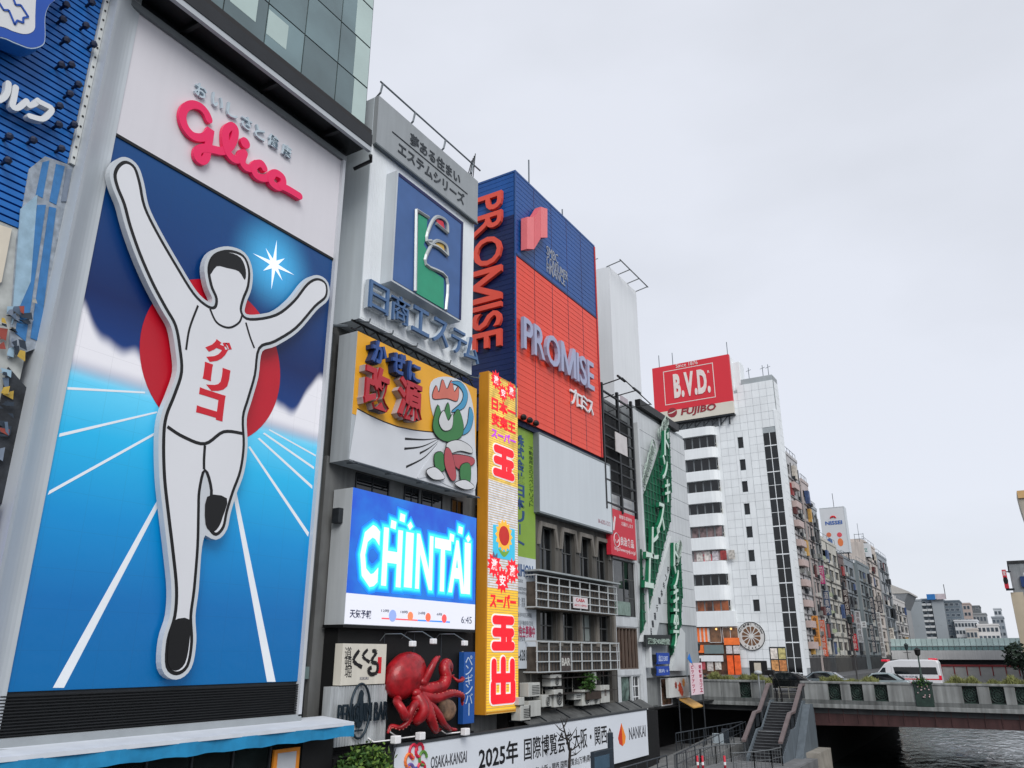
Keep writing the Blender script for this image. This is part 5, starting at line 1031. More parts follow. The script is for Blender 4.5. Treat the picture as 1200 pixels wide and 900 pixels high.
for k, pts in enumerate(([(762, 515), (756, 545), (750, 570), (754, 575), (764, 545), (770, 520)], [(778, 490), (772, 510), (776, 512), (784, 492)], [(795, 635), (790, 655), (794, 658), (799, 640)])):
    b = B(); uv = Q.pxs(pts, 0.2); cu = sum(p[0] for p in uv)/len(uv); cv = sum(p[1] for p in uv)/len(uv); rr = random.Random(k)
    hu = (max(p[0] for p in uv)-min(p[0] for p in uv))/2; hv = (max(p[1] for p in uv)-min(p[1] for p in uv))/2
    for i in range(16):
        t_ = (i+0.5)/16*2-1; c = (cu+t_*hu*0.7+rr.uniform(-.1, .1), cv+t_*hv*0.9)
        b.tube([Q.pt(*q, 0.2+0.02*(i % 3)) for q in circle(c, 0.28+0.12*rr.random(), 10)+[(c[0]+0.35, c[1])]], 0.045, 4, cap=False)
    finish('scroll_ornament', b, mat('ornament', (150, 166, 158), 0.4, 0.2), root)
finish('black_bar', B().box(-20.3, -19.9, 49.8, 57.6, 19.35, 19.9), BLACK, root)  # black bar across the top of the cladding
finish('ground_floor', B().box(-28, -20.6, 49.05, 60.6, -0.4, 2.0), mat('gf_grey', (104, 108, 110), 0.8, 0.3, 1, streak=0.4), root)
finish('shutter', B().fbox(FX(-20.6), 49.4, 51.6, -0.3, 1.9, 0, 0.06), mat('shutter', (128, 132, 132), 0.6, 0.15, 2, streak=0.3), root)
window(root, FX(-20.6), 52.3, 54.2, -0.4, 1.3, 0.01, 1, 1, OFFW, glass('photo_glass', (120, 90, 76), 0.2, rnd=0.1, vary=0.9, scale=2))
for i, (x0, y0, x1, y1) in enumerate(((770, 765, 785, 778), (770, 781, 785, 791))):
    s_ = thing('blue_direction_sign', Q.pt(*Q.px(777, y1, 0.2), 0.2), '%s of two blue direction signs below the shop lettering' % ('upper', 'lower')[i], 'sign', 'blue direction signs')
    rect(s_, 'plate', Q, (x0, y0), (x1, y1), mat('dir_blue', (22, 66, 160), 0.5), 0.1, 0.2); text(s_, 'sign_text', ('出口 EXIT', '案内 →')[i], Q, (x0+2, y0+3), (x1-2, y1-3), mat('dir_white', (190, 204, 226), 0.5), 0.2, 0.215, bold=0.0)
    rect(s_, 'bracket', Q, (x0-1, y0+2), (x0, y1-2), DSTEEL, -0.4, 0.15)
s_ = thing('food_photo_board', (-20, 56.5, -0.6), 'white board with red food picture under the white band', 'sign'); PF = FX(-20.0)
rect(s_, 'board', PF, (783, 795), (808, 815), mat('board_white', (196, 198, 196), 0.5, 0.1), -0.2, 0); 
for i, (x, y, r, c) in enumerate(((797, 806, 0.42, (180, 70, 40)), (801, 800, 0.3, (210, 140, 60)), (792, 803, 0.25, (140, 60, 50)), (799, 811, 0.3, (200, 80, 50)))): finish('food_print', B().fpoly(PF, star(PF.px(x, y), r, 7, 0.7), 0.0, 0.006+0.004*i), mat('food%d' % i, c, 0.5, 0.4, 4), s_)
s_ = thing('pink_vertical_banner', (-19.3, 57, -0.5), 'white vertical banner with crimson katakana on a pole', 'banner'); BF = FX(-19.0)
rect(s_, 'cloth', BF, (808.5, 777), (825, 813), mat('banner_pink', (222, 200, 208), 0.7, 0.06), -0.05, 0.0)
(bu0, bv1), (bu1, bv0) = BF.px(808.5, 777), BF.px(825, 813); CR = mat('crimson', (164, 24, 66), 0.5); b = B()
for i, ch in enumerate('ビップアップ'): h_ = (bv1-bv0-0.2)/6; v = bv1-0.1-h_*(i+0.5); tput(b, BF, ch, bu0+0.15, bu0+0.65, v-h_*0.4, v+h_*0.4, 0, 0.01, 0.02)
for i, ch in enumerate('道頓堀カフェ'): h_ = (bv1-bv0-0.2)/6; v = bv1-0.1-h_*(i+0.5); tput(b, BF, ch, bu1-0.75, bu1-0.2, v-h_*0.4, v+h_*0.4, 0, 0.01, 0.02)
finish('banner_text', b, CR, s_); b = B().tube([(-19.1, bu1+0.06, -3.6), (-19.1, bu1+0.06, bv1+0.3)], 0.05, 6); finish('pole', b, DSTEEL, s_)
s_ = thing('blue_flag', (-19.3, 56.2, 1.0), 'small bright blue flag above the pink banner', 'flag')
b = B().prism([BF.pt(*BF.px(806, 772), 0), BF.pt(*BF.px(817, 786), 0), BF.pt(*BF.px(812, 779), 0), BF.pt(*BF.px(808, 766), 0)], (-0.03, 0, 0)); finish('cloth', b, mat('flag_blue', (20, 120, 214), 0.6), s_); b = B().tube([BF.pt(*BF.px(806, 800), -0.05), BF.pt(*BF.px(806, 764), -0.05)], 0.03, 5); finish('pole', b, STEEL, s_)

# ------------------------------------------------------------------ long white exposition banner and the wall under it
root = thing('long_exposition_banner', (-19.9, 36.5, -2.9), 'long white banner with large 2025 lettering along the quay wall', 'banner')
XB = FX(-19.5); bz1, bz0 = -0.38, -2.86
(bu0, _), (bu1, _) = XB.px(462, 878), XB.px(758.5, 850)
zt_ = XB.px(757, 832)[1]; zbm = XB.px(762, 884)[1]
finish('sheet', B().fbox(XB, bu0, bu1, zbm, zt_, -0.12, 0), mat('banner_white', (212, 218, 226), 0.55, 0.04, 0.4, bump=0.15, bscale=1.2), root)
finish('frame', (lambda b: (b.fbox(XB, bu0-0.08, bu1+0.05, zt_, zt_+0.08, -0.2, 0.03), b.fbox(XB, bu0-0.08, bu0, zbm, zt_, -0.2, 0.02), b)[-1])(B()), mat('banner_frame', (60, 64, 68), 0.5), root)
BT = mat('banner_black', (22, 22, 26), 0.5)
def span(px0, px1, py): return XB.px(px0, py)[0], XB.px(px1, py)[0]
zc = (zt_-0.98)
def bt(nm, s_, px0, px1, py, zc, hh, m_, bold=0.03):
    a, c = span(px0, px1, py); return finish(nm, tput(B(), XB, s_, a, c, zc-hh/2, zc+hh/2, 0, 0.01, bold), m_, root)
bt('year', '2025年', 561, 607, 882, zt_-0.88, 0.92, BT, 0.02); bt('title', '国際博覧会を大阪・関西へ', 614, 719, 870, zt_-0.88, 0.92, BT, 0.008)
bt('subtitle', 'パートナーとして、2025年 大阪・関西 国際博覧会(万博)開催を応援します', 570, 716, 885, zt_-1.86, 0.36, BT, 0.0)['kind'] = 'stuff'
bt('event_name', 'OSAKA-KANSAI', 505, 547, 884, zt_-0.72, 0.42, mat('banner_grey', (70, 72, 78), 0.5), 0.01); bt('event_name', 'JAPAN', 505, 526, 895, zt_-1.3, 0.42, MATS['banner_grey'], 0.01)
bt('rail_company', 'NANKAI', 737, 756.5, 858, zt_-1.1, 0.62, mat('banner_grey', (70, 72, 78)), 0.005)
a, c = span(724, 733, 860); zc2 = zt_-1.1
finish('flame_mark', B().fpoly(XB, [(a, zc2-0.1), ((a+c)/2, zc2+0.62), ((a+c)/2+0.05, zc2-0.55), (a+0.15, zc2-0.4)], 0, 0.01), mat('flame_red', (206, 64, 40), 0.5), root); finish('flame_mark', B().fpoly(XB, [((a+c)/2+0.06, zc2-0.55), ((a+c)/2+0.02, zc2+0.6), (c, zc2-0.1), (c-0.12, zc2-0.4)], 0, 0.011), mat('flame_orange', (236, 140, 50), 0.5), root)
fc = (XB.px(487, 890)[0], XB.px(487, 893)[1])
for i, c in enumerate(((206, 40, 70), (206, 40, 70), (230, 120, 50), (110, 90, 160), (60, 90, 170), (206, 40, 70), (90, 140, 60))):
    an = math.pi/2 + (i-0.5)*2*math.pi/7; p = (fc[0]+0.42*math.cos(an), fc[1]+0.42*math.sin(an)); b = B(); b.tube([XB.pt(*q, 0.02) for q in circle(p, 0.22, 14)[:12]], 0.06, 5); finish('petal_ring', b, mat('petal%d' % (c[0]+c[2]), c, 0.5), root)
QW = thing('quay_building_wall', (-20, 36, -3.6), 'dark wall below the long white banner', 'wall'); finish('wall', B().box(-20.6, -19.64, 20.95, 49.0, -3.6, -0.42), mat('low_dark', (14, 15, 17)), QW)
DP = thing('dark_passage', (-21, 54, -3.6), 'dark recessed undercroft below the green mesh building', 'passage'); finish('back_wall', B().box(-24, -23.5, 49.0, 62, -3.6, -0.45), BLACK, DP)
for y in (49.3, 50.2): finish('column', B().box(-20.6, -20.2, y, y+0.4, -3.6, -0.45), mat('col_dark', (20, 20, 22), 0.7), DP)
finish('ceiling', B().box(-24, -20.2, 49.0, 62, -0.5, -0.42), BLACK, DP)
s_ = thing('yellow_canopy', (-19.5, 57, -1.6), 'small yellow lit canopy at the end of the undercroft', 'canopy'); 
g0 = FX(-20.0); c0, z0 = g0.px(805, 824); b = B().hexa([(-20.2, c0-1.0, z0+0.25), (-19.2, c0-1.0, z0-0.25), (-19.2, c0+1.0, z0-0.25), (-20.2, c0+1.0, z0+0.25), (-20.2, c0-1.0, z0+0.33), (-19.2, c0-1.0, z0-0.17), (-19.2, c0+1.0, z0-0.17), (-20.2, c0+1.0, z0+0.33)]); finish('canopy_sheet', b, mat('canopy_yellow', (204, 158, 84), 0.6, 0.2, 3), s_)
b = B(); b.box(-20.3, -20.15, c0-1.1, c0+1.1, z0+0.34, z0+0.65); finish('header', b, OFFW, s_); 
for y in (c0-1.0, c0+1.4): b = B(); b.tube([(-20.2, y, -3.6), (-20.2, y, z0+0.3)], 0.05, 6); finish('post', b, DSTEEL, s_)

# ------------------------------------------------------------------ quay, ramp, water
WALK = -3.6; WATER = -4.7
PAV = mat('quay_paving', (104, 106, 108), 0.8, 0.25, 1.2, bump=0.3)
struct('ground', B().quad((-700, -80, -6.2), (700, -80, -6.2), (700, 1500, -6.2), (-700, 1500, -6.2)), mat('ground_earth', (84, 84, 82), 0.9, 0.2, 0.05))
struct('land', B().box(-400, -24.0, -60, 900, -6.0, -3.75), mat('ground_land', (96, 96, 94), 0.9, 0.2, 0.1))
q = B().box(-24.0, -12.4, -30, 62.5, -6.0, WALK); quay = struct('quay_walk', q, PAV)
struct('street_ground', B().box(-300, -22.0, 106, 900, -6.0, -0.1), mat('street_grey', (90, 92, 94), 0.9, 0.15, 0.4))
struct('right_bank', B().box(30, 300, -60, 900, -6.0, -0.1), mat('street_grey', (90, 92, 94)))
struct('far_quay', B().box(-22.5, -20.0, 106, 520, -6.0, -3.2), PAV)
# paving slabs near the stairs
for i in range(14):
    for j in range(5): piece('paving_slab', (1.42, 0.98, 0.03), mat('slab', (116, 118, 120), 0.8, 0.2, 2, rnd=0.15, bump=0.2), quay, (-19.1+j*1.46, 44.0+i*1.02, WALK+0.012))
wm = bpy.data.materials.new('canal_water'); wm.use_nodes = True; n = wm.node_tree; bs = n.nodes['Principled BSDF']; bs.inputs['Base Color'].default_value = (0.010, 0.016, 0.016, 1); bs.inputs['Roughness'].default_value = 0.06; bs.inputs['Specular IOR Level'].default_value = 0.5
geo = n.nodes.new('ShaderNodeNewGeometry'); mpn = n.nodes.new('ShaderNodeMapping'); mpn.inputs['Scale'].default_value = (1.0, 0.45, 1); t1 = n.nodes.new('ShaderNodeTexNoise'); t1.inputs['Scale'].default_value = 1.1; t1.inputs['Detail'].default_value = 4; t1.inputs['Distortion'].default_value = 0.6
bpn = n.nodes.new('ShaderNodeBump'); bpn.inputs['Strength'].default_value = 0.55; bpn.inputs['Distance'].default_value = 0.16
n.links.new(geo.outputs['Position'], mpn.inputs[0]); n.links.new(mpn.outputs[0], t1.inputs['Vector']); n.links.new(t1.outputs['Fac'], bpn.inputs['Height']); n.links.new(bpn.outputs[0], bs.inputs['Normal'])
struct('canal_water', B().quad((-22.4, -30, WATER), (30, -30, WATER), (30, 600, WATER), (-22.4, 600, WATER)), wm)
# ramp along the building side
RAMP = thing('concrete_ramp', (-19, 54, WALK), 'concrete ramp with railing leading under the bridge', 'ramp')
RC = mat('ramp_concrete', (126, 128, 128), 0.85, 0.25, 1, bump=0.3, streak=0.3)
finish('slab', B().hexa([(-20.0, 46.0, WALK+0.03), (-17.3, 46.0, WALK+0.03), (-17.3, 60, WALK+0.04), (-20.0, 60, WALK+0.04), (-20.0, 46.0, WALK+0.06), (-17.3, 46.0, WALK+0.06), (-17.3, 60, -2.75), (-20.0, 60, -2.75)]), RC, RAMP)
RAIL = mat('rail_steel', (112, 116, 118), 0.4, 0.2, 3, metal=0.5); RAILD = mat('rail_dark', (58, 64, 70), 0.45, 0.2, 3, metal=0.3)
def railing(name, label, path, h=1.05, step=1.5, grp='quay railings', rails=(1.0, 0.52), m=RAIL, post=0.05, balus=0):
    p = [Vector(q) for q in path]; t_ = thing(name, p[0], label, 'railing', grp)
    for f in rails:
        b = B().tube([q+Vector((0, 0, h*f)) for q in p], 0.035 if f == 1.0 else 0.018, 6); finish('top_rail' if f == 1.0 else 'rail', b, m, t_)
    d = 0
    for a, c in zip(p[:-1], p[1:]):
        L_ = (c-a).length; k = max(1, round(L_/step))
        for i in range(k+1):
            q = a.lerp(c, i/k); b = B().box(q.x-post/2, q.x+post/2, q.y-post/2, q.y+post/2, q.z, q.z+h); finish('post', b, m, t_)
        if balus:
            kb = max(2, int(L_/balus)); b = B()
            for i in range(kb): q = a.lerp(c, (i+0.5)/kb); b.box(q.x-0.012, q.x+0.012, q.y-0.012, q.y+0.012, q.z+0.08, q.z+h-0.03)
            o = finish('baluster', b, m, t_); o['kind'] = 'stuff'
    return t_
railing('ramp_railing', 'steel railing along the outer edge of the concrete ramp', [(-17.4, 46.0, WALK+0.06), (-17.4, 60, -2.75)], grp=None, m=RAILD)
railing('quay_railing', 'low steel railing in front of the long banner', [(-17.9, 30.0, WALK), (-17.9, 45.8, WALK)], grp=None, m=RAILD)
# ------------------------------------------------------------------ the road bridge
BR0, BR1 = 62.0, 106.0; DECK = -0.4
root = thing('road_bridge', (-8, 84, -4.7), 'stone faced road bridge with brown girders over the canal', 'bridge')
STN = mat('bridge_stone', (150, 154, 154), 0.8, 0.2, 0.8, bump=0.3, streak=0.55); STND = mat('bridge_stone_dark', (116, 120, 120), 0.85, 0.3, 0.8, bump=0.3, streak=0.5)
finish('deck', B().box(-60, 45, BR0+0.3, BR1, DECK-0.7, DECK), mat('deck_grey', (70, 72, 74), 0.9, 0.2), root)
finish('abutment', B().box(-24, -13.0, BR0+3, BR1-2, -6, DECK-0.7), mat('abut_dark', (20, 20, 21), 0.9, 0.3), root)
GB = mat('girder_brown', (76, 50, 50), 0.6, 0.2, 1.2, streak=0.35)
b = B(); N_ = 30
for i in range(N_):
    xa = -13.2+i*1.6; xb = xa+1.6; zf = lambda x: -1.72-0.0016*(x-1)**2*0.6
    b.hexa([(xa, BR0+0.35, zf(xa)), (xb, BR0+0.35, zf(xb)), (xb, BR0+0.75, zf(xb)), (xa, BR0+0.75, zf(xa)), (xa, BR0+0.35, -0.72), (xb, BR0+0.35, -0.72), (xb, BR0+0.75, -0.72), (xa, BR0+0.75, -0.72)])
finish('edge_girder', b, GB, root)
for i in range(30): piece('stiffener', (0.05, 0.06, 0.93), GB, root, (-13.1+i*0.95, BR0+0.32, -1.19))
for k in range(8): finish('inner_girder', B().box(-24, 40, BR0+4+k*5, BR0+4.4+k*5, -1.7, DECK-0.7), GB, root)
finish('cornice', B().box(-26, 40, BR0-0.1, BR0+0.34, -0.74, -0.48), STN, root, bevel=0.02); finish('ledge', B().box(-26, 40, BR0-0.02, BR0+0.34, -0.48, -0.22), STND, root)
# parapet: stone panels and green iron grilles between
PYF = FY(BR0)
gr_px = [(867, 880), (971, 985), (997, 1011), (1025, 1040), (1128, 1145), (1160, 1177), (1190, 1208)]
gr = [(PYF.px(a, 812)[0], PYF.px(c, 812)[0]) for a, c in gr_px]
sx0 = PYF.px(899, 812)[0]-0.15; sx1 = PYF.px(937, 812)[0]+0.1; px0 = PYF.px(1072, 812)[0]; px1 = PYF.px(1093, 812)[0]
cuts = sorted(gr + [(sx0, sx1), (px0, px1)] + [(-21.8, -21.0), (-24.2, -23.4)] + [(3+k*2.2, 3.9+k*2.2) for k in range(6)])
cur = -26
def stonebit(a, c):
    L_ = c-a; k = max(1, round(L_/1.6))
    for i in range(k):
        o = finish('parapet_stone', B().box(a+L_*i/k+0.012, a+L_*(i+1)/k-0.012, BR0, BR0+0.3, -0.22, 0.86), STN, root, bevel=0.015)
for a, c in cuts:
    if a > cur: stonebit(cur, a)
    cur = c
stonebit(cur, 40)
finish('coping', B().box(-26, sx0, BR0-0.05, BR0+0.35, 0.86, 1.0), STN, root, bevel=0.02); finish('coping', B().box(sx1, 40, BR0-0.05, BR0+0.35, 0.86, 1.0), STN, root, bevel=0.02)
GI = mat('grille_green', (40, 60, 54), 0.5, 0.3, 5)
for k, (a, c) in enumerate(cuts):
    if (a, c) in ((sx0, sx1), (px0, px1)): continue
    finish('grille_backing', B().box(a, c, BR0+0.2, BR0+0.26, -0.22, 0.86), mat('grille_back', (14, 20, 20), 0.6), root); b = B(); w_ = c-a; 
    for q in range(2): b.box(a, c, BR0+0.12, BR0+0.18, (-0.22, 0.8)[q], (-0.16, 0.86)[q])
    cxx = (a+c)/2; czz = 0.32
    for r in (0.14, 0.28, 0.42): b.tube([Vector((cxx+r*math.cos(t), BR0+0.15, czz+r*math.sin(t)*1.1)) for t in [i*2*math.pi/12 for i in range(13)]], 0.03, 4, cap=False)
    for i in range(6): t = i*math.pi/6; b.bar((cxx-0.43*math.cos(t), BR0+0.15, czz-0.5*math.sin(t)), (cxx+0.43*math.cos(t), BR0+0.15, czz+0.5*math.sin(t)), 0.03)
    finish('parapet_grille', b, GI, root)
# lamp pier with planter and double lamp
lp = thing('lamp_pier', ((px0+px1)/2, BR0, -0.5), 'dark green ornate pier with flowers and lantern on the bridge parapet', 'street lamp')
finish('pier', B().box(px0, px1, BR0-0.12, BR0+0.4, -0.48, 0.95), GI, lp, bevel=0.03); finish('cap', B().box(px0-0.08, px1+0.08, BR0-0.18, BR0+0.46, 0.95, 1.08), GI, lp, bevel=0.03)
cxl = (px0+px1)/2; b = B(); b.tube([(cxl, BR0+0.15, 1.08), (cxl, BR0+0.15, 1.5), (cxl, BR0+0.15, 1.52), (cxl, BR0+0.15, 2.75)], [0.16, 0.1, 0.055, 0.045], 8); finish('lamp_post', b, GI, lp, smooth=True)
b = B(); b.tube([(cxl, BR0+0.15, 2.7), (cxl, BR0+0.15, 2.78), (cxl, BR0+0.15, 3.05), (cxl, BR0+0.15, 3.08), (cxl, BR0+0.15, 3.25)], [0.06, 0.16, 0.2, 0.26, 0.02], 8); finish('lantern', b, BLACK, lp)
foliage(lp, 'planting', (cxl, BR0-0.1, 1.05), (0.5, 0.2, 0.3), 160, LEAF, 0.14, 9); b = B(); rr = random.Random(2)
for i in range(14): b.ball((cxl+rr.uniform(-.35, .35), BR0-0.16+rr.uniform(-.03, 0), 0.1+rr.uniform(0, .9)), 0.045, nu=6, nv=4)
finish('blossom', b, mat('blossom', (196, 170, 174), 0.6, 0.3, 9), lp)
# hedges on the bridge
def hedge(name, x0, x1, y0, y1, z0, z1, n, seed, label):
    rnd = random.Random(seed); b = B()
    for i in range(n):
        xx_ = rnd.uniform(x0, x1); tp_ = z0+(z1-z0)*(0.62+0.2*math.sin(xx_*2.1+seed)+0.18*math.sin(xx_*5.7)); p = Vector((xx_, rnd.uniform(y0, y1), z0+(tp_-z0)*rnd.random()**0.6)); h = rnd.uniform(0.12, 0.34); lean = Vector((rnd.gauss(0, .1), rnd.gauss(0, .1), h)); wv = Vector((rnd.uniform(.01, .03), rnd.uniform(-.02, .02), 0)); b.quad(p-wv, p+wv, p+lean)
    root_ = thing(name, ((x0+x1)/2, y0, DECK), label, 'hedge', 'hedges on the bridge'); finish('planter', B().box(x0, x1, y0, y1, DECK, z0+0.1), mat('planter_stone', (96, 98, 96), 0.9, 0.2), root_)
    o = finish('foliage', b, mat('hedge_green', (138, 142, 92), 0.8, 0.6, 2.2, spec=0.1), root_); o['kind'] = 'stuff'
hedge('hedge_strip', -21.5, -16.4, BR0+1.6, BR0+2.6, 0.55, 1.35, 9000, 1, 'grassy hedge behind the bridge parapet left of the stairs'); hedge('hedge_strip', -12.9, -9.0, BR0+2.2, BR0+3.0, 0.55, 1.2, 4500, 2, 'grassy hedge behind the parapet right of the stairs'); hedge('hedge_strip', -4.8, 4, BR0+1.8, BR0+2.8, 0.5, 1.35, 8000, 3, 'grassy hedge right of the lamp pier')
# ------------------------------------------------------------------ stairs from the quay to the bridge
root = thing('quay_stairs', (-14.8, 58, WALK), 'dark stone stairs with sloping side walls climbing from quay to bridge', 'stairs')
SX0, SX1 = -15.75, -13.75; ST = mat('stair_stone', (46, 48, 52), 0.8, 0.3, 2, bump=0.3); STE = mat('stair_nosing', (140, 146, 150), 0.7, 0.15, 3)
ys, zs_ = 54.4, WALK; pts_st = []; nr = 20; rise = (DECK-WALK)/nr
for i in range(nr):
    tread = 0.29 if i != 9 else 1.3
    z1 = zs_+rise; finish('step', B().box(SX0, SX1, ys, 62.0, zs_ if i else WALK, z1-0.03), ST, root)
    finish('nosing', B().box(SX0, SX1, ys-0.02, ys+0.12, z1-0.03, z1), STE if i in (9, 19) else mat('nosing_mid', (92, 96, 100), 0.75, 0.25, 3), root); finish('tread', B().box(SX0, SX1, ys+0.12, ys+tread+0.02, z1-0.03, z1-0.004), ST, root)
    pts_st.append((ys, z1)); ys += tread; zs_ = z1
YT = ys
SW_ = mat('stair_wall', (96, 106, 114), 0.75, 0.15, 0.7, streak=0.25); CAP = mat('stair_cap', (104, 92, 92), 0.5, 0.15, 2)
y9, z9 = pts_st[9]; yA, zA = pts_st[0]
for x in (SX0, SX1):
    s = -1 if x == SX0 else 1; xx = x+s*0.14
    b = B().prism([(x+(0.02 if s > 0 else -0.14), yA-0.2, WALK), (x+(0.02 if s > 0 else -0.14), yA-0.2, zA+0.12), (x+(0.02 if s > 0 else -0.14), y9, z9+0.12), (x+(0.02 if s > 0 else -0.14), y9+1.3, z9+0.15), (x+(0.02 if s > 0 else -0.14), YT, DECK+0.12), (x+(0.02 if s > 0 else -0.14), 62.0, DECK+0.12), (x+(0.02 if s > 0 else -0.14), 62.0, WALK)], (0.12, 0, 0)); finish('side_wall', b, SW_, root)
    pr = [(yA-0.4, zA+1.0), (y9, z9+1.05), (y9+1.2, z9+1.1), (YT, DECK+1.1), (62.0, DECK+1.1)]
    for (ya, za), (yb, zb_) in zip(pr[:-1], pr[1:]):
        o = finish('handrail_cap', B().hexa([(xx-0.13, ya, za), (xx+0.13, ya, za), (xx+0.13, yb, zb_), (xx-0.13, yb, zb_), (xx-0.13, ya, za+0.13), (xx+0.13, ya, za+0.13), (xx+0.13, yb, zb_+0.13), (xx-0.13, yb, zb_+0.13)]), CAP, root)
        k = max(2, int((yb-ya)/0.24)); b = B()
        for i in range(k+1):
            t = i/k; yy = ya+(yb-ya)*t; zz = za+(zb_-za)*t; b.box(xx-0.02, xx+0.02, yy-0.02, yy+0.02, zz-0.85, zz)
        finish('baluster_panel', b, RAILD, root)
    b = B(); 
b = B().prism([(SX1+0.16, 57.2, WALK), (SX1+0.16, 62.1, WALK), (SX1+0.16, 62.1, -0.5), (SX1+0.16, 61.0, -0.5)], (0.5, 0, 0)); finish('grey_flank', b, SW_, root)
finish('foot_block', B().box(SX1+0.1, -12.3, 58.2, 62.2, -6, -3.3), mat('foot_block', (150, 146, 138), 0.9, 0.25, 1.5, bump=0.4), root)
# curved railing at the stair foot
pts = [(-15.9, 54.2, WALK), (-16.6, 53.4, WALK), (-17.1, 52.0, WALK), (-17.4, 50.0, WALK), (-17.6, 46.2, WALK)]
railing('foot_railing', 'steel railing with balusters left of the stair foot', pts, grp=None, m=RAIL, balus=0.28)
pts = [(-13.7, 54.2, WALK), (-13.4, 53.2, WALK), (-13.6, 51.5, WALK), (-14.2, 50.0, WALK), (-15.0, 48.6, WALK)]
railing('curved_railing', 'curved steel railing sweeping out from the right stair wall', pts, grp=None, m=RAIL, balus=0.4)
railing('ramp_guard', 'tall dark railing section on the ramp below the bridge', [(-20.0, 53.0, -3.1), (-17.6, 59.9, -2.75)], grp=None, m=RAILD, balus=0.5)
bar = railing('landing_barrier', 'low steel barrier at the head of the stairs', [(SX0+0.3, 62.3, DECK), (SX1-0.3, 62.3, DECK)], h=0.95, step=0.7, grp=None, m=mat('barrier', (130, 128, 120), 0.5))
for nm, px, py, h, w_, c, lb in (('white_notice_board', 843, 884, 1.2, 0.75, (168, 180, 188), 'plain pale grey notice board on the ramp beside the stairs'), ('dark_cabinet', 852, 884, 1.5, 0.5, (54, 62, 70), 'narrow dark cabinet right of the pale notice board')):
    g = ground(px, py, WALK); g = Vector((min(-15.9, g.x), g.y, WALK)); o = thing(nm, g, lb, 'board' if 'board' in nm else 'cabinet'); finish('panel', B().box(g.x-w_/2, g.x+w_/2, g.y-0.06, g.y+0.06, WALK+0.1, WALK+0.1+h), mat(nm, c, 0.6, 0.1), o, bevel=0.015); finish('feet', B().box(g.x-w_/2+0.05, g.x+w_/2-0.05, g.y-0.15, g.y+0.15, WALK, WALK+0.1), DSTEEL, o)
for i, (px, py) in enumerate(((818, 899), (824, 899), (850, 899))):
    g = ground(px, py+3, WALK); o = thing('red_white_post', g, '%s of the red and white marker posts by the railing' % ('left', 'middle', 'right')[i], 'post', 'red and white marker posts'); b = B().tube([g, g+Vector((0, 0, 0.75))], 0.07, 8); finish('post', b, mat('post_red', (190, 40, 60), 0.5), o, smooth=True); b = B().tube([g+Vector((0, 0, 0.25)), g+Vector((0, 0, 0.42))], 0.074, 8); finish('band', b, WHITE, o)
# floodlight pair and white lamp by the stair head
o = thing('flood_light_pair', (-15.9, 61.6, DECK), 'black flood light box on two bent arms at the stair head', 'lamp'); u0, v1 = FY(61.6).px(897, 785); u1, v0 = FY(61.6).px(908, 791); finish('box', B().box(u0, u1, 61.3, 61.7, v0, v1), BLACK, o, bevel=0.03); b = B()
for dx in (0.15, 0.5): b.tube([(u0+dx, 61.6, v0+0.02), (u0+dx+0.25, 61.7, v0-0.35), (u0+dx+0.4, 61.9, DECK+0.6), (u0+dx+0.4, 61.9, DECK)], 0.045, 6)
finish('arm', b, BLACK, o)
o = thing('white_lamp_post', (-16.6, 61.4, -0.74), 'pale lamp post with rounded head beside the stairs', 'lamp'); u, v = FY(61.4).px(888.5, 790); b = B().tube([(u, 61.4, WALK), (u, 61.4, v)], 0.06, 6); finish('pole', b, mat('lamp_pale', (140, 146, 150), 0.5), o); b = B(); b.ball((u, 61.4, v+0.1), 0.3, 0.3, 0.16, 10, 6); finish('head', b, mat('lamp_head', (176, 182, 186), 0.4), o, smooth=True)
# bare tree, shrub and kiosk on the near quay
o = thing('bare_tree', (-17, 33.5, WALK), 'thin leafless tree in front of the long banner', 'tree'); TB = mat('bark', (44, 40, 38), 0.9, 0.3, 6, bump=0.5)
tf = FX(-18.3); base = tf.pt(*tf.px(668, 960), 0); tp = lambda x, y, n=0: tf.pt(*tf.px(x, y, n), n)
base.z = WALK; b = B().tube([base, tp(667, 900), tp(668, 880), tp(664, 866), tp(660, 850), tp(657, 842)], [0.09, 0.07, 0.06, 0.045, 0.03, 0.012], 6); finish('trunk', b, TB, o)
rr = random.Random(4)
for st, dirs in (((668, 880), (684, 866)), ((664, 868), (676, 852)), ((664, 866), (652, 858)), ((660, 852), (666, 840)), ((668, 886), (682, 878)), ((662, 858), (650, 848))):
    b = B(); m_ = ((st[0]+dirs[0])/2, (st[1]+dirs[1])/2+2); b.tube([tp(*st), tp(*m_, 0.1), tp(*dirs, rr.uniform(-.3, .3))], [0.035, 0.025, 0.01], 5)
    for q in range(3): b.tube([tp(*m_, 0.1), tp(m_[0]+rr.uniform(-7, 7), m_[1]-rr.uniform(3, 9), rr.uniform(-.3, .4))], [0.014, 0.005], 4)
    finish('branch', b, TB, o)
kf = FX(-16.5); o = thing('quay_kiosk', (-16.5, 34, WALK), 'dark blue grey information kiosk cutting into the banner text', 'kiosk')
KM = mat('kiosk_dark', (38, 48, 58), 0.5, 0.15, 1.5)
(ku0, kv1), (ku1, _) = kf.px(694, 882), kf.px(722, 870); finish('cabinet', B().fbox(kf, ku0+0.2, ku1-0.4, WALK, kv1, -0.2, 0), KM, o, bevel=0.02)
(cu0, cv1), (cu1, _) = kf.px(715, 859), kf.px(719, 859); finish('pylon', B().fbox(kf, cu0, cu1, WALK, cv1, -0.16, -0.02), KM, o, bevel=0.02); finish('screen', B().fbox(kf, ku0+0.2, ku1-0.8, kv1-0.75, kv1-0.2, 0, 0.012), mat('kiosk_screen', (70, 92, 110), 0.2), o)
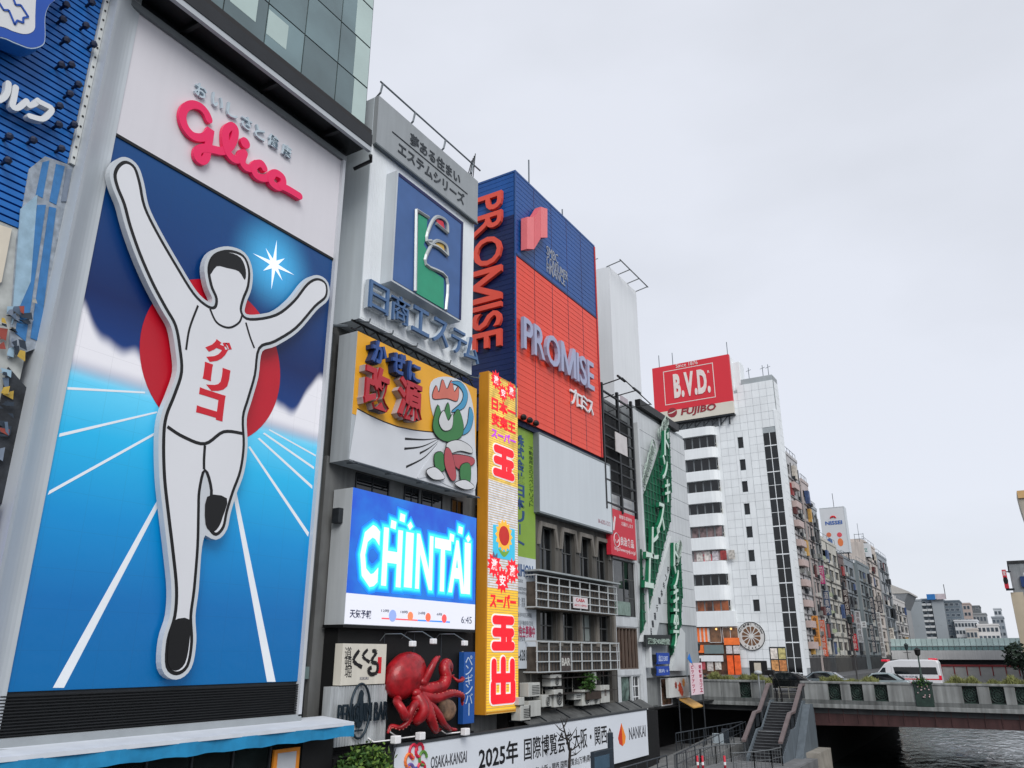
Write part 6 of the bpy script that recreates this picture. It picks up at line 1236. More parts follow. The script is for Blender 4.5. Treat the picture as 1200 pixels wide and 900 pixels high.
o = thing('leafy_shrub', (-19.2, 22.6, WALK), 'leafy green shrub below the bird bar sign', 'shrub'); c = FX(-19.3).pt(*FX(-19.3).px(425, 893), 0)
foliage(o, 'foliage', c+Vector((0, 0, -0.3)), (0.5, 1.35, 0.75), 900, LEAF, 0.17, 21); foliage(o, 'foliage', c+Vector((0.1, 0.2, -0.1)), (0.5, 1.2, 0.7), 350, LEAF2, 0.15, 22); b = B()
for q in range(6): b.tube([(-19.3, 22.3+0.15*q, WALK), (-19.3, 21.7+0.35*q, c.z-0.4), (-19.2, 21.5+0.42*q, c.z+0.4)], [0.04, 0.03, 0.01], 5)
finish('stem', b, TB, o)

# ------------------------------------------------------------------ vehicles
def wheelset(t_, x, y, z, r, wdt, sides):
    for s in sides:
        b = B(); yy = y+s; b.tube([(x, yy-wdt/2, z+r), (x, yy+wdt/2, z+r)], r, 16); w_ = finish('wheel', b, mat('tyre', (20, 20, 22), 0.8), t_); b = B(); b.tube([(x, yy-wdt/2-0.01, z+r), (x, yy+wdt/2+0.01, z+r)], r*0.6, 12); finish('rim', b, mat('rim', (150, 152, 156), 0.3, metal=0.6), w_)
ROADZ = 0.0
struct('roadway', B().box(-60, 45, 66.5, 102, DECK, ROADZ), mat('asphalt', (62, 63, 65), 0.9, 0.2, 2, bump=0.2))
struct('road_marking', B().box(-60, 45, 74.05, 74.2, ROADZ, ROADZ+0.004), WHITE)
vy = 76.0; VF = FY(vy-0.95); va, vb_ = VF.px(1018, 790)[0], VF.px(1103, 790)[0]; vl = vb_-va; vz = ROADZ+0.0
vt = VF.px(1060, 773)[1]
AM = thing('ambulance_van', ((va+vb_)/2, vy, vz), 'white high-roof ambulance van with red roof beacons on the bridge', 'van')
VW = mat('van_white', (214, 216, 220), 0.3, 0.04, 1, coat=0.4, spec=0.5)
def xz(fr): return [(va+vl*u, vz+(vt-vz)*v) for u, v in fr]
prof = xz([(0.0, 0.12), (0.0, 0.36), (0.02, 0.42), (0.10, 0.50), (0.21, 0.78), (0.25, 0.88), (0.32, 0.95), (0.45, 1.0), (0.9, 1.0), (0.965, 0.98), (0.985, 0.9), (0.995, 0.5), (1.0, 0.3), (1.0, 0.12)])
b = B(); b.prism([Vector((x, vy-0.95, z)) for x, z in prof], (0, 1.9, 0)); finish('body', b, VW, AM, bevel=0.07)
VG = glass('van_glass', (16, 20, 24), 0.05, rnd=0.05, vary=0.1)
def vpoly(nm, fr, m_, n=0.012): p = xz(fr); return finish(nm, B().prism([Vector((x, vy-0.95-n, z)) for x, z in p], (0, n-0.002, 0)), m_, AM)
vpoly('side_window', [(0.145, 0.56), (0.245, 0.56), (0.25, 0.74), (0.215, 0.74)], VG); vpoly('side_window', [(0.375, 0.53), (0.955, 0.53), (0.945, 0.76), (0.36, 0.76)], VG)
b = B(); pw_ = xz([(0.115, 0.52), (0.218, 0.78)]); b.hexa([(pw_[0][0]-0.03, vy-0.8, pw_[0][1]+0.02), (pw_[0][0]-0.03, vy+0.8, pw_[0][1]+0.02), (pw_[1][0]-0.03, vy+0.75, pw_[1][1]+0.02), (pw_[1][0]-0.03, vy-0.75, pw_[1][1]+0.02), (pw_[0][0]-0.06, vy-0.8, pw_[0][1]+0.03), (pw_[0][0]-0.06, vy+0.8, pw_[0][1]+0.03), (pw_[1][0]-0.06, vy+0.75, pw_[1][1]+0.03), (pw_[1][0]-0.06, vy-0.75, pw_[1][1]+0.03)]); finish('windscreen', b, VG, AM)
vpoly('red_stripe', [(0.0, 0.36), (1.0, 0.36), (1.0, 0.395), (0.0, 0.395)], RED)
for a, c in ((0.33, 0.332), (0.6, 0.602)): vpoly('door_seam', [(a, 0.14), (c, 0.14), (c, 0.8), (a, 0.8)], DSTEEL, 0.006)
text(AM, 'van_lettering', '大阪市消防局', FY(vy-0.965), (va+vl*0.42, vz+(vt-vz)*0.49), (va+vl*0.68, vz+(vt-vz)*0.42), mat('van_text', (120, 124, 134), 0.5), 0, 0.006, px=False, bold=0.0)
BEA = mat('beacon_red', (206, 26, 54), 0.25, 0.1, emit=0.1)
for u0, u1, v0, v1 in ((0.855, 0.96, 0.97, 1.045), (0.2, 0.29, 0.93, 1.0)): p = xz([(u0, v0), (u1, v1)]); finish('beacon', B().box(p[0][0], p[1][0], vy-0.85, vy+0.85, p[0][1], p[1][1]), BEA, AM, bevel=0.05)
p = xz([(0.965, 0.36), (0.997, 0.5)]); finish('tail_lamp', B().box(p[0][0], p[1][0]+0.02, vy-0.97, vy-0.8, p[0][1], p[1][1]), BEA, AM); p = xz([(0.0, 0.28), (0.05, 0.38)]); finish('headlamp', B().box(p[0][0]-0.01, p[1][0], vy-0.96, vy-0.7, p[0][1], p[1][1]), mat('lamp_clear', (200, 206, 210), 0.15), AM); p = xz([(0.20, 0.5), (0.225, 0.6)]); finish('mirror', B().box(p[0][0]-0.12, p[0][0]+0.02, vy-1.15, vy-0.97, p[0][1], p[1][1]), BLACK, AM, bevel=0.02)
for u in (0.17, 0.76): wheelset(AM, va+vl*u, vy, vz, 0.34, 0.22, (-0.86, 0.86))
def sedan(x, y, rz, col, label, key):
    t_ = thing('parked_car', (0, 0, 0), label, 'car', 'cars on the bridge'); m_ = mat('car_'+key, col, 0.25, 0.05, 1, coat=0.6, metal=0.3)
    lo = [(-2.2, 0.25), (-2.22, 0.6), (-2.0, 0.78), (-1.1, 0.9), (1.5, 0.92), (2.1, 0.88), (2.2, 0.6), (2.18, 0.25)]; hi = [(-1.15, 0.9), (-0.45, 1.38), (-0.1, 1.46), (0.7, 1.45), (1.1, 1.35), (1.75, 0.92)]
    b = B().prism([Vector((a, -0.85, c)) for a, c in lo], (0, 1.7, 0)); finish('body', b, m_, t_, bevel=0.07); i0 = [(-0.9, 0.93), (-0.38, 1.32), (0.68, 1.36), (1.35, 0.93)]
    b = B(); L_ = [Vector((a, -0.82 if c < 1 else -0.62, c)) for a, c in hi]; R__ = [Vector((a, 0.82 if c < 1 else 0.62, c)) for a, c in hi]; k = len(hi); b.v = L_+R__; b.f = [tuple(range(k)), tuple(range(2*k-1, k-1, -1))]+[(i, i+k, (i+1) % k+k, (i+1) % k) for i in range(k)]; finish('cabin', b, m_, t_, bevel=0.04)
    for s in (-1, 1): b = B().prism([Vector((a, s*(0.83 if c < 1 else 0.645), c)) for a, c in i0], (0, s*0.012, 0)); finish('side_window', b, VG, t_)
    b = B().hexa([(-1.14, -0.7, 0.93), (-1.14, 0.7, 0.93), (-0.5, 0.56, 1.37), (-0.5, -0.56, 1.37), (-1.17, -0.7, 0.95), (-1.17, 0.7, 0.95), (-0.53, 0.56, 1.39), (-0.53, -0.56, 1.39)]); finish('windscreen', b, VG, t_); b = B().hexa([(1.72, -0.7, 0.95), (1.72, 0.7, 0.95), (1.12, 0.56, 1.36), (1.12, -0.56, 1.36), (1.76, -0.7, 0.96), (1.76, 0.7, 0.96), (1.15, 0.56, 1.38), (1.15, -0.56, 1.38)]); finish('rear_window', b, VG, t_)
    for u in (-1.4, 1.35): wheelset(t_, u, 0, 0, 0.31, 0.2, (-0.76, 0.76))
    for s in (-0.55, 0.55): finish('headlamp', B().box(-2.24, -2.1, s-0.18, s+0.18, 0.58, 0.72), MATS['lamp_clear'], t_); finish('tail_lamp', B().box(2.1, 2.23, s-0.16, s+0.16, 0.6, 0.76), BEA, t_)
    t_.location = (x, y, ROADZ); t_.rotation_euler.z = rz; return t_
X0 = lambda px, y: FY(y).px(px, 795)[0]
sedan(X0(1031, 71), 71, 0.0, (150, 164, 168), 'silver blue car half hidden by the parapet in front of the ambulance', 'silver'); sedan(X0(918, 69), 69, 0.05, (18, 22, 24), 'black car seen through the gap at the stair head', 'black'); sedan(X0(1200, 70)+1.0, 70, 0.0, (160, 172, 176), 'pale car at the right edge of the bridge', 'pale'); sedan(X0(957, 72), 73.5, 0.0, (110, 122, 128), 'grey car left of the silver blue car', 'grey')
# street lamps beyond the parapet
for i, (px, y, pt_) in enumerate(((1004, 67.0, 722), (820, 64.5, 754), (1000+67, 104, 755))):
    f_ = FY(y); u, v = f_.px(px, pt_); u2 = f_.px(px, 790)[0]; o = thing('street_lamp', (u2, y, DECK), ('dark lantern post in front of the red signed houses', 'dark lantern post in front of the orange shop front', 'dark lantern post right behind the ambulance')[i], 'street lamp', 'lantern posts'); u = u2
    b = B().tube([(u, y, DECK), (u, y, 0.6), (u, y, 0.65), (u, y, v-0.6)], [0.11, 0.09, 0.06, 0.05], 8); finish('post', b, BLACK, o, smooth=True); b = B(); b.tube([(u, y, v-0.6), (u, y, v-0.5), (u, y, v-0.1), (u, y, v-0.08), (u, y, v+0.15)], [0.06, 0.17, 0.22, 0.28, 0.03], 8); finish('lantern', b, mat('lantern', (34, 44, 46), 0.4), o)
    b = B(); b.bar((u-0.4, y, v-0.9), (u+0.4, y, v-0.9), 0.05); finish('crossbar', b, BLACK, o)

# ------------------------------------------------------------------ a passer-by behind the parapet
px_ = FY(63.4).px(827, 800)[0]; ztop = FY(63.4).px(827, 788)[1]; HH = min(1.75, ztop-DECK); k_ = HH/1.75
pe = thing('person', (px_, 63.4, DECK), 'person in dark coat and dark hat behind the bridge parapet', 'person')
sk = [((0, 0, .95), .14, .11), ((0, 0, 1.15), .15, .11), ((0, 0, 1.38), .19, .11), ((0, -.01, 1.5), .06, .06), ((0, -.02, 1.62), .085, .1), ((0, -.02, 1.7), .07, .08), ((-.2, 0, 1.4), .065, .065), ((-.27, .02, 1.13), .05, .05), ((-.25, -.08, .9), .04, .04), ((-.25, -.12, .8), .035, .045), ((.2, 0, 1.4), .065, .065), ((.27, .02, 1.13), .05, .05), ((.25, -.06, .9), .04, .04), ((.25, -.1, .8), .035, .045), ((-.1, 0, .86), .1, .1), ((-.1, -.02, .48), .07, .07), ((-.1, .02, .09), .05, .05), ((-.1, -.12, .04), .045, .04), ((.1, 0, .86), .1, .1), ((.1, .03, .48), .07, .07), ((.1, .08, .09), .05, .05), ((.1, -.06, .04), .045, .04)]
ed_ = [(0, 1), (1, 2), (2, 3), (3, 4), (4, 5), (2, 6), (6, 7), (7, 8), (8, 9), (2, 10), (10, 11), (11, 12), (12, 13), (0, 14), (14, 15), (15, 16), (16, 17), (0, 18), (18, 19), (19, 20), (20, 21)]
me = bpy.data.meshes.new('body'); me.from_pydata([tuple(Vector(v)*k_) for v, a, c in sk], ed_, []); me.materials.append(mat('coat_dark', (24, 26, 30), 0.8, 0.2, 4))
bo = bpy.data.objects.new('body', me); COL.objects.link(bo); bo.parent = pe; sm2 = bo.modifiers.new('skin', 'SKIN'); sm2.use_smooth_shade = True
for i, (v, a, c) in enumerate(sk): me.skin_vertices[0].data[i].radius = (a*k_, c*k_); me.skin_vertices[0].data[i].use_root = (i == 0)
bo.modifiers.new('sub', 'SUBSURF').render_levels = 2
WL[bo] = WL[pe]; hz_ = DECK+1.74*k_
b = B(); b.ball((px_, 63.38, hz_), 0.1, 0.11, 0.06, 10, 6); b.tube([(px_, 63.38, hz_-0.03), (px_, 63.38, hz_-0.015)], 0.17, 14); finish('hat', b, mat('hat_dark', (18, 18, 22), 0.8), pe)
b = B(); b.ball((px_, 63.31, DECK+1.61*k_), 0.06, 0.035, 0.085, 10, 8); finish('face', b, mat('skin', (176, 132, 108), 0.6), pe, smooth=True)
# ------------------------------------------------------------------ white office building with balconies and the red roof sign
root = thing('white_balcony_building', (-36, 130, -0.1), 'white tiled office building with curved balconies and dark glazed corner bay', 'building')
BY = 125.0; F_ = FY(BY)
BW2 = mat('bldg_white', (226, 231, 234), 0.5, 0.06, 0.4, streak=0.08, rnd=0.035); BWJ = mat('bldg_joint', (158, 166, 170), 0.7, 0.1)
def fz(py, px=820): return F_.px(px, py)[1]
def fxx(px, py): return F_.px(px, py)[0]
xL, xM, xR = -47.0, -36.3, -26.85; ztop_l = 38.6
small = [(863.5, 513, 871.8, 524.5), (866, 539, 874.6, 550.5), (868.5, 564.5, 877, 576), (871, 590.5, 879.5, 602.5), (873.5, 617.5, 882.6, 629.5), (876, 645, 885, 657.5), (879, 674, 888, 686.5), (881.5, 703, 891, 716)]
sm_ = []
for a, b1, c, d in small:
    p = F_.px(a, b1); q = F_.px(c, d); sm_.append((p[0]+0.1, q[0]-0.05, q[1], p[1]))
bay = (F_.px(893, 508)[0]-0.1, F_.px(909, 508)[0]+0.2, -0.1, F_.px(893, 508)[1])
bay = (-29.3, -27.3, -0.1, bay[3]); shop = (xM+1.6, -31.8+0.3, -0.1, 3.0)
ops = [(a, b1, c, d) for a, b1, c, d in sm_] + [bay]
b = B(); wall(b, F_, -32.0, xR, -0.1, 46.0, [o for o in ops if o[0] > -32.0] , 0.3, n=-0.04)
wall(b, F_, xM, -32.0, -0.1, 44.3, [o for o in ops if o[1] < -32.0], 0.3, n=-0.04); finish('wall', b, BWJ, root)
finish('core', B().box(xL, xR-0.02, BY+0.45, BY+3.2, -0.1, 44.2), mat('core_white', (150, 156, 160), 0.7), root); finish('tower_core', B().box(-32.0, xR-0.02, BY+0.45, BY+3.2, 44.2, 45.98), MATS['core_white'], root)
# split openings that straddle the two wall strips were kept within one; tile panels
pw, ph = (xR-xM-0.04)/8, 1.30
def hit(u0, u1, v0, v1): return any(u0 < o[1] and u1 > o[0] and v0 < o[3] and v1 > o[2] for o in ops)
FCX, FCZ = -34.2, 5.4
for i in range(8):
    for j in range(35):
        u0 = xM+0.02+i*pw; v0 = 0.9+j*ph; zt_ = 44.2 if u0+pw < -31.9 else 45.95
        if u0+pw > xR+0.05 or v0+ph > zt_: continue
        if hit(u0, u0+pw, v0, v0+ph):
            continue
        piece('tile_panel', (pw-0.035, 0.05, ph-0.035), BW2, root, (u0+pw/2, BY+0.015, v0+ph/2))
# infill tiles round the small windows
for (a, b1, c, d) in sm_:
    i = int((a-xM)/pw); u0 = xM+i*pw+0.02; u1 = xM+(int((b1-xM)/pw)+1)*pw
    j0 = int((c-0.9)/ph); j1 = int((d-0.9)/ph)+1; v0 = 0.9+j0*ph; v1 = 0.9+j1*ph
    for (p, q, r, s) in ((u0, a-0.03, v0, v1), (b1+0.03, u1, v0, v1), (a-0.03, b1+0.03, v0, c-0.03), (a-0.03, b1+0.03, d+0.03, v1)):
        if q-p > 0.06 and s-r > 0.06: piece('tile_panel', (q-p-0.03, 0.05, s-r-0.03), BW2, root, ((p+q)/2, BY+0.015, (r+s)/2))
    window(root, F_, a, b1, c, d, -0.25, 1, 1, DSTEEL, GLASS, t=0.12)
i0 = 0
# glazed corner bay: panes and white spandrel bars
nb = 17; z0, z1 = bay[2]+0.3, bay[3]
for j in range(nb):
    za = z0+(z1-z0)*j/nb; zb2 = z0+(z1-z0)*(j+1)/nb
    for k in range(2): piece('bay_pane', ((bay[1]-bay[0])/2-0.08, 0.06, zb2-za-0.12), GLASS, root, (bay[0]+(bay[1]-bay[0])*(k+0.5)/2, BY+0.10, (za+zb2)/2))
    piece('bay_bar', (bay[1]-bay[0], 0.1, 0.07), BW2, root, ((bay[0]+bay[1])/2, BY+0.09, za))
    if j % 2 == 0: piece('bay_spandrel', (bay[1]-bay[0], 0.12, 0.16), BW2, root, ((bay[0]+bay[1])/2, BY+0.06, za))
finish('bay_mullion', B().box((bay[0]+bay[1])/2-0.05, (bay[0]+bay[1])/2+0.05, BY+0.03, BY+0.1, -0.1, bay[3]), BW2, root); finish('bay_column', B().box(xR-0.42, xR+0.05, BY-0.1, BY+0.5, -0.1, 40), BW2, root)
for (p, q) in ((xM+0.02+5*pw+0.02, bay[0]-0.03),):
    for j in range(28): piece('tile_panel', (q-p, 0.05, ph-0.035), BW2, root, ((p+q)/2, BY+0.008, 0.9+ph*(j+0.5)))
# right flank (faces canal) with thin windows
FR = FX(xR)
for j in range(34): piece('flank_panel', (0.05, 2.6, ph-0.04), BW2, root, (xR+0.0, BY+1.85, 0.9+ph*(j+0.5)))
for j in range(0): window(root, FX(xR+0.03), BY+4, BY+6, 3+j*3.1, 4.6+j*3.1, 0.0, 2, 1, DSTEEL, GLASS)
# balcony floors at the left
bands = [(515, 529), (541, 555.5), (567, 580), (593, 605.5), (619.5, 632.5), (647, 660), (675, 688), (705, 717.5)]
zb_ = [(fz(b1, 805), fz(a, 805)) for a, b1 in bands]
BG = [GLASS, GLASS, GLASS, GLASS, glass('poster_glass', (120, 100, 100), 0.2, rnd=0.3, vary=0.9, scale=1.2), glass('poster_glass2', (150, 130, 130), 0.2, rnd=0.3, vary=0.8, scale=1.2), GLASS, glass('shop_warm', (140, 76, 40), 0.2, rnd=0.2, vary=0.8, scale=0.8)]
finish('balcony_backwall', B().box(xL, xM, BY+0.3, BY+0.5, -0.1, ztop_l), mat('back_dark', (70, 74, 78), 0.7), root)
prev = ztop_l
for k, (lo, hi) in enumerate(zb_):
    # white parapet band between window strips, rounded at its right end
    prof = [(xL, BY-1.1), (-38.2, BY-1.1), (-37.5, BY-0.95), (-37.0, BY-0.55), (-36.8, BY+0.1), (-36.8, BY+0.4), (xL, BY+0.4)]
    b = B().prism([Vector((x, y, hi)) for x, y in prof], (0, 0, prev-hi)); finish('balcony_band', b, BW2, root, smooth=False, bevel=0.04)
    n_ = 7
    for i in range(n_):
        u0 = xL+1.0+(9.0)*i/n_; o = window(root, FY(BY-0.5), u0, u0+9.0/n_-0.04, lo, hi, 0, 1, 1, mat('window_frame_pale', (120, 126, 130), 0.5), BG[k], t=0.07)
    finish('balcony_column', B().box(-37.9, -37.6, BY-0.5, BY+0.3, lo, hi), DSTEEL, root)
    t_ = thing('balcony_condenser', (-37.1, BY-0.2, lo), 'condenser unit in the balcony corner, %s storey from the top' % ('first', 'second', 'third', 'fourth', 'fifth', 'sixth', 'seventh', 'eighth')[k], 'air conditioner', 'condensers on the balconies'); finish('casing', B().box(-37.5, -36.85, BY-0.3, BY+0.1, lo, lo+0.75), ACM, t_, bevel=0.02); finish('fan_opening', B().fpoly(FY(BY-0.3), circle((-37.2, lo+0.38), 0.26, 12), 0, 0.01), ACG, t_)
    prev = lo
for nm, p in (('28 00', (825.5, 650, 836, 658)),):
    text(root, 'window_lettering', '28 00', FY(BY-0.56), F_.px(p[0], p[1]), F_.px(p[2], p[3]), mat('poster_red', (190, 60, 80), 0.5), 0, 0.01, px=False)
for i in range(5):
    u = xL+5.3+i*1.29; finish('window_poster', B().fbox(FY(BY-0.57), u+0.1, u+1.1, zb_[5][0]+0.12, zb_[5][1]-0.2, 0, 0.01), mat('poster%d' % i, ((200, 196, 192), (206, 200, 196), (196, 190, 196), (150, 60, 60), (190, 186, 180))[i], 0.5, 0.5, 3), root)
finish('lower_band', B().box(xL, xM+0.1, BY-1.15, BY+0.4, fz(735), prev), BW2, root, bevel=0.03)
# warm shop front at street level
SH = FY(BY-0.6); zt_ = fz(735); z2 = fz(754)
ORG = mat('shop_orange', (224, 110, 50), 0.5, 0.2, 2, emit=0.12); WARM = mat('warm_light', (250, 196, 120), 0.4, 0.3, 2, emit=0.9)
finish('wall_strip', B().box(-37.0, xM, BY-0.02, BY+0.3, -0.1, 38.6), BW2, root); finish('shop_back', B().box(xL, -36.05, BY-0.55, BY-0.4, -0.1, zt_), mat('shop_inner', (90, 60, 44), 0.6, 0.6, 1.2), root)
for i in range(9):
    u = xL+0.9+i*0.62; finish('orange_stripe', B().fbox(SH, u, u+0.34, z2+0.2, zt_-0.15, 0, 0.06), ORG, root)
    finish('pale_stripe', B().fbox(SH, u+0.35, u+0.6, z2+0.2, zt_-0.15, 0, 0.05), mat('stripe_pale', (214, 200, 196), 0.5, 0.1), root)
window(root, SH, -40.5, -38.6, z2+0.1, zt_-0.1, 0, 1, 1, OFFW, glass('warm_glass', (120, 84, 56), 0.1, rnd=0.1, vary=0.8)); window(root, SH, -38.4, -36.0, z2+0.1, zt_-0.1, 0, 2, 1, OFFW, glass('warm_glass', (120, 84, 56)))
for u in (-37.0, -39.3, -43.2): b = B(); b.ball((u, BY-0.75, zt_-0.35), 0.16, nu=8, nv=6); finish('bulb', b, WARM, root, smooth=True)
finish('orange_fascia', B().fbox(SH, xL+0.5, -41.5, fz(765), fz(756), 0, 0.25), ORG, root); finish('grey_fascia', B().fbox(SH, -41.4, -38.4, fz(766), fz(756), 0, 0.3), mat('fascia_grey', (110, 126, 128), 0.5), root)
finish('orange_fascia', B().fbox(SH, -38.2, -35.9, fz(756), fz(748), 0, 0.3), ORG, root)
for i, (u0, u1) in enumerate(((-38.0, -37.1), (-36.9, -36.0))): finish('menu_board', B().fbox(SH, u0, u1, fz(766), fz(757), 0, 0.2), mat('menu_white', (206, 200, 200), 0.5, 0.3, 4), root); finish('orange_door', B().fbox(SH, u0, u1, fz(790), fz(768), 0, 0.2), mat('door_orange', (222, 92, 40), 0.5, 0.3, 2, emit=0.1), root)
finish('white_lintel', B().fbox(SH, -43, -38.6, fz(775), fz(768), 0, 0.25), OFFW, root)
for i in range(6): u = -46.2+i*1.25; finish('shop_poster', B().fbox(SH, u, u+0.95, 0.4+0.2*(i % 2), 2.6, 0, 0.05), mat('sp%d' % i, ((196, 150, 120), (90, 120, 160), (200, 196, 190), (180, 80, 90), (196, 190, 186), (210, 206, 200))[i], 0.5, 0.5, 3), root)
# round spoked emblem
EB = FY(BY-0.03); em = finish('round_emblem', B().fpoly(EB, circle((FCX, FCZ), 2.05, 40), 0.0, 0.12), mat('emblem_white', (206, 206, 204), 0.5), root)
b = B(); b.tube([EB.pt(*q, 0.13) for q in circle((FCX, FCZ), 2.02, 40)+[(FCX+2.02, FCZ)]], 0.06, 5, cap=False); finish('emblem_ring', b, BLK, em)
BRN = mat('spoke_brown', (112, 82, 60), 0.5, 0.2)
for i in range(12):
    a0 = i*math.pi/6+0.05; a1 = (i+1)*math.pi/6-0.05; finish('emblem_slice', B().fpoly(EB, [(FCX+0.3*math.cos((a0+a1)/2), FCZ+0.3*math.sin((a0+a1)/2)), (FCX+1.35*math.cos(a0), FCZ+1.35*math.sin(a0)), (FCX+1.42*math.cos((a0+a1)/2), FCZ+1.42*math.sin((a0+a1)/2)), (FCX+1.35*math.cos(a1), FCZ+1.35*math.sin(a1))], 0.12, 0.14), BRN, em)
b = B()
for i, ch in enumerate('PACIFIC TOWER'):
    if ch == ' ': continue
    an = math.radians(160-i*12); u = FCX+1.72*math.cos(an); v = FCZ+1.72*math.sin(an); tput(b, EB, ch, u-0.13, u+0.13, v-0.16, v+0.16, 0.12, 0.135, 0.02)
for i in range(5):
    an = math.radians(235+i*18); u = FCX+1.72*math.cos(an); v = FCZ+1.72*math.sin(an); tput(b, EB, 'OSAKA'[i], u-0.13, u+0.13, v-0.16, v+0.16, 0.12, 0.135, 0.02)
finish('emblem_lettering', b, BLK, em)
# entrance and poster case
finish('entrance', B().fbox(FY(BY-0.02), -34.9, -32.3, -0.1, 1.9, 0.0, 0.04), BLACK, root); finish('entrance_plate', B().fbox(FY(BY-0.06), -34.2, -33.2, -0.1, 1.6, 0, 0.03), mat('plate_cream', (190, 184, 170), 0.5), root)
for i in range(2):
    for j in range(2): finish('case_poster', B().fbox(FY(BY-0.05), -31.6+i*1.15, -30.6+i*1.15, 0.5+j*1.65, 2.0+j*1.65, 0.02, 0.06), mat('cp%d%d' % (i, j), ((206, 150, 96), (222, 214, 206), (196, 130, 80), (190, 180, 120))[i*2+j], 0.5, 0.5, 3), root)
finish('poster_case', B().fbox(FY(BY-0.04), -31.75, -29.35, 0.35, 3.85, 0.0, 0.03), DSTEEL, root)
# roof pieces
finish('penthouse', B().box(-33.6, -32.05, BY+0.5, BY+3.1, 44.2, 49.5), BW2, root, bevel=0.1); b = B()
for x in (-30.8, -28.5, -27.6): b.tube([(x, BY+1, 46), (x, BY+1, 48.2)], 0.06, 5); b.bar((x-0.4, BY+1, 47.6), (x+0.4, BY+1, 47.8), 0.06)
finish('roof_antenna', b, STEEL, root)
# red roof sign
rsn = thing('red_roof_billboard', (-40, 124, 38.6), 'large red rooftop billboard with three white capitals over a cream strip', 'billboard')
RS = FY(124.0); rx0, rx1 = RS.px(764, 430)[0], RS.px(853.5, 415)[0]; rz1 = RS.px(853, 415)[1]; rzs = RS.px(856, 470)[1]; rz0 = RS.px(857, 484)[1]
finish('red_panel', B().fbox(RS, rx0, rx1, rzs, rz1, -0.6, 0), mat('bvd_red', (206, 42, 56), 0.5, 0.05, 0.2), rsn); finish('cream_strip', B().fbox(RS, rx0, rx1, rz0, rzs, -0.6, 0.01), mat('bvd_cream', (206, 202, 190), 0.5, 0.05, 0.3), rsn)
PC = mat('bvd_white', (222, 212, 208), 0.5); xo = lambda px, py: RS.px(px, py)[0]
letters(rsn, 'B.V.D.', RS, (xo(789, 445), RS.px(810, 435)[1]), (xo(832, 445), RS.px(810, 464)[1]), PC, 0, 0.1, bold=0.05, gap=0.04, px=False)
text(rsn, 'since_text', 'Since 1876', RS, (xo(792, 430), RS.px(805, 424.5)[1]), (xo(818, 430), RS.px(805, 429)[1]), PC, 0, 0.05, px=False, bold=0.0)
b = B(); fa, fb2 = xo(778, 450), xo(837, 445); fz0, fz1 = RS.px(805, 471)[1], RS.px(805, 430.5)[1]
for (p, q, r, s) in ((fa, fb2, fz1-0.12, fz1), (fa, fb2, fz0, fz0+0.12), (fa, fa+0.12, fz0+0.12, fz1-0.12), (fb2-0.12, fb2, fz0+0.12, fz1-0.12)): b.fbox(RS, p, q, r, s, 0, 0.03)
finish('frame_line', b, PC, rsn); text(rsn, 'registered_mark', 'R', RS, (xo(829, 436), RS.px(830, 434)[1]), (xo(831.5, 436), RS.px(830, 437)[1]), PC, 0, 0.03, px=False)
FM = mat('maroon', (140, 36, 48), 0.5); text(rsn, 'maker_name', 'FUJIBO', RS, (xo(797, 480), RS.px(818, 475.5)[1]), (xo(838, 480), RS.px(818, 486)[1]), FM, 0.01, 0.08, px=False, bold=0.03, skew=0.06)
fc = (xo(788, 485), RS.px(788, 483.5)[1]); finish('maker_mark', B().fpoly(RS, circle(fc, 0.85, 20), 0.01, 0.05), FM, rsn); finish('maker_mark', B().fpoly(RS, spline([(fc[0]-0.8, fc[1]-0.1), (fc[0], fc[1]+0.1), (fc[0]+0.8, fc[1]+0.35), (fc[0], fc[1]-0.12)], True, 4), 0.05, 0.06), MATS['bvd_cream'], rsn)
b = B()
for i in range(9):
    x = rx0+1+i*(rx1-rx0-2)/8; b.bar((x, 124.6, 38.6), (x, 124.6, rz0+0.3), 0.22); 
    if i < 8: xn = rx0+1+(i+1)*(rx1-rx0-2)/8; b.bar((x, 124.6, 38.8), (xn, 124.6, rz0), 0.14); b.bar((x, 126.5, 38.6), (xn, 126.5, rz0), 0.14)
    b.bar((x, 126.5, 38.6), (x, 126.5, rz0), 0.2)
b.box(rx0, rx1, 124.1, 126.6, rz0-0.25, rz0); finish('support_frame', b, DSTEEL, rsn)
finish('rear_box', B().box(rx0, rx1, 124.6, 127, rz0, rz1-0.2), OFFW, rsn); b = B()
for x in (rx0+1, rx0+3.5, rx1-0.4): b.tube([(x, 125, rz1-0.2), (x, 125, rz1+2.6)], 0.07, 5)
finish('roof_mast', b, STEEL, rsn)
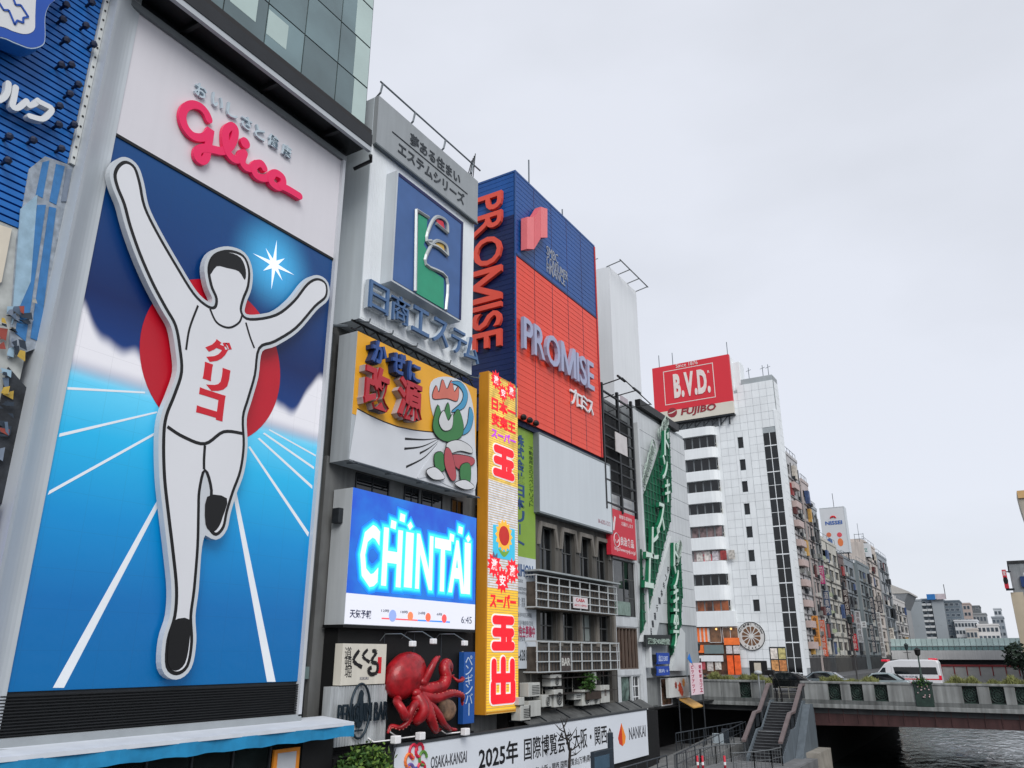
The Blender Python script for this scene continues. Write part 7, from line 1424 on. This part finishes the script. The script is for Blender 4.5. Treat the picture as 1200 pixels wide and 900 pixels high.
# low wing at the left below the sign, between tower and balconies
# ------------------------------------------------------------------ row of houses along the canal beyond
RX = -27.0; E_ = FX(RX)
def rowhouse(name, label, y0, y1, zt, col, floors, cols, key, win=(0.74, 0.6), frame=DSTEEL, depth=14, x=RX, pm=None, z0=2.6, back=0.1):
    o = thing(name, (x-4, (y0+y1)/2, -0.1), label, 'building', 'houses along the far canal bank'); fr = FX(x); m_ = mat('row_'+key, tuple(min(235, int(c*1.1)) for c in col), 0.7, 0.15, 0.3, streak=0.3)
    fh = (zt-0.8-z0)/floors; cw = (y1-y0-0.3)/cols; ops = []
    for i in range(cols):
        for j in range(floors):
            u = y0+0.15+cw*(i+0.5); v = z0+fh*(j+0.5); ops.append((u-cw*win[0]/2, u+cw*win[0]/2, v-fh*win[1]/2, v+fh*win[1]/2))
    b = B(); wall(b, fr, y0+0.05, y1-0.05, -0.1, zt, ops, 0.25); b.quad((x, y0+0.05, -0.1), (x, y0+0.05, zt), (x-depth, y0+0.05, zt), (x-depth, y0+0.05, -0.1)); b.quad((x, y0+0.05, zt), (x, y1-0.05, zt), (x-depth, y1-0.05, zt), (x-depth, y0+0.05, zt)); b.quad((x, y1-0.05, -0.1), (x-depth, y1-0.05, -0.1), (x-depth, y1-0.05, zt), (x, y1-0.05, zt))
    finish('wall', b, m_, o)
    for (a, c, d, e) in ops: window(o, fr, a, c, d, e, -0.22, 2, 1, frame, pm or GLASS, t=0.09)
    b = B(); b.box(x-0.2, x+0.1, y0+0.05, y1-0.05, zt, zt+0.5); finish('parapet', b, m_, o); finish('shop_front', B().fbox(fr, y0+0.3, y1-0.3, -0.1, 2.3, 0.0, 0.12), mat('sf_'+key, tuple(int(c*0.35) for c in col), 0.5, 0.6, 0.8), o)
    rr = random.Random(key)
    for i in range(cols+1):                                   # downpipes and cable ducts
        yy = y0+0.3+(y1-y0-0.6)*i/cols; finish('downpipe', B().box(x, x+0.14, yy-0.07, yy+0.07, 2.4, zt-rr.uniform(0, 3)), mat('pipe_%d' % (i % 2), ((150, 152, 152), (70, 74, 78))[i % 2], 0.6, 0.2), o)
    for j in range(floors):
        v = z0+fh*j
        finish('floor_ledge', B().fbox(fr, y0+0.1, y1-0.1, v-0.08, v+0.08, 0.0, 0.22), mat('ledge_'+key, tuple(int(c*0.75) for c in col), 0.7, 0.2), o)
        for q in range(2):
            if rr.random() < 0.75:
                yy = rr.uniform(y0+0.5, y1-1.5); finish('wall_unit', B().fbox(fr, yy, yy+rr.uniform(0.6, 1.0), v+0.1, v+rr.uniform(0.6, 0.9), 0.0, rr.uniform(0.35, 0.6)), (ACM, ACS, DSTEEL)[rr.randrange(3)], o)
            if rr.random() < 0.4:
                yy = rr.uniform(y0+0.2, y1-2.0); c_ = rr.choice([(150, 60, 60), (60, 80, 120), (196, 190, 180), (40, 40, 44), (190, 150, 80), (210, 206, 200), (90, 50, 50), (44, 48, 54)]); finish('shop_board', B().fbox(fr, yy, yy+rr.uniform(0.8, 1.9), v+0.2, v+fh*rr.uniform(0.5, 0.95), 0.02, rr.uniform(0.1, 0.7)), mat('board_%d_%d' % c_[:2], c_, 0.6, 0.4, 2), o)
    finish('roof_house', B().box(x-4.5, x-1.2, y0+(y1-y0)*0.3, y0+(y1-y0)*0.7, zt, zt+rr.uniform(1.0, 2.2)), m_, o)
    b = B()
    for i in range(5): yy = y0+0.4+(y1-y0-0.8)*i/4; b.bar((x-0.1, yy, zt+0.5), (x-0.1, yy, zt+1.4), 0.06)
    b.bar((x-0.1, y0+0.4, zt+1.4), (x-0.1, y1-0.4, zt+1.4), 0.06); finish('roof_railing', b, STEEL, o)
    return o
r1 = rowhouse('pink_row_building', 'pinkish building with small balconies right behind the dark glazed corner', 137.0, 142.5, 30.5, (176, 166, 164), 9, 2, 'pink', x=-26.7)
r0 = rowhouse('grey_infill_building', 'pale slim building directly right of the dark glazed corner bay', 128.3, 136.9, 33.5, (176, 176, 178), 10, 3, 'pale', win=(0.7, 0.55))
for j in range(9): finish('balcony', B().box(RX, RX+0.8, 129.3, 132.8, 3.6+j*3.05, 4.6+j*3.05), mat('bal_pink', (186, 168, 164), 0.7, 0.1), r0)
r2 = rowhouse('dark_glass_building', 'building clad in dark glass bays with a grid of white bars', 142.6, 148.5, 27, (150, 158, 164), 9, 4, 'glassgrid', win=(0.86, 0.84), x=-26.9)
r3 = rowhouse('beige_window_building', 'beige building with wide dark windows on every storey', 148.6, 164, 22.2, (184, 182, 174), 6, 3, 'beige', win=(0.8, 0.46))
for j in range(6): finish('green_band', B().box(RX, RX+0.06, 148.8, 154.5, 3.2+j*3.1, 3.9+j*3.1), mat('band_green', (150, 160, 130), 0.6, 0.1), r3)
r4 = rowhouse('red_signed_building', 'narrow maroon fronted building with vertical dark signs', 164.1, 173, 21.0, (98, 84, 82), 6, 2, 'maroon', x=-27.4)
r5 = rowhouse('slim_grey_building', 'slim grey building carrying the cone mascot billboard' if False else 'slim grey building under the white rooftop billboard with red crescent mark', 173.1, 186, 21.5, (128, 136, 142), 6, 2, 'slim', x=-27.6)
r6 = rowhouse('teal_balcony_building', 'teal grey building with dark balconies and a red green mark on top', 186.1, 203, 21.5, (116, 126, 130), 6, 3, 'teal', x=-26.8)
r7 = rowhouse('tan_panel_building', 'tall tan panelled building under the white rooftop sign box', 203.1, 222, 28.0, (182, 174, 168), 8, 2, 'tan', win=(0.45, 0.5), x=-27.3)
r8 = rowhouse('grey_glass_strip_building', 'grey building with a dark vertical glass strip', 222.1, 240, 27.0, (140, 148, 154), 8, 2, 'strip', win=(0.75, 0.8))
r9 = rowhouse('pale_low_building', 'pale low building at the end of the row by the covered bridge', 240.1, 268, 17.0, (186, 184, 182), 5, 3, 'pale_end')
# vertical shop signs projecting from the row
sg = [(133.8, 4, 8.5, (206, 140, 70), 'orange and cream'), (138.5, 2.5, 8, (196, 90, 60), 'red orange'), (143.5, 14, 17, (170, 60, 110), 'magenta'), (145.6, 9, 13, (70, 84, 110), 'slate blue'), (164.8, 6, 14.5, (44, 30, 32), 'tall black'), (168.0, 3.5, 6.5, (180, 40, 50), 'small crimson'), (175.5, 5, 11, (186, 190, 194), 'pale grey'), (182.0, 8, 9.2, (214, 218, 220), 'tiny white'), (191.5, 3, 9, (60, 66, 76), 'charcoal'), (197, 10, 15, (40, 46, 60), 'navy'), (204.5, 2, 12, (196, 198, 198), 'long white'), (210, 12, 16, (50, 52, 60), 'dark grey high'), (224.5, 4, 9, (206, 200, 190), 'cream far')]
SLB = ('sign projecting from the house row', )
for k, (y, z0, z1, c, nm) in enumerate(sg):
    o = thing('projecting_sign', (RX+0.5, y, z0), nm+' vertical sign projecting from the canal house row', 'sign', 'projecting signs on the far row'); finish('box', B().box(RX+0.02, RX+0.95, y-0.15, y+0.15, z0, z1), mat('ps%d' % k, c, 0.5, 0.15, 1), o, bevel=0.02)
    ps = FY(y-0.15); b = B(); kk = max(2, int((z1-z0)/1.1)); h_ = (z1-z0-0.3)/kk; ch = '酒処居食飲店寿司焼肉鳥'; dark = sum(c) > 380
    for i in range(kk): tput(b, ps, ch[(i+k*3) % len(ch)], RX+0.17, RX+0.8, z0+0.15+h_*i+0.1, z0+0.15+h_*(i+1)-0.05, 0, 0.015, 0.0)
    finish('sign_text', b, mat('pst_dark', (60, 40, 40), 0.5) if dark else mat('pst_pale', (206, 200, 196), 0.5), o); finish('bracket', B().box(RX, RX+0.06, y-0.05, y+0.05, z0+0.2, z1-0.2), DSTEEL, o)
# rooftop billboard with crescent mark
o = thing('white_rooftop_billboard', (-28, 178.5, 21.5), 'white rooftop billboard with red crescent mark and blue capitals', 'billboard'); NB = FY(178.2)
nx0, nx1 = NB.px(961, 600)[0], NB.px(989, 600)[0]; nz1 = NB.px(975, 595)[1]; nz0 = NB.px(978, 648)[1]
finish('panel', B().fbox(NB, nx0, nx1, nz0, nz1, -2.5, 0), mat('nb_white', (196, 200, 204), 0.5, 0.05, 0.3), o); b = B(); b.fbox(NB, nx0-0.1, nx0, nz0, nz1+0.1, -2.5, 0.05); b.fbox(NB, nx1, nx1+0.1, nz0, nz1+0.1, -2.5, 0.05); b.fbox(NB, nx0, nx1, nz1, nz1+0.1, -2.5, 0.05); finish('edge', b, SILVER, o)
text(o, 'company_text', 'NISSEI', NB, (NB.px(967, 612)[0], NB.px(975, 610.5)[1]), (NB.px(987, 612)[0], NB.px(975, 615)[1]), mat('nb_blue', (50, 90, 160), 0.5), 0, 0.05, px=False, bold=0.03)
cm_ = (NB.px(976, 606)[0], NB.px(976, 608)[1]); b = B(); b.tube([NB.pt(cm_[0]+0.6*math.cos(t), cm_[1]+0.6*math.sin(t)-0.1, 0.05) for t in [math.radians(10+16*i) for i in range(11)]], [0.02, .1, .16, .2, .2, .2, .2, .2, .16, .1, 0.02], 5); finish('crescent_mark', b, RED, o)
for px, c1, c2 in ((972, (200, 110, 80), (70, 100, 150)), (984.5, (206, 80, 90), (214, 120, 70))):
    u = NB.px(px, 632)[0]; zc_ = NB.px(px, 632)[1]
    finish('plain_shape', B().fpoly(NB, circle((u, zc_+0.95), 0.5, 14), 0, 0.03), mat('pl%d' % c1[1], c1, 0.5), o); finish('plain_shape', B().fpoly(NB, circle((u, zc_-0.6), 0.55, 14, 0.85), 0, 0.035), mat('pl2%d' % c2[1], c2, 0.5), o)
b = B()
for x in (nx0+0.4, (nx0+nx1)/2, nx1-0.4): b.bar((x, 179.2, 21.4), (x, 179.2, nz0), 0.2)
b.tube([((nx0+nx1)/2+0.4, 179, nz1), ((nx0+nx1)/2+0.4, 179, nz1+3.2)], 0.06, 5); finish('support_frame', b, DSTEEL, o)
o = thing('white_roof_sign_box', (-29, 204, 28), 'white rooftop sign box with green letters and a lattice mast', 'billboard'); NB2 = FY(203.5); ax0, ax1 = NB2.px(998, 650)[0], NB2.px(1019, 650)[0]; az1, az0 = NB2.px(1008, 637)[1], NB2.px(1008, 653)[1]
finish('box', B().fbox(NB2, ax0, ax1, az0, az1, -4, 0), mat('nb_white', (196, 200, 204)), o); text(o, 'sign_text', 'NORITZ', NB2, (ax0+0.5, az0+(az1-az0)*0.62), (ax1-0.3, az0+(az1-az0)*0.38), mat('nb_green', (70, 130, 120), 0.5), 0, 0.04, px=False)
b = B(); mx0 = (ax0+ax1)/2
for k in range(3): b.bar((mx0-1+k, 205, az1), (mx0-1+k, 205, az1+2.6), 0.1); b.bar((mx0-1, 205, az1+0.2+1.1*k), (mx0+1, 205, az1+0.2+1.1*k), 0.1)
b.bar((mx0-2.3, 205, az1), (mx0-2.3, 205, az1+3.6), 0.09); b.bar((mx0, 205, az1), (mx0, 205, az1+5), 0.09); finish('lattice_mast', b, STEEL, o)
finish('legs', B().box(ax0+0.3, ax1-0.3, 204.5, 206, 27.9, az0), DSTEEL, o)
o = thing('red_green_roof_mark', (-28, 190.6, 21.5), 'red and dark green rooftop mark on the teal building', 'sign'); MF = FY(190.4); u, v = MF.px(985, 664); finish('red_mark', B().fpoly(MF, [(u-0.9, v+0.3), (u+0.2, v+0.7), (u+0.1, v+0.1), (u+0.9, v-0.2), (u-0.1, v-0.4), (u-0.5, v-0.2)], 0, 0.15), RED, o); finish('green_mark', B().fpoly(MF, [(u+0.9, v-0.3), (u+2.2, v+0.3), (u+2.6, v-0.4), (u+1.4, v-1.2)], 0, 0.15), mat('mark_green', (30, 70, 56), 0.5), o); finish('board', B().fbox(MF, u-1.3, u+3, v-1.5, v+1.2, -0.2, -0.02), OFFW, o); finish('post', B().box(u-0.5, u-0.3, 190.5, 190.7, 21.4, v-1.4), DSTEEL, o); finish('post', B().box(u+2, u+2.2, 190.5, 190.7, 21.4, v-1.4), DSTEEL, o)
# wide roof overhang at the end of the row
o = thing('overhanging_roof_hall', (-26, 285, -0.1), 'grey hall with a wide overhanging tilted roof at the end of the house row', 'building'); OF_ = FY(270.0); x0, x1 = OF_.px(1044, 700)[0], OF_.px(1066, 700)[0]; zt_, zm, zl = OF_.px(1046, 678)[1], OF_.px(1066, 693)[1], OF_.px(1058, 712)[1]
HG = mat('hall_grey', (120, 124, 128), 0.6, 0.1); finish('roof', B().prism([(x0-3, 270, zt_), (x1, 270, zm), (x1, 270, zm-0.5), (x0-3, 270, zm-0.5)], (0, 25, 0)), mat('hall_roof', (170, 168, 164), 0.6), o); finish('soffit', B().prism([(x0-3, 270.2, zm-0.5), (x1-0.4, 270.2, zm-0.5), (x1-2.6, 270.2, zl), (x0-3, 270.2, zl)], (0, 24, 0)), HG, o); finish('body', B().box(x0-6, x1-2.6, 271, 294, -0.1, zl+0.2), mat('hall_body', (150, 152, 154), 0.7), o)
for j in range(4): window(o, FY(271), x1-5.2, x1-3.2, 3+j*3, 4.6+j*3, 0.0, 2, 1, DSTEEL, GLASS, t=0.12)

# ------------------------------------------------------------------ covered bridge across the canal
o = thing('covered_station_bridge', (-10, 222, -0.1), 'long covered bridge with pale teal glass vault crossing the canal', 'bridge'); CY = 222.0; CF = FY(CY); cx0, cx1 = -27.0, 3.0
czt, czm, czb, czd = CF.px(1120, 748)[1], CF.px(1120, 757)[1], CF.px(1120, 762)[1], CF.px(1120, 773)[1]
TG = mat('vault_teal', (186, 208, 208), 0.2, 0.08, 0.3, spec=0.6, rnd=0.08); TGD = mat('vault_teal_dark', (120, 152, 154), 0.3, 0.15, 0.3, rnd=0.1)
for i in range(26):
    x = cx0+i*(cx1-cx0)/26; w_ = (cx1-cx0)/26
    piece('vault_pane', (w_-0.1, 0.2, czt-czm-0.05), TG, o, (x+w_/2, CY+0.6, (czt+czm)/2)); piece('side_pane', (w_-0.16, 0.15, czm-czb-0.1), TGD, o, (x+w_/2, CY+0.1, (czm+czb)/2))
b = B(); b.box(cx0, cx1, CY+0.7, CY+9, czb, czt-0.05); b.box(cx0, cx1, CY-0.1, CY+0.4, czm-0.06, czm+0.06); b.box(cx0, cx1, CY+0.0, CY+0.5, czb-0.08, czb); finish('frame', b, mat('vault_frame', (170, 182, 184), 0.5), o)
finish('deck', B().box(cx0, cx1, CY-0.2, CY+9, czd, czb-0.08), mat('cov_deck', (206, 208, 210), 0.6, 0.15, 0.3, streak=0.15), o); finish('girder', B().box(cx0, cx1, CY+1, CY+8, czd-1.1, czd), mat('cov_girder', (36, 40, 46), 0.6, 0.3, 0.4), o)
for x in (-22, -14, -6.5, 0.5): finish('pier', B().box(x-0.5, x+0.5, CY+2, CY+7, -6, czd-0.05), mat('pier_teal', (110, 134, 130), 0.7, 0.2), o)
o = thing('white_canal_fence', (-8, 205, -3.5), 'white and red railing wall along the far quay', 'fence'); FF = FY(204.0); fa_, fb_ = FF.px(1104, 790)[0], 4.0; finish('wall', B().box(fa_, fb_, 204, 204.3, -4.8, 0.3), mat('fence_white', (190, 190, 188), 0.7, 0.1), o); finish('red_rail', B().box(fa_, fb_, 203.85, 204.35, 0.3, 0.7), mat('fence_red', (150, 60, 62), 0.6), o)
for i in range(8): finish('red_post', B().box(fa_+i*2.4, fa_+0.2+i*2.4, 203.85, 204.0, -1.5, 0.3), MATS['fence_red'], o)

# ------------------------------------------------------------------ far skyline
def tower(name, label, Y, pxa, pxb, pyt, col, cols, floors, key, depth=14, win=(0.6, 0.45), balc=False, pm=None, group='far skyline buildings', zb=0.0, zlow=4.0):
    fr = FY(Y); x0, x1 = fr.px(pxa, 745)[0], fr.px(pxb, 745)[0]; zt = fr.px((pxa+pxb)/2, pyt)[1]; o = thing(name, ((x0+x1)/2, Y+4, -0.1), label, 'building', group); m_ = mat('far_'+key, col, 0.8, 0.06, 0.2)  # far building colours lightened to stand in for haze
    finish('wall', B().box(x0, x1, Y, Y+depth, -0.1, zt), m_, o); cw = (x1-x0)/cols; fh = (zt-zlow)/floors
    for i in range(cols):
        for j in range(floors):
            u = x0+cw*(i+0.5); v = zlow+fh*(j+0.5); w_ = finish('window', B().fbox(fr, u-cw*win[0]/2-0.1, u+cw*win[0]/2+0.1, v-fh*win[1]/2-0.1, v+fh*win[1]/2+0.1, 0, 0.06), mat('far_frame', (150, 156, 160), 0.6), o); finish('pane', B().fbox(fr, u-cw*win[0]/2, u+cw*win[0]/2, v-fh*win[1]/2, v+fh*win[1]/2, 0.06, 0.08), pm or mat('far_glass', (70, 80, 90), 0.2, 0.3, 0.2, rnd=0.4), w_)
            if balc: finish('balcony', B().fbox(fr, x0+cw*i+0.05, x0+cw*(i+1)-0.05, v-fh*0.5, v-fh*0.12, 0.0, 0.9), mat('far_balc', (196, 200, 202), 0.7), o)
    finish('roof_parapet', B().box(x0-0.15, x1+0.15, Y-0.15, Y+depth, zt, zt+0.5), m_, o); return o, x0, x1, zt
tower('grey_apartment_block', 'pale grey apartment slab, left bay of the tower with a blue roof sign', 300, 1070, 1086, 704, (150, 158, 164), 1, 1, 'apt1', win=(0.01, 0.01)); o, x0, x1, zt = tower('grey_apartment_block', 'balconied centre of the grey apartment tower with a blue roof sign', 301, 1086.2, 1098, 703, (112, 124, 134), 2, 9, 'apt2', balc=True); tower('grey_apartment_block', 'plain right bay of the grey apartment tower', 300, 1098.2, 1112, 703.5, (150, 158, 164), 1, 1, 'apt3', win=(0.01, 0.01)); tower('dark_grey_apartment_side', 'dark windowed flank right of the grey apartment tower', 302, 1112.2, 1131, 705, (96, 108, 118), 3, 9, 'apt4', balc=False)
o = thing('blue_roof_sign', (-20, 300, zt), 'blue and white sign board on top of the grey apartment tower', 'billboard'); f3 = FY(299); 
for pa, pb, c in ((1086, 1096, (40, 110, 176)), (1097, 1108, (186, 176, 182))): xa, xb = f3.px(pa, 700)[0], f3.px(pb, 700)[0]; za, zb3 = f3.px(1096, 702.5)[1], f3.px(1096, 696)[1]; finish('panel', B().box(xa, xb, 299, 299.6, za, zb3), mat('brs%d' % c[0], c, 0.6, 0.2, 0.5), o)
b = B(); b.bar((xa, 299.8, zt), (xa, 299.8, zb3), 0.3); b.bar((xb, 299.8, zt), (xb, 299.8, zb3+3), 0.2); finish('legs', b, DSTEEL, o)
tower('dark_grey_block', 'low dark grey block left of the apartment tower', 310, 1060, 1074, 716, (110, 120, 128), 3, 6, 'lg'); tower('pink_beige_block', 'pinkish beige apartment block behind the grey tower', 330, 1126, 1143, 708, (172, 158, 152), 4, 7, 'pb'); tower('white_low_houses', 'white low house front in the far skyline, widest one', 300, 1121, 1148, 728, (196, 200, 204), 7, 4, 'wl'); tower('dark_roofed_block', 'grey block with dark roof box in the far skyline', 340, 1136, 1160, 720, (140, 146, 150), 6, 4, 'dr'); tower('roof_box_block', 'dark roof box above the far skyline', 345, 1141, 1154, 711, (98, 104, 108), 2, 2, 'rb', zlow=18); tower('white_house', 'white house with green plants right in the far skyline', 295, 1147, 1172, 733, (206, 206, 206), 5, 3, 'wr'); tower('small_grey_block', 'small grey block next to the yellow brown edge building', 320, 1166, 1180, 724, (140, 148, 156), 3, 5, 'gr'); tower('pale_narrow_block', 'tall pale narrow block at the far right skyline', 380, 1170, 1179, 714, (186, 192, 198), 2, 6, 'pm'); tower('cream_pitched_house', 'cream block in front of the white houses', 285, 1133, 1146, 738, (196, 190, 184), 3, 2, 'cp')
# right edge building with red sign
o = thing('concrete_building', (6, 190, -0.1), 'grey concrete building with cream flank at the right edge of the view', 'building'); RF = FY(188.0); x0 = RF.px(1179, 662)[0]; x0b = RF.px(1191, 755)[0]; zt = RF.px(1190, 660)[1]
finish('wall', B().box(x0+0.4, x0+22, 188, 210, -0.1, zt), mat('re_grey', (150, 156, 160), 0.8, 0.2, 0.4, streak=0.3), o); finish('cream_flank', B().box(x0-0.2, x0+1.9, 187.8, 210, -0.1, zt*0.72), mat('re_cream', (196, 184, 162), 0.7, 0.08, 0.4), o)
for j in range(6): window(o, RF, x0+2.6, x0+5, 3+j*2.7, 4.5+j*2.7, 0.0, 2, 1, OFFW, GLASS, t=0.15)
finish('blue_board', B().fbox(RF, x0+1.9, x0+4.5, zt-4.6, zt-2.6, 0.0, 0.4), mat('re_blue', (34, 60, 110), 0.5, 0.2), o); finish('roof_edge', B().box(x0+0.2, x0+22.2, 187.8, 210, zt, zt+0.5), DCONC, o)
s_ = thing('red_vertical_billboard', (x0-0.8, 187.5, zt*0.72), 'red and white vertical billboard left of the right edge building', 'billboard'); xa, xb = RF.px(1174, 670)[0], RF.px(1179, 670)[0]; za, zb3 = RF.px(1178, 690)[1], RF.px(1178, 668)[1]
finish('panel', B().box(xa, xb, 187, 187.6, za, zb3), mat('rvb_red', (196, 40, 60), 0.5, 0.1), s_); f4 = FY(187.0); finish('black_mark', B().fpoly(f4, circle(((xa+xb)/2, (za+zb3)/2-0.3), 0.42, 16, 0.7), 0, 0.02), BLK, s_); text(s_, 'kanji', '堂', f4, (xa+0.1, zb3-0.2), (xb-0.1, zb3-1.1), PW, 0, 0.02, px=False); finish('bracket', B().box(xa+0.1, x0+0.6, 187.2, 187.5, za-0.4, za), DSTEEL, s_); finish('bracket', B().box(xb, x0+0.6, 187.2, 187.5, zb3-0.5, zb3-0.3), DSTEEL, s_)
o = thing('beige_capped_tower', (4, 150, -0.1), 'beige capped tower corner cut by the upper right frame edge', 'building'); TF = FY(150.0); x0 = TF.px(1196, 600)[0]+0.1; za, zb3 = TF.px(1197, 636)[1], TF.px(1197, 577)[1]
finish('shaft', B().box(x0+1.6, x0+16, 150, 166, -0.1, zb3+2), mat('te_grey', (150, 152, 152), 0.7, 0.1), o); finish('bay', B().prism([(x0+0.6, 149.6, za), (x0+2, 149.6, za), (x0+2, 149.6, zb3), (x0-0.1, 149.6, zb3), (x0, 149.6, zb3-2.2)], (0, 6, 0)), mat('te_beige', (170, 164, 152), 0.7, 0.2, 0.6), o); finish('bay_cap', B().box(x0-0.05, x0+2, 149.3, 156, zb3-1.0, zb3+0.2), mat('te_tan', (196, 160, 110), 0.6), o)
for i in range(5):
    for j in range(9): window(o, TF, x0+2.6+i*2.6, x0+4.3+i*2.6, 3+j*3.1, 4.8+j*3.1, 0.0, 2, 1, OFFW, GLASS, t=0.1)
struct('right_quay', B().box(-0.4, 31, 140, 262, -6.0, -0.12), MATS['street_grey'])
# bush at right edge, behind the hedge
o = thing('dark_bush', (0.3, 110, -0.1), 'dark green bush at the right edge behind the bridge', 'tree'); c = Vector((FY(110).px(1195, 770)[0], 110, FY(110).px(1195, 770)[1])); foliage(o, 'crown', c, (1.6, 1.4, 1.5), 900, mat('bush_dark', (26, 44, 30), 0.7, 0.4, 3), 0.35, 31); b = B().tube([(c.x, 110, -0.4), (c.x, 110, c.z)], 0.12, 6); finish('trunk', b, TB, o)
struct('far_land', B().box(-60, 60, 262, 900, -6.0, -0.15), MATS['street_grey'])
